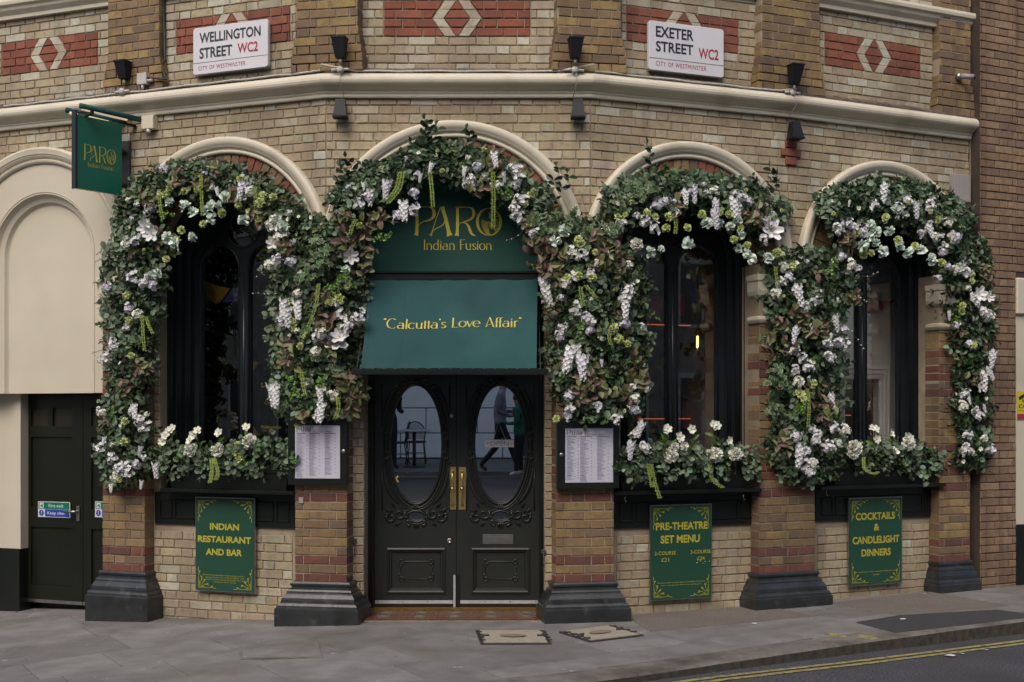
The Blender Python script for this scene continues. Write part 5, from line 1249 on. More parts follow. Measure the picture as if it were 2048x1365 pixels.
def petal(g, M, l, w, cup=.5, mi=0, ruffle=0, r=rf):
    a = [(-.28, 0), (.28, 0), (-.5, .55), (.5, .55), (-.3, 1), (.3, 1), (0, 0), (0, .55), (0, 1.04)]
    def z(x, y): return cup*l*y*y-(.25*w)*(1-4*x*x)*(1 if y else 0)+(r.uniform(-1, 1)*ruffle*l if y > .5 else 0)
    g.add([M @ Vector((x*w, y*l, z(x, y))) for x, y in a], [(0, 6, 7, 2), (6, 1, 3, 7), (2, 7, 8, 4), (7, 3, 5, 8)], mi)
def fibo(n, up=.2):
    out = []
    for i in range(n):
        z = 1-(1-up*0-0)*(i+.5)/n*1.25; z = max(-.4, z); rr_ = math.sqrt(max(0, 1-z*z)); a = i*2.39996; out.append(Vector((rr_*math.cos(a), rr_*math.sin(a), z)))
    return out
def aim(p, d, roll=0):
    d = Vector(d).normalized(); q = d.to_track_quat('Z', 'Y'); return TR(p) @ q.to_matrix().to_4x4() @ RZ(roll)
def cluster(seed, n, rad, fr, mat_):          # many little florets on a dome
    r = random.Random(seed); g = G(); lobes = [Vector((r.uniform(-1, 1), r.uniform(-1, 1), r.uniform(-.2, .3)))*rad*.62 for _ in range(4)]
    for q, d in enumerate(fibo(n)):
        p = lobes[q % 4]+Vector((d.x*rad*r.uniform(.45, .85), d.y*rad*r.uniform(.45, .85), d.z*rad*r.uniform(.3, .8))); M = aim(p, d+Vector((r.uniform(-.4, .4), r.uniform(-.4, .4), 0)), r.uniform(0, 360))
        k = r.choice([4, 5])
        for j in range(k):
            a = RZ(360/k*j); s = fr*r.uniform(.8, 1.1); w = s*.5
            g.add([M @ a @ Vector(v) for v in ((0, 0, 0), (w, s*.55, .15*s), (0, s, .35*s), (-w, s*.55, .15*s))], [(0, 1, 2, 3)])
        g.add([M @ Vector(v) for v in ((.0025, 0, .003), (-.0012, .002, .003), (-.0012, -.002, .003))], [(0, 1, 2)], 1)
    return g.mesh('flower', [mat_, 'flower_heart'], False)
def spike(seed, n, ln, rad, mat_):
    r = random.Random(seed); g = G()
    for i in range(n):
        t = i/n; a = i*2.4; rr_ = rad*(1-.55*t)*r.uniform(.7, 1.2); p = Vector((rr_*math.cos(a), -ln*t, rr_*math.sin(a)*.8+.01)); M = aim(p, (math.cos(a), -.2, math.sin(a)+.5), r.uniform(0, 360))
        for j in range(5):
            s = .0185*(1-.45*t)*r.uniform(.85, 1.2); w = s*.5; A = RZ(72*j); g.add([M @ A @ Vector(v) for v in ((0, 0, 0), (w, s*.55, .15*s), (0, s, .4*s), (-w, s*.55, .15*s))], [(0, 1, 2, 3)])
    g.tube([(0, .03, 0), (0, -ln*.5, 0), (0, -ln, 0)], .003, 4, mi=1)
    return g.mesh('flower', [mat_, 'leaf_lime'], False)
def rose(seed, rad, mat_, heart=None):
    r = random.Random(seed); g = G()
    for ring, (k, tilt, l, ro) in enumerate(((6, 50, .95, .32), (6, 30, .85, .30), (5, 14, .78, .22), (5, 4, .70, .14), (3, 0, .62, .06))):
        for j in range(k):
            M = RZ(360/k*j+ring*31+r.uniform(-8, 8)) @ TR((0, ro*rad, 0)) @ RX(90-tilt); petal(g, M, l*rad, l*rad*1.15, .3 if tilt > 40 else -.25, 0 if ring < 3 else (1 if heart else 0), .05, r)
    return g.mesh('flower', [mat_]+([heart] if heart else []), False)
def carnation(seed, rad, mat_, n=34, ruf=.22):
    r = random.Random(seed); g = G()
    for d in fibo(n):
        M = aim(d*rad*.35, d+Vector((r.uniform(-.3, .3),)*3), r.uniform(0, 360)) @ RX(-90+90); s = rad*r.uniform(.55, .75)
        M = M @ RX(90); petal(g, M, s, s*(.95 if ruf > .1 else 1.25), .1 if ruf > .1 else -.35, 0, ruf, r)
    return g.mesh('flower', [mat_], False)
def lily(seed, rad, mat_):
    r = random.Random(seed); g = G()
    for j in range(6):
        M = RZ(60*j+r.uniform(-6, 6)) @ RX(32 if j % 2 else 22); petal(g, M, rad, rad*.62, .15, 0, .06, r)
    for j in range(5): g.tube([(0, 0, 0), (.012*math.cos(j*1.25), .012*math.sin(j*1.25), .03)], .0015, 4, mi=1)
    return g.mesh('flower', [mat_, 'flower_heart'], False)
def single(seed, rad):
    r = random.Random(seed); g = G()
    for j in range(6):
        M = RZ(60*j+r.uniform(-9, 9)) @ RX(r.uniform(10, 30)); petal(g, M, rad, rad*.8, .1, 0, .06, r)
    g.lathe([(.004, 0), (.009, .004), (.003, .008)], None, 7, 1)
    return g.mesh('flower', ['petal_cream', 'flower_heart'], False)
FL = {'H': [cluster(i, 44, .043, .0175, ['petal_white', 'petal_lilac', 'petal_white', 'petal_cream'][i]) for i in range(4)],
      'S': [spike(i, 32, .15, .027, ['petal_white', 'petal_white', 'petal_lilac'][i]) for i in range(3)],
      'R': [carnation(i+30, .046, 'petal_mint', 17, .07) for i in range(3)], 'C': [carnation(i, .036, 'petal_lime') for i in range(3)],
      'L': [lily(i, .085, 'petal_white') for i in range(2)], 'W': [carnation(i+9, .060, 'petal_cream', 70) for i in range(2)],
      'N': [single(i, .038) for i in range(2)]}
NMF = {'H': 'hydrangea', 'S': 'stock_flower', 'R': 'rose', 'C': 'carnation', 'L': 'lily', 'W': 'dahlia', 'N': 'anemone'}
def surf(px, py, n, F=None):
    F = F or facet(px); u, z = F.un(px, py, n); return F.P(u, n, z), F
def orient(F, tilt=.5, spin=None, up=.15, side=0):
    N = Vector((F.N[0], F.N[1], 0)); Tt = Vector((F.T[0], F.T[1], 0)); d = N+Tt*rf.uniform(-tilt, tilt)+Vector((0, 0, rf.uniform(-tilt, tilt)+up)); d.normalize()
    upv = Vector((0, 0, 1)); x = upv.cross(d).normalized(); y = d.cross(x); m = Matrix((x, y, d)).transposed().to_4x4()
    return m @ RZ(rf.uniform(0, 360) if spin is None else spin)
class Path:
    def __init__(s, pts):      # (px,py,half width px, n depth)
        s.p = pts; s.seg = []
        for a, b in zip(pts, pts[1:]): s.seg.append((math.hypot(b[0]-a[0], b[1]-a[1])*(a[2]+b[2])/2, a, b))
        s.tot = sum(q[0] for q in s.seg)
    def sample(s, e=1.0):
        x = rf.random()*s.tot
        for w, a, b in s.seg:
            if x < w: break
            x -= w
        t = rf.random(); cx, cy, hw = (a[i]+(b[i]-a[i])*t for i in range(3)); l = math.hypot(b[0]-a[0], b[1]-a[1]); nx, ny = -(b[1]-a[1])/l, (b[0]-a[0])/l
        q = rf.uniform(-1, 1)*e; return cx+nx*hw*q, cy+ny*hw*q, q, (nx*q, ny*q)
def garland(label, path, base, nspr, nfill, mix, flowers, dep=(.06, .30), grp='flower garlands dressing the arches and piers'):
    swag = 'swag' in label; dy = (0 if 'over the door' in label else 11) if swag else 0; P_ = Path([(x, y+dy, max(20, h-(8 if swag else 5))) for x, y, h in path]); bx, by = base; bp, bF = surf(bx, by, .12)
    r = empty('flower_garland', Matrix.Translation(bp), label=label, cat='flower garland', group=grp)
    kinds = [k for k, w in mix for _ in range(w)]
    # inner filling of darker leaves and stems
    g = G()
    for i in range(int(nfill*1.5)):
        px, py, q, _ = P_.sample(.92); d = dep[0]+(dep[1]-dep[0])*.85*math.sqrt(max(0, 1-q*q))*rf.random()**.7; p, F = surf(px, py, d)
        M = TR(p) @ orient(F, .9); k = rf.random(); s = rf.uniform(.036, .066)
        leafgeo(g, M, s, s*rf.uniform(.55, .85), .2, .2, 0 if k < .45 else 1 if k < .78 else 2, 3 if k < .7 else 4)
    for i in range(nfill//14):
        px, py, q, _ = P_.sample(.8); p, F = surf(px, py, dep[0]+.06); d = Vector((rf.uniform(-1, 1), rf.uniform(-.5, .2), rf.uniform(-1, 1))).normalized()*.12; g.tube([p-d, p, p+d], .003, 4, mi=3)
    g.build('filler_leaves', ['leaf_dark', 'leaf_mid', 'leaf_grey', 'stem'], r, recalc=False, kind='stuff')
    nm = 0
    for i in range(nspr):
        k = rf.choice(kinds); px, py, q, dr = P_.sample(1.0); d = dep[0]+(dep[1]-dep[0])*math.sqrt(max(.0, 1-q*q*.92))*rf.uniform(.55, 1.0); p, F = surf(px, py, d)
        # stem direction: outward at the edges, hanging otherwise
        a = math.degrees(math.atan2(dr[0], -dr[1])) if abs(q) > .55 else rf.uniform(90, 270)
        M = TR(p) @ orient(F, .55, spin=-(a+rf.uniform(-50, 50))); sc_ = rf.uniform(.62, .98)*(.9 if abs(q) > .8 else 1)
        M = M @ Matrix.Scale(sc_, 4) @ TR((0, -.09, 0))
        o = link('leaf_sprig', rf.choice(SPR[k]), r, M)
    ex = []
    for i in range(int(nspr*.07)):
        px, py, q, dr = P_.sample(.85); ex.append((rf.choice('HNHCNS'), px, py, rf.uniform(.4, .6)))
    for f in list(flowers)+ex:
        k, px, py = f[:3]; s = f[3] if len(f) > 3 else 1.0; nn = dep[1]+.02
        if k in 'MVE':
            for j in range(2):
                p, F = surf(px+rf.uniform(-9, 9), py+rf.uniform(-9, 9), nn+.01); link('leaf_sprig', rf.choice(SPR[{'M': 'pink', 'V': 'ivy', 'E': 'fern'}[k]]), r, TR(p) @ orient(F, .5) @ Matrix.Scale((.88 if k == 'M' else .85)*s, 4) @ TR((0, -.07, 0)))
        elif k == 'A':
            pl = f[2]; F = facet(pl[0][0]); g = G(); q = spl([(x, y, 0) for x, y in pl], 10); step = 0
            for br in (-.014, .014):
                pts = []
                for i, (x, y, _) in enumerate(q):
                    p, _F = surf(x, y, nn+.03, F); p += Vector((F.T[0], F.T[1], 0))*(br*.7); pts.append(p)
                m = len(pts); g.tube(pts, [.0052*(1-.5*i/m) for i in range(m)], 6)
                ln = sum((pts[i+1]-pts[i]).length for i in range(m-1)); nb = int(ln/.0065)
                for b in range(nb):
                    t = b/nb*(m-1.001); i = int(t); p = pts[i].lerp(pts[i+1], t-i); a = b*2.4; rr_ = .0085*(1-.5*t/m)*rf.uniform(.5, 1.3); c = p+Vector((math.cos(a)*rr_*F.T[0], -.4*rr_, math.sin(a)*rr_))
                    g.lathe([(.001, -.005), (.0055, 0), (.001, .005)], TR(c) @ orient(F, .9), 5, 0, False)
            g.build('amaranth_strand', ['catkin_lime'], r, recalc=False)
        elif k == 'T':
            pl = f[2]; F = facet(pl[0][0]); g = G(); pts = [surf(x, y, nn+.06+.01*i, F)[0] for i, (x, y) in enumerate(pl)]; g.tube(pts, .0022, 4)
            for i in range(5):
                t = min(.98, (i+rf.uniform(.4, 1))/5)*(len(pts)-1.001); j = int(t); p = pts[j].lerp(pts[j+1], t-j)+Vector((0, 0, rf.uniform(-.008, .012))); g.lathe([(.001, -.010), (.005, -.002), (.004, .004), (.001, .010)], TR(p) @ orient(F, .5), 6, 1)
            g.build('willow_twig', ['twig', 'petal_cream'], r, recalc=False)
        else:
            rot = {'S': rf.uniform(-18, 18)}.get(k); p, F = surf(px, py, nn+rf.uniform(-.03, .03))
            link(NMF[k], rf.choice(FL[k]), r, TR(p) @ orient(F, .45 if k != 'S' else .2, spin=rot) @ Matrix.Scale(s*rf.uniform(.85, 1.12), 4))
    return r
def fl(s):
    """compact list 'K x y[ s]; ...' """
    out = []
    for t in s.replace('\n', ' ').split(';'):
        t = t.split()
        if t: out.append((t[0], float(t[1]), float(t[2]), float(t[3]) if len(t) > 3 else 1.0))
    return out
BASEMIX = [('grey', 6), ('dark', 4), ('mid', 3), ('small', 3), ('pink', 1)]
# pier left of the left window
garland('tall leafy column of white flowers on the leftmost pier', [(258, 968, 50), (252, 930, 62), (250, 860, 58), (255, 780, 50), (262, 700, 52), (262, 640, 66), (262, 570, 72), (275, 500, 74), (290, 450, 62)], (255, 900), 230, 1300,
  BASEMIX, fl('''H 213 580; H 263 555; H 304 575; H 286 566; C 253 592; H 259 612 1.2; H 272 628; H 222 684; H 228 696; C 263 712; H 209 720; M 272 739; H 268 820; H 281 838; H 290 856; H 204 827; C 250 843;
  H 200 898; C 249 884; H 225 918; H 250 933; H 270 928; H 257 947; H 240 940; S 312 925; H 249 489; H 272 478; L 291 455 1.0; L 304 468 .9; R 299 553; R 315 548; C 258 640; M 250 780; H 252 655 .8; S 270 812; M 285 735; C 240 960 .8; H 233 950'''
  )+[('A', 0, [(284, 632), (286, 665), (289, 702)]), ('A', 0, [(292, 635), (299, 655), (306, 668)]), ('T', 0, [(262, 520), (215, 512), (190, 524)]), ('T', 0, [(240, 690), (205, 700), (182, 708)])])
# swag over the left window
garland('arching flower swag over the left window', [(262, 440, 42), (288, 385, 48), (335, 352, 50), (395, 350, 46), (455, 355, 44), (510, 378, 46), (555, 408, 46), (590, 440, 44)], (450, 360), 290, 1500, BASEMIX,
  fl('''H 331 338 1.1; R 371 413 1.1; R 386 425; C 340 376; C 331 390; C 369 383; C 407 449 1.1; M 431 337; M 345 360; S 486 366 1.2; L 489 392 .8; C 526 393 1.2; C 521 407 1.2; C 547 395; R 424 413; R 424 437; C 478 410; C 482 359; R 441 413;
  C 444 427; R 489 441 1.1; R 414 420; R 336 475 1.1; C 363 461; R 352 489 1.1; R 386 475; C 333 519; H 547 448; R 555 440; M 300 400; M 520 430; H 500 380; R 450 395; C 395 380; M 470 385; C 500 425; E 330 425; M 405 365; H 300 420; R 340 405; C 355 480; R 570 460 '''
  )+[('A', 0, [(402, 352), (403, 390), (405, 432)]), ('A', 0, [(510, 375), (512, 415), (514, 450)]), ('A', 0, [(318, 380), (320, 410), (326, 440)])])
# column on the pier left of the door
PM = [('grey', 6), ('dark', 3), ('mid', 3), ('small', 2), ('pink', 1), ('ivy', 1)]
garland('broad flower column on the pier left of the door', [(642, 838, 72), (635, 790, 96), (630, 700, 98), (634, 600, 98), (628, 520, 102), (638, 475, 100), (646, 440, 70)], (640, 650), 300, 2300, PM,
  fl('''L 552 447 .9; H 546 436; R 565 452; L 546 487 .8; M 567 487; M 697 485 1.2; L 700 512 .8; H 540 526; H 556 519; H 582 529; V 639 514; V 630 495; V 644 525; C 660 605 1.2; C 678 598 1.2; C 697 573; E 686 545; E 690 560; E 660 575; S 570 600 1.1;
  S 596 605 1.1; S 576 618; H 563 641; C 586 649 1.4; C 588 660; H 679 632; H 690 654; H 711 637; H 722 630; M 655 640 1.2; H 634 672; H 627 702; H 646 664; L 674 686 1.3; L 680 675; M 577 689; M 576 724 1.1; C 601 693 .8; S 546 768 1.3; S 552 775;
  S 641 775 1.1; S 645 810; H 665 786 1.1; M 683 765 1.3; M 700 790; M 707 812; H 635 833; E 644 765; E 590 760; E 600 790; C 690 470 .8; M 655 655; H 560 470; M 605 840; H 700 650; M 735 512 .8; M 728 540 .8; R 690 540 .8; M 740 460; M 660 700; V 610 560; H 592 585 .8'''
  )+[('A', 0, [(637, 570), (632, 610), (616, 655)]), ('A', 0, [(603, 745), (606, 770), (611, 792)]), ('A', 0, [(675, 795), (677, 818), (670, 838)]), ('T', 0, [(580, 510), (540, 540), (508, 556)]), ('T', 0, [(560, 585), (530, 590), (505, 587)])])
# swag over the door
garland('arching flower swag over the door', [(672, 418, 40), (712, 396, 46), (755, 366, 44), (803, 342, 40), (850, 322, 44), (900, 322, 44), (955, 338, 42), (1003, 360, 42), (1045, 388, 42), (1080, 425, 40)], (880, 330), 300, 1900, [('grey', 4), ('dark', 5), ('mid', 2), ('small', 1)],
  fl('''H 958 337 .9; W 972 354 .75; S 989 306 .8; H 935 369; H 1029 342; H 1034 356; H 1036 372; H 1043 402; H 1032 420; H 1034 432; C 1061 393; C 1050 408; S 774 362; H 732 391 1.25; H 716 408; S 740 380; H 827 391; S 807 405 1.1; H 824 421; H 791 434; M 747 441; M 700 440; E 1010 380; M 760 430;
  M 985 325; H 945 360; C 968 300 .6; M 995 340; C 720 452 .8; E 770 470; M 1060 440; C 1048 350 .7; H 1000 372 .8; M 960 378; V 690 420 .7'''
  )+[('A', 0, [(800, 346), (790, 382), (762, 405)]), ('A', 0, [(806, 346), (798, 380), (775, 408)]), ('A', 0, [(860, 345), (864, 385), (866, 415)]), ('A', 0, [(986, 345), (987, 400), (986, 458)]), ('T', 0, [(1060, 440), (1040, 470), (1008, 485)]), ('A', 0, [(712, 440), (704, 455), (700, 470)])])
for (x, y, sp) in ((855, 268, -4), (848, 285, 12), (868, 280, 14), (935, 285, 5), (700, 345, -8), (690, 360, -15), (1112, 360, 10), (1128, 375, 20), (1300, 318, -10), (1542, 362, 8), (1548, 378, 14)):
    gl = [o for o in COL.objects if o.name.startswith('flower_garland')][-1]
    p, F = surf(x, y, .22); link('leaf_sprig', rf.choice(SPR['dark']), gl, TR(p) @ orient(F, .2, spin=-sp, up=0) @ Matrix.Scale(.95, 4) @ TR((0, -.05, 0)))
# column on the pier right of the door
garland('broad flower column on the pier right of the door', [(1205, 838, 86), (1200, 780, 104), (1200, 690, 106), (1200, 600, 106), (1190, 560, 112), (1176, 518, 106), (1110, 488, 56)], (1190, 650), 300, 2400, PM,
  fl('''V 1077 436 1.1; V 1098 461; V 1110 445; V 1147 447; V 1085 450; H 1070 465; W 1098 466 .8; R 1129 463 1.1; R 1110 482 1.1; C 1157 480 1.1; C 1161 487; M 1063 485 1.2; M 1098 485 1.2; M 1077 530; M 1108 540; M 1118 510; H 1147 500 1.2; H 1165 512; C 1133 559 1.3; C 1125 567; C 1157 552; C 1184 556 1.2; S 1084 556; S 1090 575;
  H 1147 556; H 1129 573; H 1150 619; H 1175 640; H 1126 654; H 1120 668; H 1181 642; H 1183 664; S 1150 690 1.4; S 1142 700 1.2; S 1163 712 1.3; H 1129 734; M 1167 760; M 1161 795; C 1112 838; H 1140 788; H 1138 816; H 1133 836; C 1203 486; V 1222 464; C 1236 435; W 1273 490 .85; R 1300 505; R 1321 499 .8; M 1233 495; M 1211 519 1.1; M 1229 541;
  H 1260 527 .8; H 1251 595 1.1; S 1250 600 1.2; H 1258 576; H 1247 646; C 1227 657 1.2; C 1238 679 1.2; C 1255 688; M 1266 738 1.3; M 1277 760 1.2; M 1207 778; M 1251 796; M 1185 745; H 1269 800; H 1273 815; H 1194 816; H 1233 836; S 1284 845; S 1262 882; H 1288 892 .9; M 1158 765; H 1181 550 .8; V 1170 478; H 1215 470; M 1190 480; E 1160 655; C 1190 505 .8;
  M 1095 600 .8; H 1290 775 .8'''
  )+[('A', 0, [(1161, 575), (1163, 595), (1167, 612)]), ('A', 0, [(1172, 572), (1186, 588), (1192, 596)]), ('A', 0, [(1222, 655), (1218, 675), (1222, 690)])], dep=(.06, .31))
# first right swag
garland('arching flower swag over the middle window', [(1225, 420, 46), (1262, 388, 50), (1310, 375, 50), (1365, 372, 48), (1420, 378, 48), (1475, 395, 54), (1525, 412, 56), (1558, 440, 52)], (1400, 380), 290, 1700, [('grey', 4), ('dark', 4), ('mid', 2), ('ivy', 1), ('small', 2)],
  fl('''C 1293 426; C 1310 435 1.1; C 1337 435 1.1; C 1332 457 1.1; C 1375 456; C 1404 430; R 1412 447; R 1436 447 1.1; R 1376 488 1.1; H 1291 444; H 1306 456; C 1458 430; C 1480 457 1.1; R 1473 442; C 1467 480; R 1476 497; C 1494 491; R 1491 506 1.1; R 1502 518 1.1; R 1536 517 1.1; C 1555 507 1.2; L 1541 462 1.2; L 1532 448 .9;
  S 1386 372 1.1; S 1370 382; H 1428 385; S 1430 400; S 1465 398 1.2; H 1482 393; H 1494 402; S 1476 400; C 1266 400 1.1; V 1283 389 1.1; V 1295 380; V 1270 382; H 1308 410 1.1; H 1335 404; C 1293 427; R 1347 422; H 1289 447; R 1225 468; M 1510 438 1.1; M 1522 425; M 1500 420; C 1250 430 .8; H 1240 450; S 1428 420; R 1480 470; C 1440 425; M 1355 410; R 1460 455; H 1530 480; R 1465 410 .8'''
  )+[('A', 0, [(1350, 432), (1352, 452), (1350, 468)])])
# column between the two right windows
garland('flower column on the pier between the two right-hand windows', [(1612, 968, 50), (1612, 930, 82), (1612, 870, 84), (1615, 790, 80), (1615, 700, 84), (1612, 620, 92), (1618, 545, 100), (1615, 500, 96)], (1615, 700), 300, 2400, PM,
  fl('''H 1546 461; C 1555 507 1.1; R 1535 517; H 1568 530 1.1; C 1586 534 1.1; H 1581 552 1.1; H 1561 567; S 1592 572 1.3; H 1557 585; H 1610 615; H 1687 516; H 1704 527 1.1; H 1715 537 .8; H 1625 600; M 1597 633 1.1; M 1619 668 1.2; M 1640 655 1.3; M 1581 690; M 1535 683; S 1669 632; H 1687 655; H 1588 703; H 1605 718 1.1; H 1616 732; H 1654 688; H 1676 681; H 1690 690 1.1;
  H 1658 716; H 1590 743; H 1601 767 1.1; S 1660 788; V 1557 747; V 1552 762; V 1556 775; V 1553 813; C 1599 789 1.5; C 1606 800 1.3; C 1627 767; E 1605 833; E 1600 820; M 1645 813 1.2; M 1654 831 1.1; H 1625 859; H 1667 857 1.1; H 1693 857; H 1597 875 1.1; S 1600 890 1.3; H 1632 879; H 1650 892; H 1660 892; H 1676 883; H 1614 925 1.1; H 1627 922; H 1619 942; M 1566 890 1.1;
  M 1700 590 .8; M 1715 600 .8; E 1655 540; E 1663 525; H 1725 465 .8; S 1592 655; C 1700 480 .8; M 1560 640; H 1610 905; H 1640 870'''
  )+[('A', 0, [(1617, 785), (1618, 820), (1616, 856)]), ('A', 0, [(1551, 535), (1553, 555), (1556, 572)]), ('T', 0, [(1680, 545), (1715, 555), (1745, 552), (1757, 545)]), ('T', 0, [(1690, 590), (1720, 598), (1735, 605)]), ('T', 0, [(1690, 645), (1715, 680), (1728, 702)])])
# second right swag
garland('arching flower swag over the rightmost window', [(1655, 430, 48), (1695, 402, 52), (1745, 392, 50), (1795, 395, 50), (1840, 402, 52), (1885, 428, 56), (1922, 462, 54)], (1790, 395), 290, 1700, [('grey', 6), ('dark', 3), ('mid', 2), ('small', 3)],
  fl('''S 1767 370 1.2; H 1674 460; H 1697 447; H 1726 460; H 1712 452; H 1796 418 1.1; H 1817 402; S 1830 405; H 1858 422; H 1862 460; H 1860 405; R 1751 464 1.3; R 1778 462 1.1; C 1771 435; C 1713 468; R 1724 491 1.3; R 1738 476; R 1751 486; R 1763 503 1.1; C 1726 509 1.1; C 1742 507; C 1796 482 1.1; R 1798 493; R 1815 505 1.1; C 1829 493; R 1842 501; R 1862 520 1.1; C 1883 526;
  H 1904 472 1.1; H 1918 476; C 1875 439; H 1870 470; M 1697 482; R 1740 450; H 1840 470; S 1855 450; R 1810 430 .8; H 1895 450; M 1705 475; C 1815 405 .8; R 1790 420; H 1750 410 .8; C 1860 425 .7; H 1885 500 .9; R 1700 460 .8'''))
garland('tall flower column on the rightmost pier beside the plain brick wall', [(1945, 938, 36), (1948, 880, 44), (1945, 800, 46), (1945, 720, 50), (1942, 640, 58), (1935, 580, 62), (1932, 520, 58), (1925, 480, 50)], (1945, 700), 250, 1500, [('grey', 3), ('dark', 5), ('mid', 2), ('small', 1), ('pink', 1)],
  fl('''H 1874 554; H 1909 541; H 1931 527 1.1; H 1935 545; C 1944 563; R 1916 538 1.1; H 1896 538; C 1941 551; L 1957 589 1.1; L 1977 594 .8; H 1950 605; H 1966 622; H 1981 637; H 1972 630; C 1922 624; C 1925 612; E 1922 635; H 1939 690 1.1; C 1948 692; S 1986 702 1.1; S 1966 745 1.2; S 1975 735; H 1931 787; H 1928 809; H 1953 831 1.1; H 1935 872; H 1933 897 1.1; H 1979 897; H 1925 795 .8;
  M 1960 760 .8; M 1965 560; H 1935 575 .8; M 1975 540 .8; H 1945 905 .8; H 1970 880 .7'''), dep=(.05, .24))
# ---- window boxes and their planting
def window_box(nm, px0, px1, py0, py1, label, plabel, flowers):
    F = facet((px0+px1)/2); n = .15; T = TW(F)
    u0, _ = F.un(px0, py1, n); u1, _ = F.un(px1, py1, n); z0 = 1.044; z1 = 1.215; t = .022; w = .13
    r = empty('window_box', F.M((u0+u1)/2, .05, z0), label=label, cat='window box', group='black planters on the window sills')
    a, b = u0+.03, u1-.03
    vs = [(a, -.04, z0), (b, -.04, z0), (b, n-.03, z0), (a, n-.03, z0), (u0, -.05, z1), (u1, -.05, z1), (u1, n, z1), (u0, n, z1), (u0+t, -.03, z1), (u1-t, -.03, z1), (u1-t, n-t, z1), (u0+t, n-t, z1), (u0+t, -.03, z1-.05), (u1-t, -.03, z1-.05), (u1-t, n-t, z1-.05), (u0+t, n-t, z1-.05)]
    g = G(); g.add([F.P(*v) for v in vs], [(0, 1, 2, 3)]+[(i, (i+1) % 4, 4+(i+1) % 4, 4+i) for i in range(4)]+[(4+i, 4+(i+1) % 4, 8+(i+1) % 4, 8+i) for i in range(4)]+[(8+i, 8+(i+1) % 4, 12+(i+1) % 4, 12+i) for i in range(4)]+[(12, 13, 14, 15)]); g.build('trough', ['black_paint'], r)
    g = G(); g.cbox(u0-.006, u1+.006, n-.005, n+.008, z1-.03, z1+.002, .003, T=T); g.build('rim', ['black_paint'], r)
    r = empty('window_box_plants', F.M((u0+u1)/2, .06, z1), label=plabel, cat='flowers', group='plants in the window boxes')
    g = G()
    for i in range(700):
        x = rf.uniform(px0-8, px1+8); y = rf.uniform(py0-40, py0+8)+abs(x-(px0+px1)/2)*.05; p, _ = surf(x, y, rf.uniform(.0, .16), F); k = rf.random(); s = rf.uniform(.04, .07)
        leafgeo(g, TR(p) @ orient(F, .9), s, s*rf.uniform(.5, .8), .2, .2, 0 if k < .5 else 1 if k < .85 else 2)
    g.build('filler_leaves', ['leaf_dark', 'leaf_mid', 'leaf_grey'], r, recalc=False, kind='stuff')
    for i in range(95):
        x = rf.uniform(px0-18, px1+14); y = py0-20+rf.uniform(-36, 44)*(.5+.5*rf.random()); k = rf.choice(['grey', 'grey', 'dark', 'mid', 'small', 'grey']); p, _ = surf(x, y, rf.uniform(.10, .24), F)
        a = rf.uniform(120, 240) if y > py0 else rf.uniform(-60, 60); link('leaf_sprig', rf.choice(SPR[k]), r, TR(p) @ orient(F, .5, spin=-a) @ Matrix.Scale(rf.uniform(.6, .9), 4) @ TR((0, -.09, 0)))
    g = G()
    for k, x, y, s in [f for f in flowers if f[0] != 'A']:
        p, _ = surf(x, y, .22, F); q, _ = surf(x+rf.uniform(-8, 8), py0+5, .08, F)
        g.tube([q, q.lerp(p, .6)+Vector((0, -.01, 0)), p+Vector((0, .01, -.01))], .003, 5)
        link(NMF[k], rf.choice(FL[k]), r, TR(p) @ orient(F, .4, up=.3) @ Matrix.Scale(s*rf.uniform(.9, 1.1), 4))
        if k == 'N':
            for j in range(3):
                m = p.lerp(q, .25+.15*j); leafgeo(g, TR(m) @ orient(F, .6, spin=rf.uniform(-70, 70)), .08, .03, .2, .2, 1)
    g.build('stems', ['stem', 'leaf_lime'], r, recalc=False, kind='stuff')
    for f in flowers:
        if f[0] == 'A':
            pl = f[2]; g = G(); q = spl([(x, y, 0) for x, y in pl], 10)
            for br in (-.010, .010):
                pts = []
                for i, (x, y, _) in enumerate(q): pts.append(surf(x, y, .25, F)[0]+Vector((F.T[0], F.T[1], 0))*br)
                m = len(pts); g.tube(pts, [.0075*(1-.4*i/m) for i in range(m)], 6); nb = 44
                for b in range(nb):
                    t = b/nb*(m-1.001); i = int(t); p = pts[i].lerp(pts[i+1], t-i); a = b*2.4; c = p+Vector((math.cos(a)*.008, -.003, math.sin(a)*.008)); g.lathe([(.001, -.005), (.0055, 0), (.001, .005)], TR(c) @ orient(F, .9), 5, 0, False)
            g.build('amaranth_strand', ['catkin_lime'], r, recalc=False)
window_box('L', 333, 575, 932, 965, 'black window box under the left window', 'white dahlias and anemones in the left window box',
  fl('W 500 884 1.05; W 436 902 1.1; W 382 902 1.0; N 386 871 1.1; N 395 862; N 380 882; N 438 866 1.1; N 493 855; N 336 864; N 344 858; N 325 884; N 330 872; C 475 889 .8; C 477 911 1.1; C 482 920')+[('A', 0, [(423, 918), (424, 945), (420, 966)]), ('A', 0, [(429, 918), (436, 945), (432, 960)])])
window_box('R1', 1241, 1505, 940, 980, 'black window box under the middle window', 'round white dahlias in the middle window box',
  fl('W 1341 912 1.15; W 1429 910 1.1; W 1471 909 1.1; W 1348 895 .8; N 1359 875 1.2; N 1368 892 1.1; N 1335 858; N 1330 862; N 1383 859 1.1; N 1427 849; N 1433 852; N 1458 881; H 1290 893 1.1; S 1284 845; S 1262 875')+[('A', 0, [(1302, 930), (1308, 960), (1320, 998)]), ('A', 0, [(1297, 930), (1300, 950), (1305, 975)]), ('A', 0, [(1419, 932), (1425, 960), (1446, 976)])])
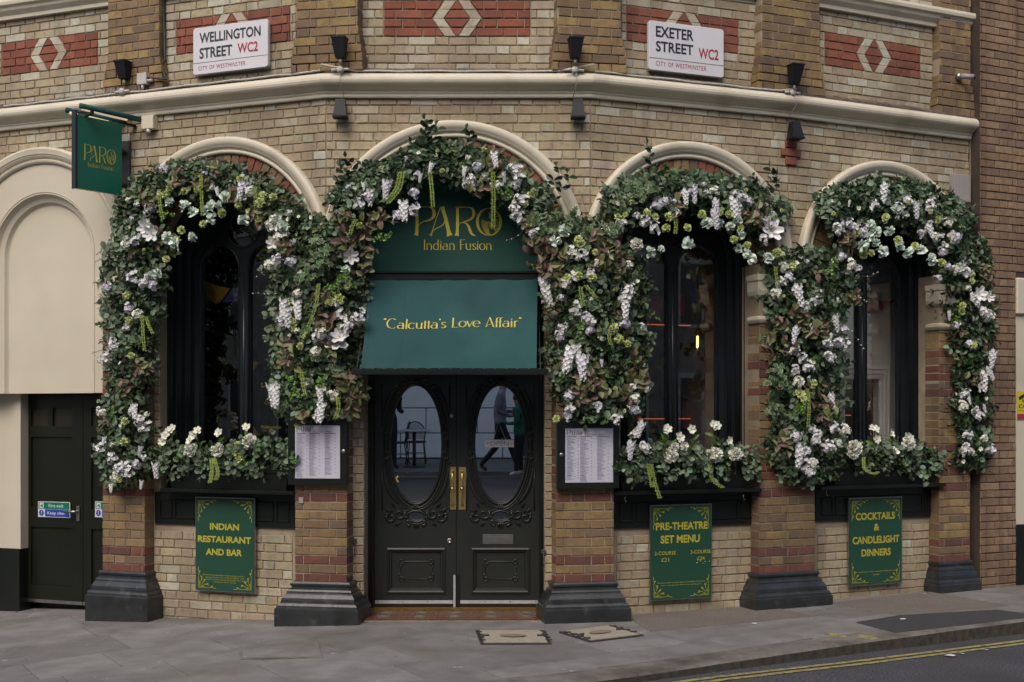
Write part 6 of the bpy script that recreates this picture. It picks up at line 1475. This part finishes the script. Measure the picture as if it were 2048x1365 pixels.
window_box('R2', 1668, 1870, 935, 970, 'black window box under the rightmost window', 'white flowers and pale dahlias in the rightmost window box',
  fl('W 1709 897 1.1; W 1706 908 .9; W 1816 888 1.0; N 1783 868 1.1; N 1750 859 1.1; N 1745 857; N 1790 903 1.1; N 1753 879; N 1813 873; N 1820 876')+[('A', 0, [(1727, 915), (1729, 938), (1745, 948), (1756, 945)])])
# ================================================================== NEIGHBOUR ON THE RIGHT
NB = empty('neighbouring_building', R2.P(2.5, .1, 0), label='plain brown brick building with cream ground floor at the right edge', cat='building')
T = TW(R2); na, nb_ = R2.U(1961, .14), R2.U(2033, .14)
g = G(); g.box(na-.004+.0, nb_-.002, -.4, .132, -.2, 6.2, T=T); g.box(nb_, nb_+3.5, -.4, .122, 2.97, 6.2, T=T); nw = g.build('wall', ['dark_mortar'], NB)
random.seed(11); z = -.0737*1; row = 0
while z < 5.7:
    rowfill('brown_brick', R2, (na-.003, nb_), (na-.003, nb_), z, z+CH, row, .14, .03, nw, phase=na % .335+.02); 
    if z > 2.95: rowfill('brown_brick', R2, (nb_+.002, nb_+.8), (nb_+.002, nb_+.8), z, z+CH, row+1, .13, .03, nw)
    z += CH; row += 1
flush_bricks()
g = G(); g.cbox(nb_+.004, nb_+3.5, -.3, .125, .62, 2.92, .004, T=T); g.build('rendered_wall', ['cream_render'], NB)
g = G(); g.cbox(nb_-.01, nb_+3.5, -.3, .16, 2.62, 2.965, .01, T=T); g.build('fascia_band', ['cream_render'], NB)
g = G(); g.cbox(nb_+.0, nb_+3.5, -.3, .135, -.2, .615, .004, T=T); g.build('black_dado', ['black_paint'], NB)
u0, z1 = R2.un(2034, 783, .13); _, z0 = R2.un(2034, 841, .13); u1 = u0+.24
cs = empty('cctv_sign', R2.M(u0, .13, z0), label='yellow and red CCTV warning sign cut by the right edge', cat='sign')
zm = z0+(z1-z0)*.22
g = G(); g.box(u0, u1, .126, .129, z0, z1, T=T); g.build('plate', ['cctv_yellow'], cs)
g = G(); g.add([R2.P(u0+.004, .1305, z0+.004), R2.P(u1, .1305, z0+.004), R2.P(u1, .1305, zm), R2.P(u0+.004, .1305, zm)], [(0, 1, 2, 3)]); g.build('red_band', ['cctv_red'], cs)
g = G(); put_text(g, 'CCTV', u0+.022, u1-.02, z0+(z1-z0)*.42, z0+(z1-z0)*.55, lambda x, z: R2.P(x, .131, z), .01); g.build('lettering', ['ink_black'], cs)
g = G(); put_text(g, 'in operation', u0+.022, u1-.02, z0+(z1-z0)*.30, z0+(z1-z0)*.36, lambda x, z: R2.P(x, .131, z), .0); g.build('small_lettering', ['ink_black'], cs)
g = G(); zc = z0+(z1-z0)*.80
g.add([R2.P(u0+.03, .131, zc-.03), R2.P(u0+.12, .131, zc+.01), R2.P(u0+.11, .131, zc+.04), R2.P(u0+.02, .131, zc)], [(0, 1, 2, 3)]); g.add([R2.P(u0+.07, .131, zc-.02), R2.P(u0+.085, .131, zc-.02), R2.P(u0+.085, .131, zc-.05), R2.P(u0+.07, .131, zc-.05)], [(0, 1, 2, 3)]); g.build('camera_symbol', ['ink_black'], cs)
# upper windows above the string course
for (F, a, b) in uw:
    g = G(); g.box(a, b, -.30, -.25, 5.46, 5.52, T=TW(F)); g.box(a, a+.05, -.30, -.25, 5.46, 5.9, T=TW(F)); g.box(b-.05, b, -.3, -.25, 5.46, 5.9, T=TW(F)); w = g.build('upper_window', ['blue_black_paint'], B)
    g = G(); g.add([F.P(u, -.28, z) for u, z in ((a, 5.46), (b, 5.46), (b, 5.9), (a, 5.9))], [(0, 1, 2, 3)]); g.build('pane', ['window_glass'], w, recalc=False)
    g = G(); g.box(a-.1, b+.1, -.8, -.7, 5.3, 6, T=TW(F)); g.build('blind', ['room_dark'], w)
# ================================================================== INSIDE
def inner(d): return [(p[0], p[1]) for p in (L.P(-5.2, -d, 0), P2.P(0, -d, 0), P3.P(0, -d, 0), P4.P(0, -d, 0), R2.P(R2E-.1, -d, 0))]
ip = inner(.42)+[(7.0, 16.5), (-7.0, 16.5)]
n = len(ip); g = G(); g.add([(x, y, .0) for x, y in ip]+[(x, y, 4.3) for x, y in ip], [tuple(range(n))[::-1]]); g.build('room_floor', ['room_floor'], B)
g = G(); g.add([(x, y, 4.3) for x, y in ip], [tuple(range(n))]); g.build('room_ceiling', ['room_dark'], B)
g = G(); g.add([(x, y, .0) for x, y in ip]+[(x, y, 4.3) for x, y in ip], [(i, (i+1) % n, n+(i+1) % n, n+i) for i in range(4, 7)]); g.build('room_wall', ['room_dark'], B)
# partitions between the rooms so that no window looks into another
g = G(); p = P4.P(0, -.42, 0); q = P4.P(.25, -4.0, 0); g.add([(p.x, p.y, 0), (q.x, q.y, 0), (q.x, q.y, 4.3), (p.x, p.y, 4.3)], [(0, 1, 2, 3)]); g.build('room_wall', ['room_grey'], B)
# bar shelves and bottles seen through the middle window
nS = -1.9; T = TW(R1); su0, su1 = R1.U(1225, nS), R1.U(1500, nS)
bs = empty('bar_shelves', R1.M((su0+su1)/2, nS, 0), label='dark bar shelves behind the middle window', cat='shelves')
zs_ = [R1.un(1390, y, nS)[1] for y in (905, 858, 797, 735, 672)]
for z in zs_: g = G(); g.box(su0, su1, nS-.3, nS, z-.02, z, T=T); g.build('shelf', ['shelf_wood'], bs)
g = G(); g.box(su0, su1, nS-.34, nS-.3, 0, 3.2, T=T); g.build('back_panel', ['shelf_wood'], bs)
for uu in (su0, R1.U(1352, nS), R1.U(1418, nS), su1): g = G(); g.box(uu-.015, uu+.015, nS-.28, nS+.004, .4, 2.9, T=T); g.build('upright', ['room_grey'], bs)
def bottle(m):
    g = G(); g.lathe([(.034, 0), (.036, .01), (.036, .15), (.030, .175), (.013, .20), (.012, .255), (.014, .258), (.014, .27)], None, 10, 0); g.lathe([(.0368, .04), (.0368, .12)], None, 10, 1); return g.mesh('bottle', [m, 'bottle_label'], False)
bm_ = [bottle('bottle_green'), bottle('bottle_amber')]; rb = random.Random(4); k = 0
for z in zs_[:4]:
    u = su0+.06
    while u < su1-.05:
        if rb.random() < .8:
            kb = rb.randrange(2); sh = ('lowest', 'second lowest', 'third', 'top')[zs_.index(z)]
            link('bottle', bm_[kb], None, R1.M(u, nS-.1-rb.random()*.08, z) @ Matrix.Scale(rb.uniform(.65, .9), 4), label=('green' if kb == 0 else 'amber')+' glass bottle on the '+sh+' bar shelf behind the middle window', cat='bottle', group=('green' if kb == 0 else 'amber')+' bottles on the '+sh+' bar shelf')
        u += rb.uniform(.08, .14)
def strip(F, px0, px1, py, n, label):
    a, z = F.un(px0, py, n); b, _ = F.un(px1, py, n); g = G(); g.box(a, b, n-.01, n, z-.004, z+.004, T=TW(F)); g.buildw('light_strip', ['led_orange'], None, F.M(a, n, z), label=label, cat='light strip', group='orange light strips inside')
strip(R1, 1255, 1382, 648, -1.5, 'orange light strip high behind the middle window'); strip(R1, 1275, 1402, 838, -1.85, 'orange light strip low behind the middle window'); strip(R2, 1655, 1702, 831, -.9, 'orange light strip low behind the left light of the rightmost window')
a, z = R1.un(1407, 725, -1.85); _, z2 = R1.un(1407, 757, -1.85); g = G(); g.box(a, a+.012, -1.86, -1.85, z2, z, T=TW(R1)); g.buildw('light_strip', ['led_orange'], None, R1.M(a, -1.85, z2), label='short upright orange light among the bottles behind the middle window', cat='light strip')
u, z = R1.un(1395, 672, -.9); lb = empty('pendant_lamp', R1.M(u, -.9, z), label='glowing filament bulb hanging inside the middle window', cat='lamp')
MM = R1.M(u, -.9, z)
g = G(); g.tube([(0, 0, .03), (0, 0, 1.6)], .003, 5); g.build('flex', ['cable_black'], lb, MM); g = G(); g.lathe([(.016, .0), (.018, .02), (.016, .05), (.005, .06)], None, 10); g.build('lamp_holder', ['brass'], lb, MM)
g = G(); g.tube([(.009*math.cos(i*.9), .009*math.sin(i*.9), -.005-.0032*i) for i in range(34)], .0022, 5); g.build('filament', ['filament'], lb, MM)
g = G(); g.lathe([(.014, 0), (.024, -.02), (.032, -.06), (.032, -.17), (.028, -.19), (.002, -.195)], None, 14); g.build('bulb', ['bulb_glass'], lb, MM, recalc=False)
g = G(); g.tube([(0, 0, -.12), (0, 0, -.18)], .003, 5); g.build('stem_rod', ['white_metal'], lb, MM)
def flag(F, pts, n, m, label):
    c = [F.un(x, y, n) for x, y in pts]; g = G(); k = len(c); f = [F.P(u, n, z) for u, z in c]; cen = sum(f, Vector())/k+Vector((0, -.02, 0))
    g.add(f+[cen], [(i, (i+1) % k, k) for i in range(k)]); g.buildw('bunting_flag', [m], None, Matrix.Translation(f[0]), label=label, cat='bunting flag')
flag(L, [(404, 558), (432, 571), (461, 577), (441, 604), (434, 608), (417, 600)], -.6, 'bunting_yellow', 'yellow patterned bunting flag inside the left window')
flag(L, [(458, 577), (480, 580), (480, 600), (462, 604), (443, 606)], -.62, 'bunting_blue', 'blue patterned bunting flag beside the yellow one inside the left window')
flag(R1, [(1389, 577), (1420, 583), (1446, 580), (1430, 625), (1419, 628)], -.6, 'bunting_yellow', 'yellow bunting flag inside the right light of the middle window')
flag(R1, [(1352, 590), (1370, 586), (1369, 632), (1350, 634)], -.7, 'bunting_red', 'narrow red bunting flag inside the middle window beside the mullion')
flag(R1, [(1262, 590), (1326, 592), (1322, 636), (1290, 640), (1268, 628)], -.7, 'bunting_red', 'wide red bunting flag inside the left light of the middle window')
flag(R1, [(1372, 560), (1391, 578), (1398, 615), (1384, 606)], -.62, 'bunting_blue', 'blue bunting flag left of the yellow one inside the middle window')
# grey lobby wall with a panelled door opening in the rightmost window
nD = -.75; T = TW(R2); a0 = R2.U(1560, nD); a1 = R2.U(1900, nD); d0 = R2.U(1690, nD); d1 = R2.U(1763, nD); _, dz = R2.un(1740, 752, nD)
g = G(); plate([[(a0, 0), (a1, 0), (a1, 4.2), (a0, 4.2)], [(d0, .01), (d1, .01), (d1, dz), (d0, dz)]], nD, nD-.12, TZ(R2), g); iw = g.build('lobby_wall', ['room_grey'], B)
for o in (.0, .05, .10):
    g = G(); g.sweep([(d1+o, .0), (d1+o, dz+o), (d0-.3, dz+o)], [(0, nD), (0, nD+.03-.008*o*10), (.03, nD+.03), (.04, nD+.01), (.04, nD)], TZ(R2)); g.build('architrave', ['room_grey'], iw)
wp = empty('wall_planter', R2.P(R2.U(1742, -.8), -.8, 2.2), label='dark hanging planter with a red flag inside the rightmost window', cat='planter')
p0, q0 = R2.un(1728, 640, -.8); p1, q1 = R2.un(1763, 690, -.8)
g = G(); g.box(p0, p1, -.98, -.8, q1, q0, T=T); g.box(p0+.1, p0+.15, -.9, -.85, q1-.13, q1, T=T); g.build('box', ['shelf_wood'], wp)
g = G()
for i in range(60):
    x, y = rf.uniform(1724, 1766), rf.uniform(572, 640); p, _ = surf(x, y, -.85+rf.uniform(-.1, .1), R2); leafgeo(g, TR(p) @ orient(R2, .9), .08, .05)
g.build('foliage', ['leaf_dark'], wp, recalc=False)
flag(R2, [(1727, 600), (1760, 603), (1790, 602), (1760, 620), (1736, 628), (1727, 628)], -.72, 'bunting_red', 'red bunting flag inside the rightmost window')
# gilt lettering on the panes
def gilt(F, cx, cy, label, texts, ornaments):
    n = -.336; u, z = F.un(cx, cy, n); r = empty('window_lettering', F.M(u, n, z), label=label, cat='window lettering'); 
    for s, x0, x1, y0, y1 in texts:
        a, z1 = F.un(x0, y0, n); b, _ = F.un(x1, y0, n); _, z0 = F.un(x0, y1, n); g = G(); put_text(g, s, a, b, z0, z1, lambda x, y: F.P(x, n, y), .0); g.build('lettering', ['dark_gold'], r)
    for (x, y, sx, sz) in ornaments:
        a, z1 = F.un(x, y, n); g = G(); corner_orn(g, lambda p, q: F.P(p, n, q), a, z1, sx*.16, sz*.16, 1.); g.build('corner_ornament', ['dark_gold'], r, kind='stuff')
gilt(L, 540, 800, 'gold lettering on the right light of the left window', [('L', 523, 530, 765, 775), ('Coffee', 528, 556, 803, 809), ('Cocktails', 546, 580, 820, 826), ('Modern-Indian', 522, 562, 851, 858)], [(507, 725, 1, -1), (507, 870, 1, 1)])
gilt(R1, 1290, 800, 'gold lettering on the left light of the middle window', [('&', 1296, 1306, 768, 780), ('Afternoon Tea', 1262, 1301, 815, 822), ('Modern', 1240, 1258, 860, 866), ('Dining', 1288, 1310, 860, 866)], [(1324, 733, -1, -1), (1324, 886, -1, 1)])
g = G(); u, z = F0.un(792, 958, -.44)
for pts in ([(-.02, .028), (.0, -.03+.03), (.018, -.028)], [(.018, .028), (-.016, -.03)], [(-.026, .024), (-.018, .03)]): g.tube([F0.P(u+a, -.44, z+b) for a, b in pts], .004, 6)
g.buildw('neon_sign', ['neon_amber'], None, F0.M(u, -.44, z), label='small glowing amber neon X low in the left-hand door glass', cat='neon sign')
def spikes(F, us, zf, n, label):
    g = G()
    for u in us:
        for _ in range(2): a = rb.uniform(-.5, .5); l = rb.uniform(.05, .085); p = F.P(u, n, zf(u)); g.tube([p, p+Vector((F.T[0]*a*l, -abs(a)*.4*l, l))], .0011, 3)
    g.buildw('bird_spikes', ['steel'], None, F.M(us[0], n, zf(us[0])), label=label, cat='bird spikes', kind='stuff')
spikes(L, [L.U(118, .1)+i*.012 for i in range(56)], lambda u: 4.435, .10, 'thin wire bird spikes on the cornice above the projecting sign')
for nm, (F, c, Ro) in AR.items():
    spikes(F, [c-.62+i*.155+rb.uniform(-.03, .03) for i in range(9)], lambda u, c=c, Ro=Ro: ZS+math.sqrt(max(0, (Ro-.01)**2-(u-c)**2)), .03, 'sparse wire bird spikes standing on the cream moulding of the '+{'L': 'left window arch', 'F0': 'door arch', 'R1': 'middle window arch', 'R2': 'rightmost arch'}[nm])
# door wedges, hooks, small wall things
for F, px, py, lab in ((F0, 709, 1083, 'small black door hook on the buff brick jamb left of the door'), (F0, 1087, 1105, 'small black door hook on the jamb right of the door')):
    u, z = F.un(px, py, .02); r = empty('door_hook', F.M(u, 0, z), label=lab, cat='hook'); g = G(); g.cbox(u-.018, u+.018, 0, .02, z-.012, z+.02, .003, T=TW(F)); g.build('plate', ['cast_iron'], r)
    g = G(); g.tube([F.P(u, .018, z), F.P(u+.002, .022, z-.12), F.P(u-.03, .022, z-.135)], .004, 5); g.build('hook', ['cast_iron'], r)
u, z = P2.un(602, 1001, .125); g = G(); g.cbox(u-.02, u+.02, .12, .128, z-.025, z+.025, .002, T=TW(P2)); g.buildw('wall_tag', ['grey_box'], None, P2.M(u, .12, z), label='tiny grey numbered plate on the brick pier below the left menu case', cat='plate')
u, z = R1.un(1250, 1000, .17)
for (F, px, py, lab) in ((R1, 1250, 1000, 'small wire hook under the sill at the left end of the middle window'), (R1, 1487, 996, 'small wire hook under the sill at the right end of the middle window'), (R2, 1653, 988, 'small wire hook under the sill at the left end of the rightmost window')):
    u, z = F.un(px, py, .14); g = G(); g.tube([F.P(u, .14, z+.03), F.P(u, .14, z), F.P(u+.008, .14, z-.02), F.P(u+.018, .14, z-.01)], .0028, 5); g.buildw('sill_hook', ['steel'], None, F.M(u, .14, z), label=lab, cat='hook')
u = L.U(302, .16)
# ================================================================== ACROSS THE STREET (seen reflected in the glass)
oy = -5.4
g = G(); g.add([(-60, -2.5, -.02), (60, -2.5, -.02), (60, -30, -.02), (-60, -30, -.02), (-60, -2.5, -.3), (60, -2.5, -.3)], [(0, 1, 2, 3), (0, 1, 5, 4)]); g.build('opposite_pavement', ['paving_stone'], kind='structure')
g = G()
for q in (0, .12): g.add([(-10, -1.95+q, -.059), (10, -2.15+q, -.059), (10, -2.10+q, -.059), (-10, -1.90+q, -.059)], [(0, 1, 2, 3)])
g.build('yellow_line', ['yellow_line'], road)
OB = empty('white_corner_cafe', (-1, oy-.5, 0), label='white stucco building across the street, reflected in the door glass', cat='building')
g = G(); g.box(-9, 9, oy-.6, oy-.03, -.1, 3.9); ow = g.build('wall', ['stucco_joint'], OB)
blk = {}
rs = random.Random(2); z = 0; row = 0
while z < 3.8:
    x = -9+(.55 if row % 2 else 0); x0 = x
    for k in range(17):
        w = 1.1; 
        if x+w > 9: break
        key = 'b'
        if key not in blk: gg = G(); gg.cbox(.01, 1.09, 0, .05, .01, .53, .012); blk[key] = gg.mesh('stucco_block', ['white_stucco'])
        link('stucco_block', blk[key], ow, Matrix.Translation((x, oy-.03, z))); x += w
    z += .54; row += 1
g = G(); g.cbox(-9.1, 9.1, oy-.6, oy+.16, 3.85, 4.1, .03); g.build('cornice', ['opposite_stone'], OB)
g = G(); g.box(.2, 2.6, oy+.03, oy+.05, .05, .95); g.build('dark_plinth_panel', ['roof_slate'], OB)
g = G(); g.box(-9, 9, oy-8, oy-.1, 4.1, 9.5); up = g.build('upper_wall', ['opposite_brick'], OB)
for x in (-7.5, -5, -2.5, 0, 2.5, 5, 7.5):
    for z in (4.9, 7.3):
        g = G(); g.box(x-.62, x+.62, oy-.1, oy-.02, z-.1, z+1.75); w = g.build('window', ['opposite_stone'], up); g = G(); g.box(x-.5, x+.5, oy-.02, oy-.015, z, z+1.6); g.build('pane', ['blue_black_paint'], w)
        g = G(); g.box(x-.03, x+.03, oy-.015, oy+.0, z, z+1.6); g.box(x-.5, x+.5, oy-.015, oy+.0, z+.78, z+.82); g.build('sash_bar', ['opposite_stone'], w)
def far_block(x0, x1, y, h, m, lab):
    o = empty('terrace_building', ((x0+x1)/2, y-3, 0), label=lab, cat='building'); g = G(); g.box(x0, x1, y-7, y, -.1, h); w_ = g.build('wall', [m], o)
    x = x0+1.2
    while x < x1-.8:
        for z in [q for q in (1.0, 4.3, 7.2, 10) if q+1.9 < h]:
            g = G(); g.box(x-.55, x+.55, y, y+.05, z-.1, z+1.9); w = g.build('window', ['opposite_stone'], w_); g = G(); g.box(x-.45, x+.45, y+.05, y+.055, z, z+1.75); g.build('pane', ['blue_black_paint'], w)
        x += 2.3
far_block(-34, -9.2, oy-.3, 10, 'opposite_brick', 'brick terrace building across the street to the left, reflected in the glass')
far_block(9.2, 34, oy-.3, 10, 'opposite_brick', 'brick terrace building across the street to the right, reflected in the glass')
# bistro furniture
def chair(x, y, rz_, lab):
    M = Matrix.Translation((x, y, -.02)) @ RZ(rz_); r = empty('bistro_chair', M, label=lab, cat='chair', group='rattan bistro chairs across the street')
    g = G(); g.lathe([(.20, .44), (.215, .455), (.20, .47), (.0, .475)], None, 18); g.build('seat', ['rattan'], r, M)
    for sx in (-1, 1):
        g = G(); g.tube([(sx*.15, .15, .45), (sx*.19, .19, 0)], .012, 6); g.build('leg', ['rattan'], r, M)
        g = G(); g.tube([(sx*.16, -.15, .45), (sx*.20, -.22, 0)], .012, 6); g.build('leg', ['rattan'], r, M)
    g = G(); g.tube([(sx, sy, .22) for sx, sy in ((.17, .17), (-.17, .17), (-.18, -.18), (.18, -.18))], .008, 5, closed=True); g.build('stretcher', ['rattan'], r, M)
    arcp = [(.20*math.cos(math.pi*i/16), -.19-.05*math.sin(math.pi*i/16), .62+.26*math.sin(math.pi*i/16)) for i in range(17)]
    g = G(); g.tube([(.17, -.16, .45)]+arcp+[(-.17, -.16, .45)], .014, 6); g.build('back_frame', ['rattan'], r, M)
    g = G()
    for i in range(-9, 10):
        for s in (-1, 1):
            pts = []
            for j in range(15):
                zz = .52+j*.025; xx = i*.045+s*(zz-.52); lim = .19 if zz < .62 else .19*math.sqrt(max(0, 1-((zz-.62)/.25)**2))
                if abs(xx) < lim: pts.append((xx, -.21, zz))
            if len(pts) > 1: g.tube([pts[0], pts[-1]], .004, 4)
    g.build('woven_back', ['rattan'], r, M, kind='stuff')
Yg = 10.2
def refl(px, Yv): return (px-CX)/FPX*Yv, 2*Yg-Yv
x, y = refl(832, 24.6); chair(x, y, 180, 'rattan bistro chair facing the street beyond the round table'); x, y = refl(795, 24.4); chair(x, y, 90, 'rattan bistro chair at the side of the round table')
x, y = refl(828, 23.9); r = empty('bistro_table', (x, y, -.02), label='round marble-topped bistro table on a black pedestal across the street', cat='table'); M = Matrix.Translation((x, y, -.02))
g = G(); g.lathe([(.33, .72), (.34, .73), (.33, .745)], None, 28); g.build('tabletop', ['table_marble'], r, M); g = G(); g.lathe([(.035, .02), (.035, .72)], None, 12); g.build('pedestal', ['cast_iron'], r, M); g = G(); g.lathe([(.24, 0), (.23, .015), (.05, .03)], None, 20); g.build('base', ['cast_iron'], r, M)
def person(x, y, rz_, h, J, rad, edges, regions, lab, hair='hair'):
    """J joints (m, for 1.75 m), rad radii, regions: function(co)->material index"""
    M = Matrix.Translation((x, y, -.02)) @ RZ(rz_) @ Matrix.Scale(h/1.75, 4); r = empty('person', M, label=lab, cat='person')
    names = list(J); me = bpy.data.meshes.new('body'); me.from_pydata([J[k] for k in names], [(names.index(a), names.index(b)) for a, b in edges], [])
    o = bpy.data.objects.new('b', me); COL.objects.link(o); md = o.modifiers.new('s', 'SKIN'); o.modifiers.new('u', 'SUBSURF').levels = 2
    for i, k in enumerate(names):
        v = me.skin_vertices[0].data[i]; v.radius = rad[k] if isinstance(rad[k], tuple) else (rad[k], rad[k]); v.use_root = k == 'pelvis'
    e = o.evaluated_get(bpy.context.evaluated_depsgraph_get()); m2 = bpy.data.meshes.new_from_object(e); bpy.data.objects.remove(o)
    mats = ['hoodie', 'trousers_black', 'skin', 'shoe_brown', 'hoodie_sleeve', 'green_coat', 'shoe_white', 'coat_dark', 'hair']; m2.materials.clear()
    for m in mats: m2.materials.append(MATS[m])
    for p in m2.polygons: p.material_index = regions(p.center); p.use_smooth = True
    m2.name = 'body'; link('body', m2, r, M)
    hd = J['head']; g = G(); prof = [(.02, -.02), (.085, .0), (.098, .05), (.085, .10), (.04, .125), (.0, .13)]
    g.lathe(prof, TR((hd[0]-.012, hd[1], hd[2]-.0)) @ Matrix.Scale(1.0, 4), 14); g.build('hair', [hair], r, M)
    return r, M
E_ = [('pelvis', 'spine'), ('spine', 'chest'), ('chest', 'neck'), ('neck', 'head'), ('head', 'crown'), ('chest', 'lsh'), ('lsh', 'lel'), ('lel', 'lwr'), ('lwr', 'lha'), ('chest', 'rsh'), ('rsh', 'rel'), ('rel', 'rwr'), ('rwr', 'rha'), ('pelvis', 'lhip'), ('lhip', 'lkn'), ('lkn', 'lan'), ('lan', 'lto'), ('pelvis', 'rhip'), ('rhip', 'rkn'), ('rkn', 'ran'), ('ran', 'rto')]
RD = dict(pelvis=(.15, .12), spine=(.145, .11), chest=(.165, .12), neck=.055, head=(.078, .09), crown=.06, lsh=.072, rsh=.072, lel=.052, rel=.052, lwr=.034, rwr=.034, lha=.036, rha=.036, lhip=.10, rhip=.10, lkn=.066, rkn=.066, lan=.045, ran=.045, lto=.038, rto=.038)
walk = dict(pelvis=(0, 0, .95), spine=(.0, 0, 1.12), chest=(.02, 0, 1.34), neck=(.04, 0, 1.52), head=(.07, 0, 1.62), crown=(.06, 0, 1.70), lsh=(.02, .19, 1.42), lel=(-.04, .25, 1.15), lwr=(.18, .22, 1.06), lha=(.27, .20, 1.08), rsh=(.02, -.19, 1.42), rel=(-.04, -.25, 1.15), rwr=(.20, -.20, 1.12), rha=(.29, -.16, 1.16), lhip=(0, .10, .90), lkn=(.20, .10, .50), lan=(.34, .10, .09), lto=(.50, .10, .05), rhip=(0, -.10, .90), rkn=(-.06, -.10, .49), ran=(-.36, -.10, .14), rto=(-.24, -.10, .04))
def reg1(c):
    if c.z > 1.56: return 2
    if abs(c.y) > .17 and c.z > 1.0 and c.x < .2: return 4
    if c.z > .93: return 2 if (c.x > .22 and c.z > 1.0) else 0
    if c.z > .13: return 1
    return 3
x, y = refl(1000, 22.6); person(x, y, 0, 1.80, walk, RD, E_, reg1, 'person in a grey hoodie and black trousers striding past, seen in the right door glass')
stand = dict(walk); stand.update(lkn=(.03, .09, .49), lan=(.0, .09, .08), lto=(.14, .10, .04), rkn=(.04, -.09, .49), ran=(.06, -.09, .08), rto=(.20, -.10, .04), lwr=(.16, .12, 1.30), lha=(.20, .08, 1.36), lel=(.02, .24, 1.18))
def reg2(c):
    if c.z > 1.56: return 2
    if c.z > .90: return 2 if c.x > .20 and c.z > 1.25 else 5
    return 1 if c.z > .12 else 6
x, y = refl(1040, 22.0); person(x, y, 200, 1.52, stand, RD, E_, reg2, 'person in a dark green jacket reflected at the edge of the right door glass')
def reg3(c): return 2 if c.z > 1.56 else 7 if c.z > .7 else 1
x, y = refl(777, 23.4); person(x, y, 60, 1.75, stand, RD, E_, reg3, 'person in a long dark coat reflected at the edge of the left door glass')
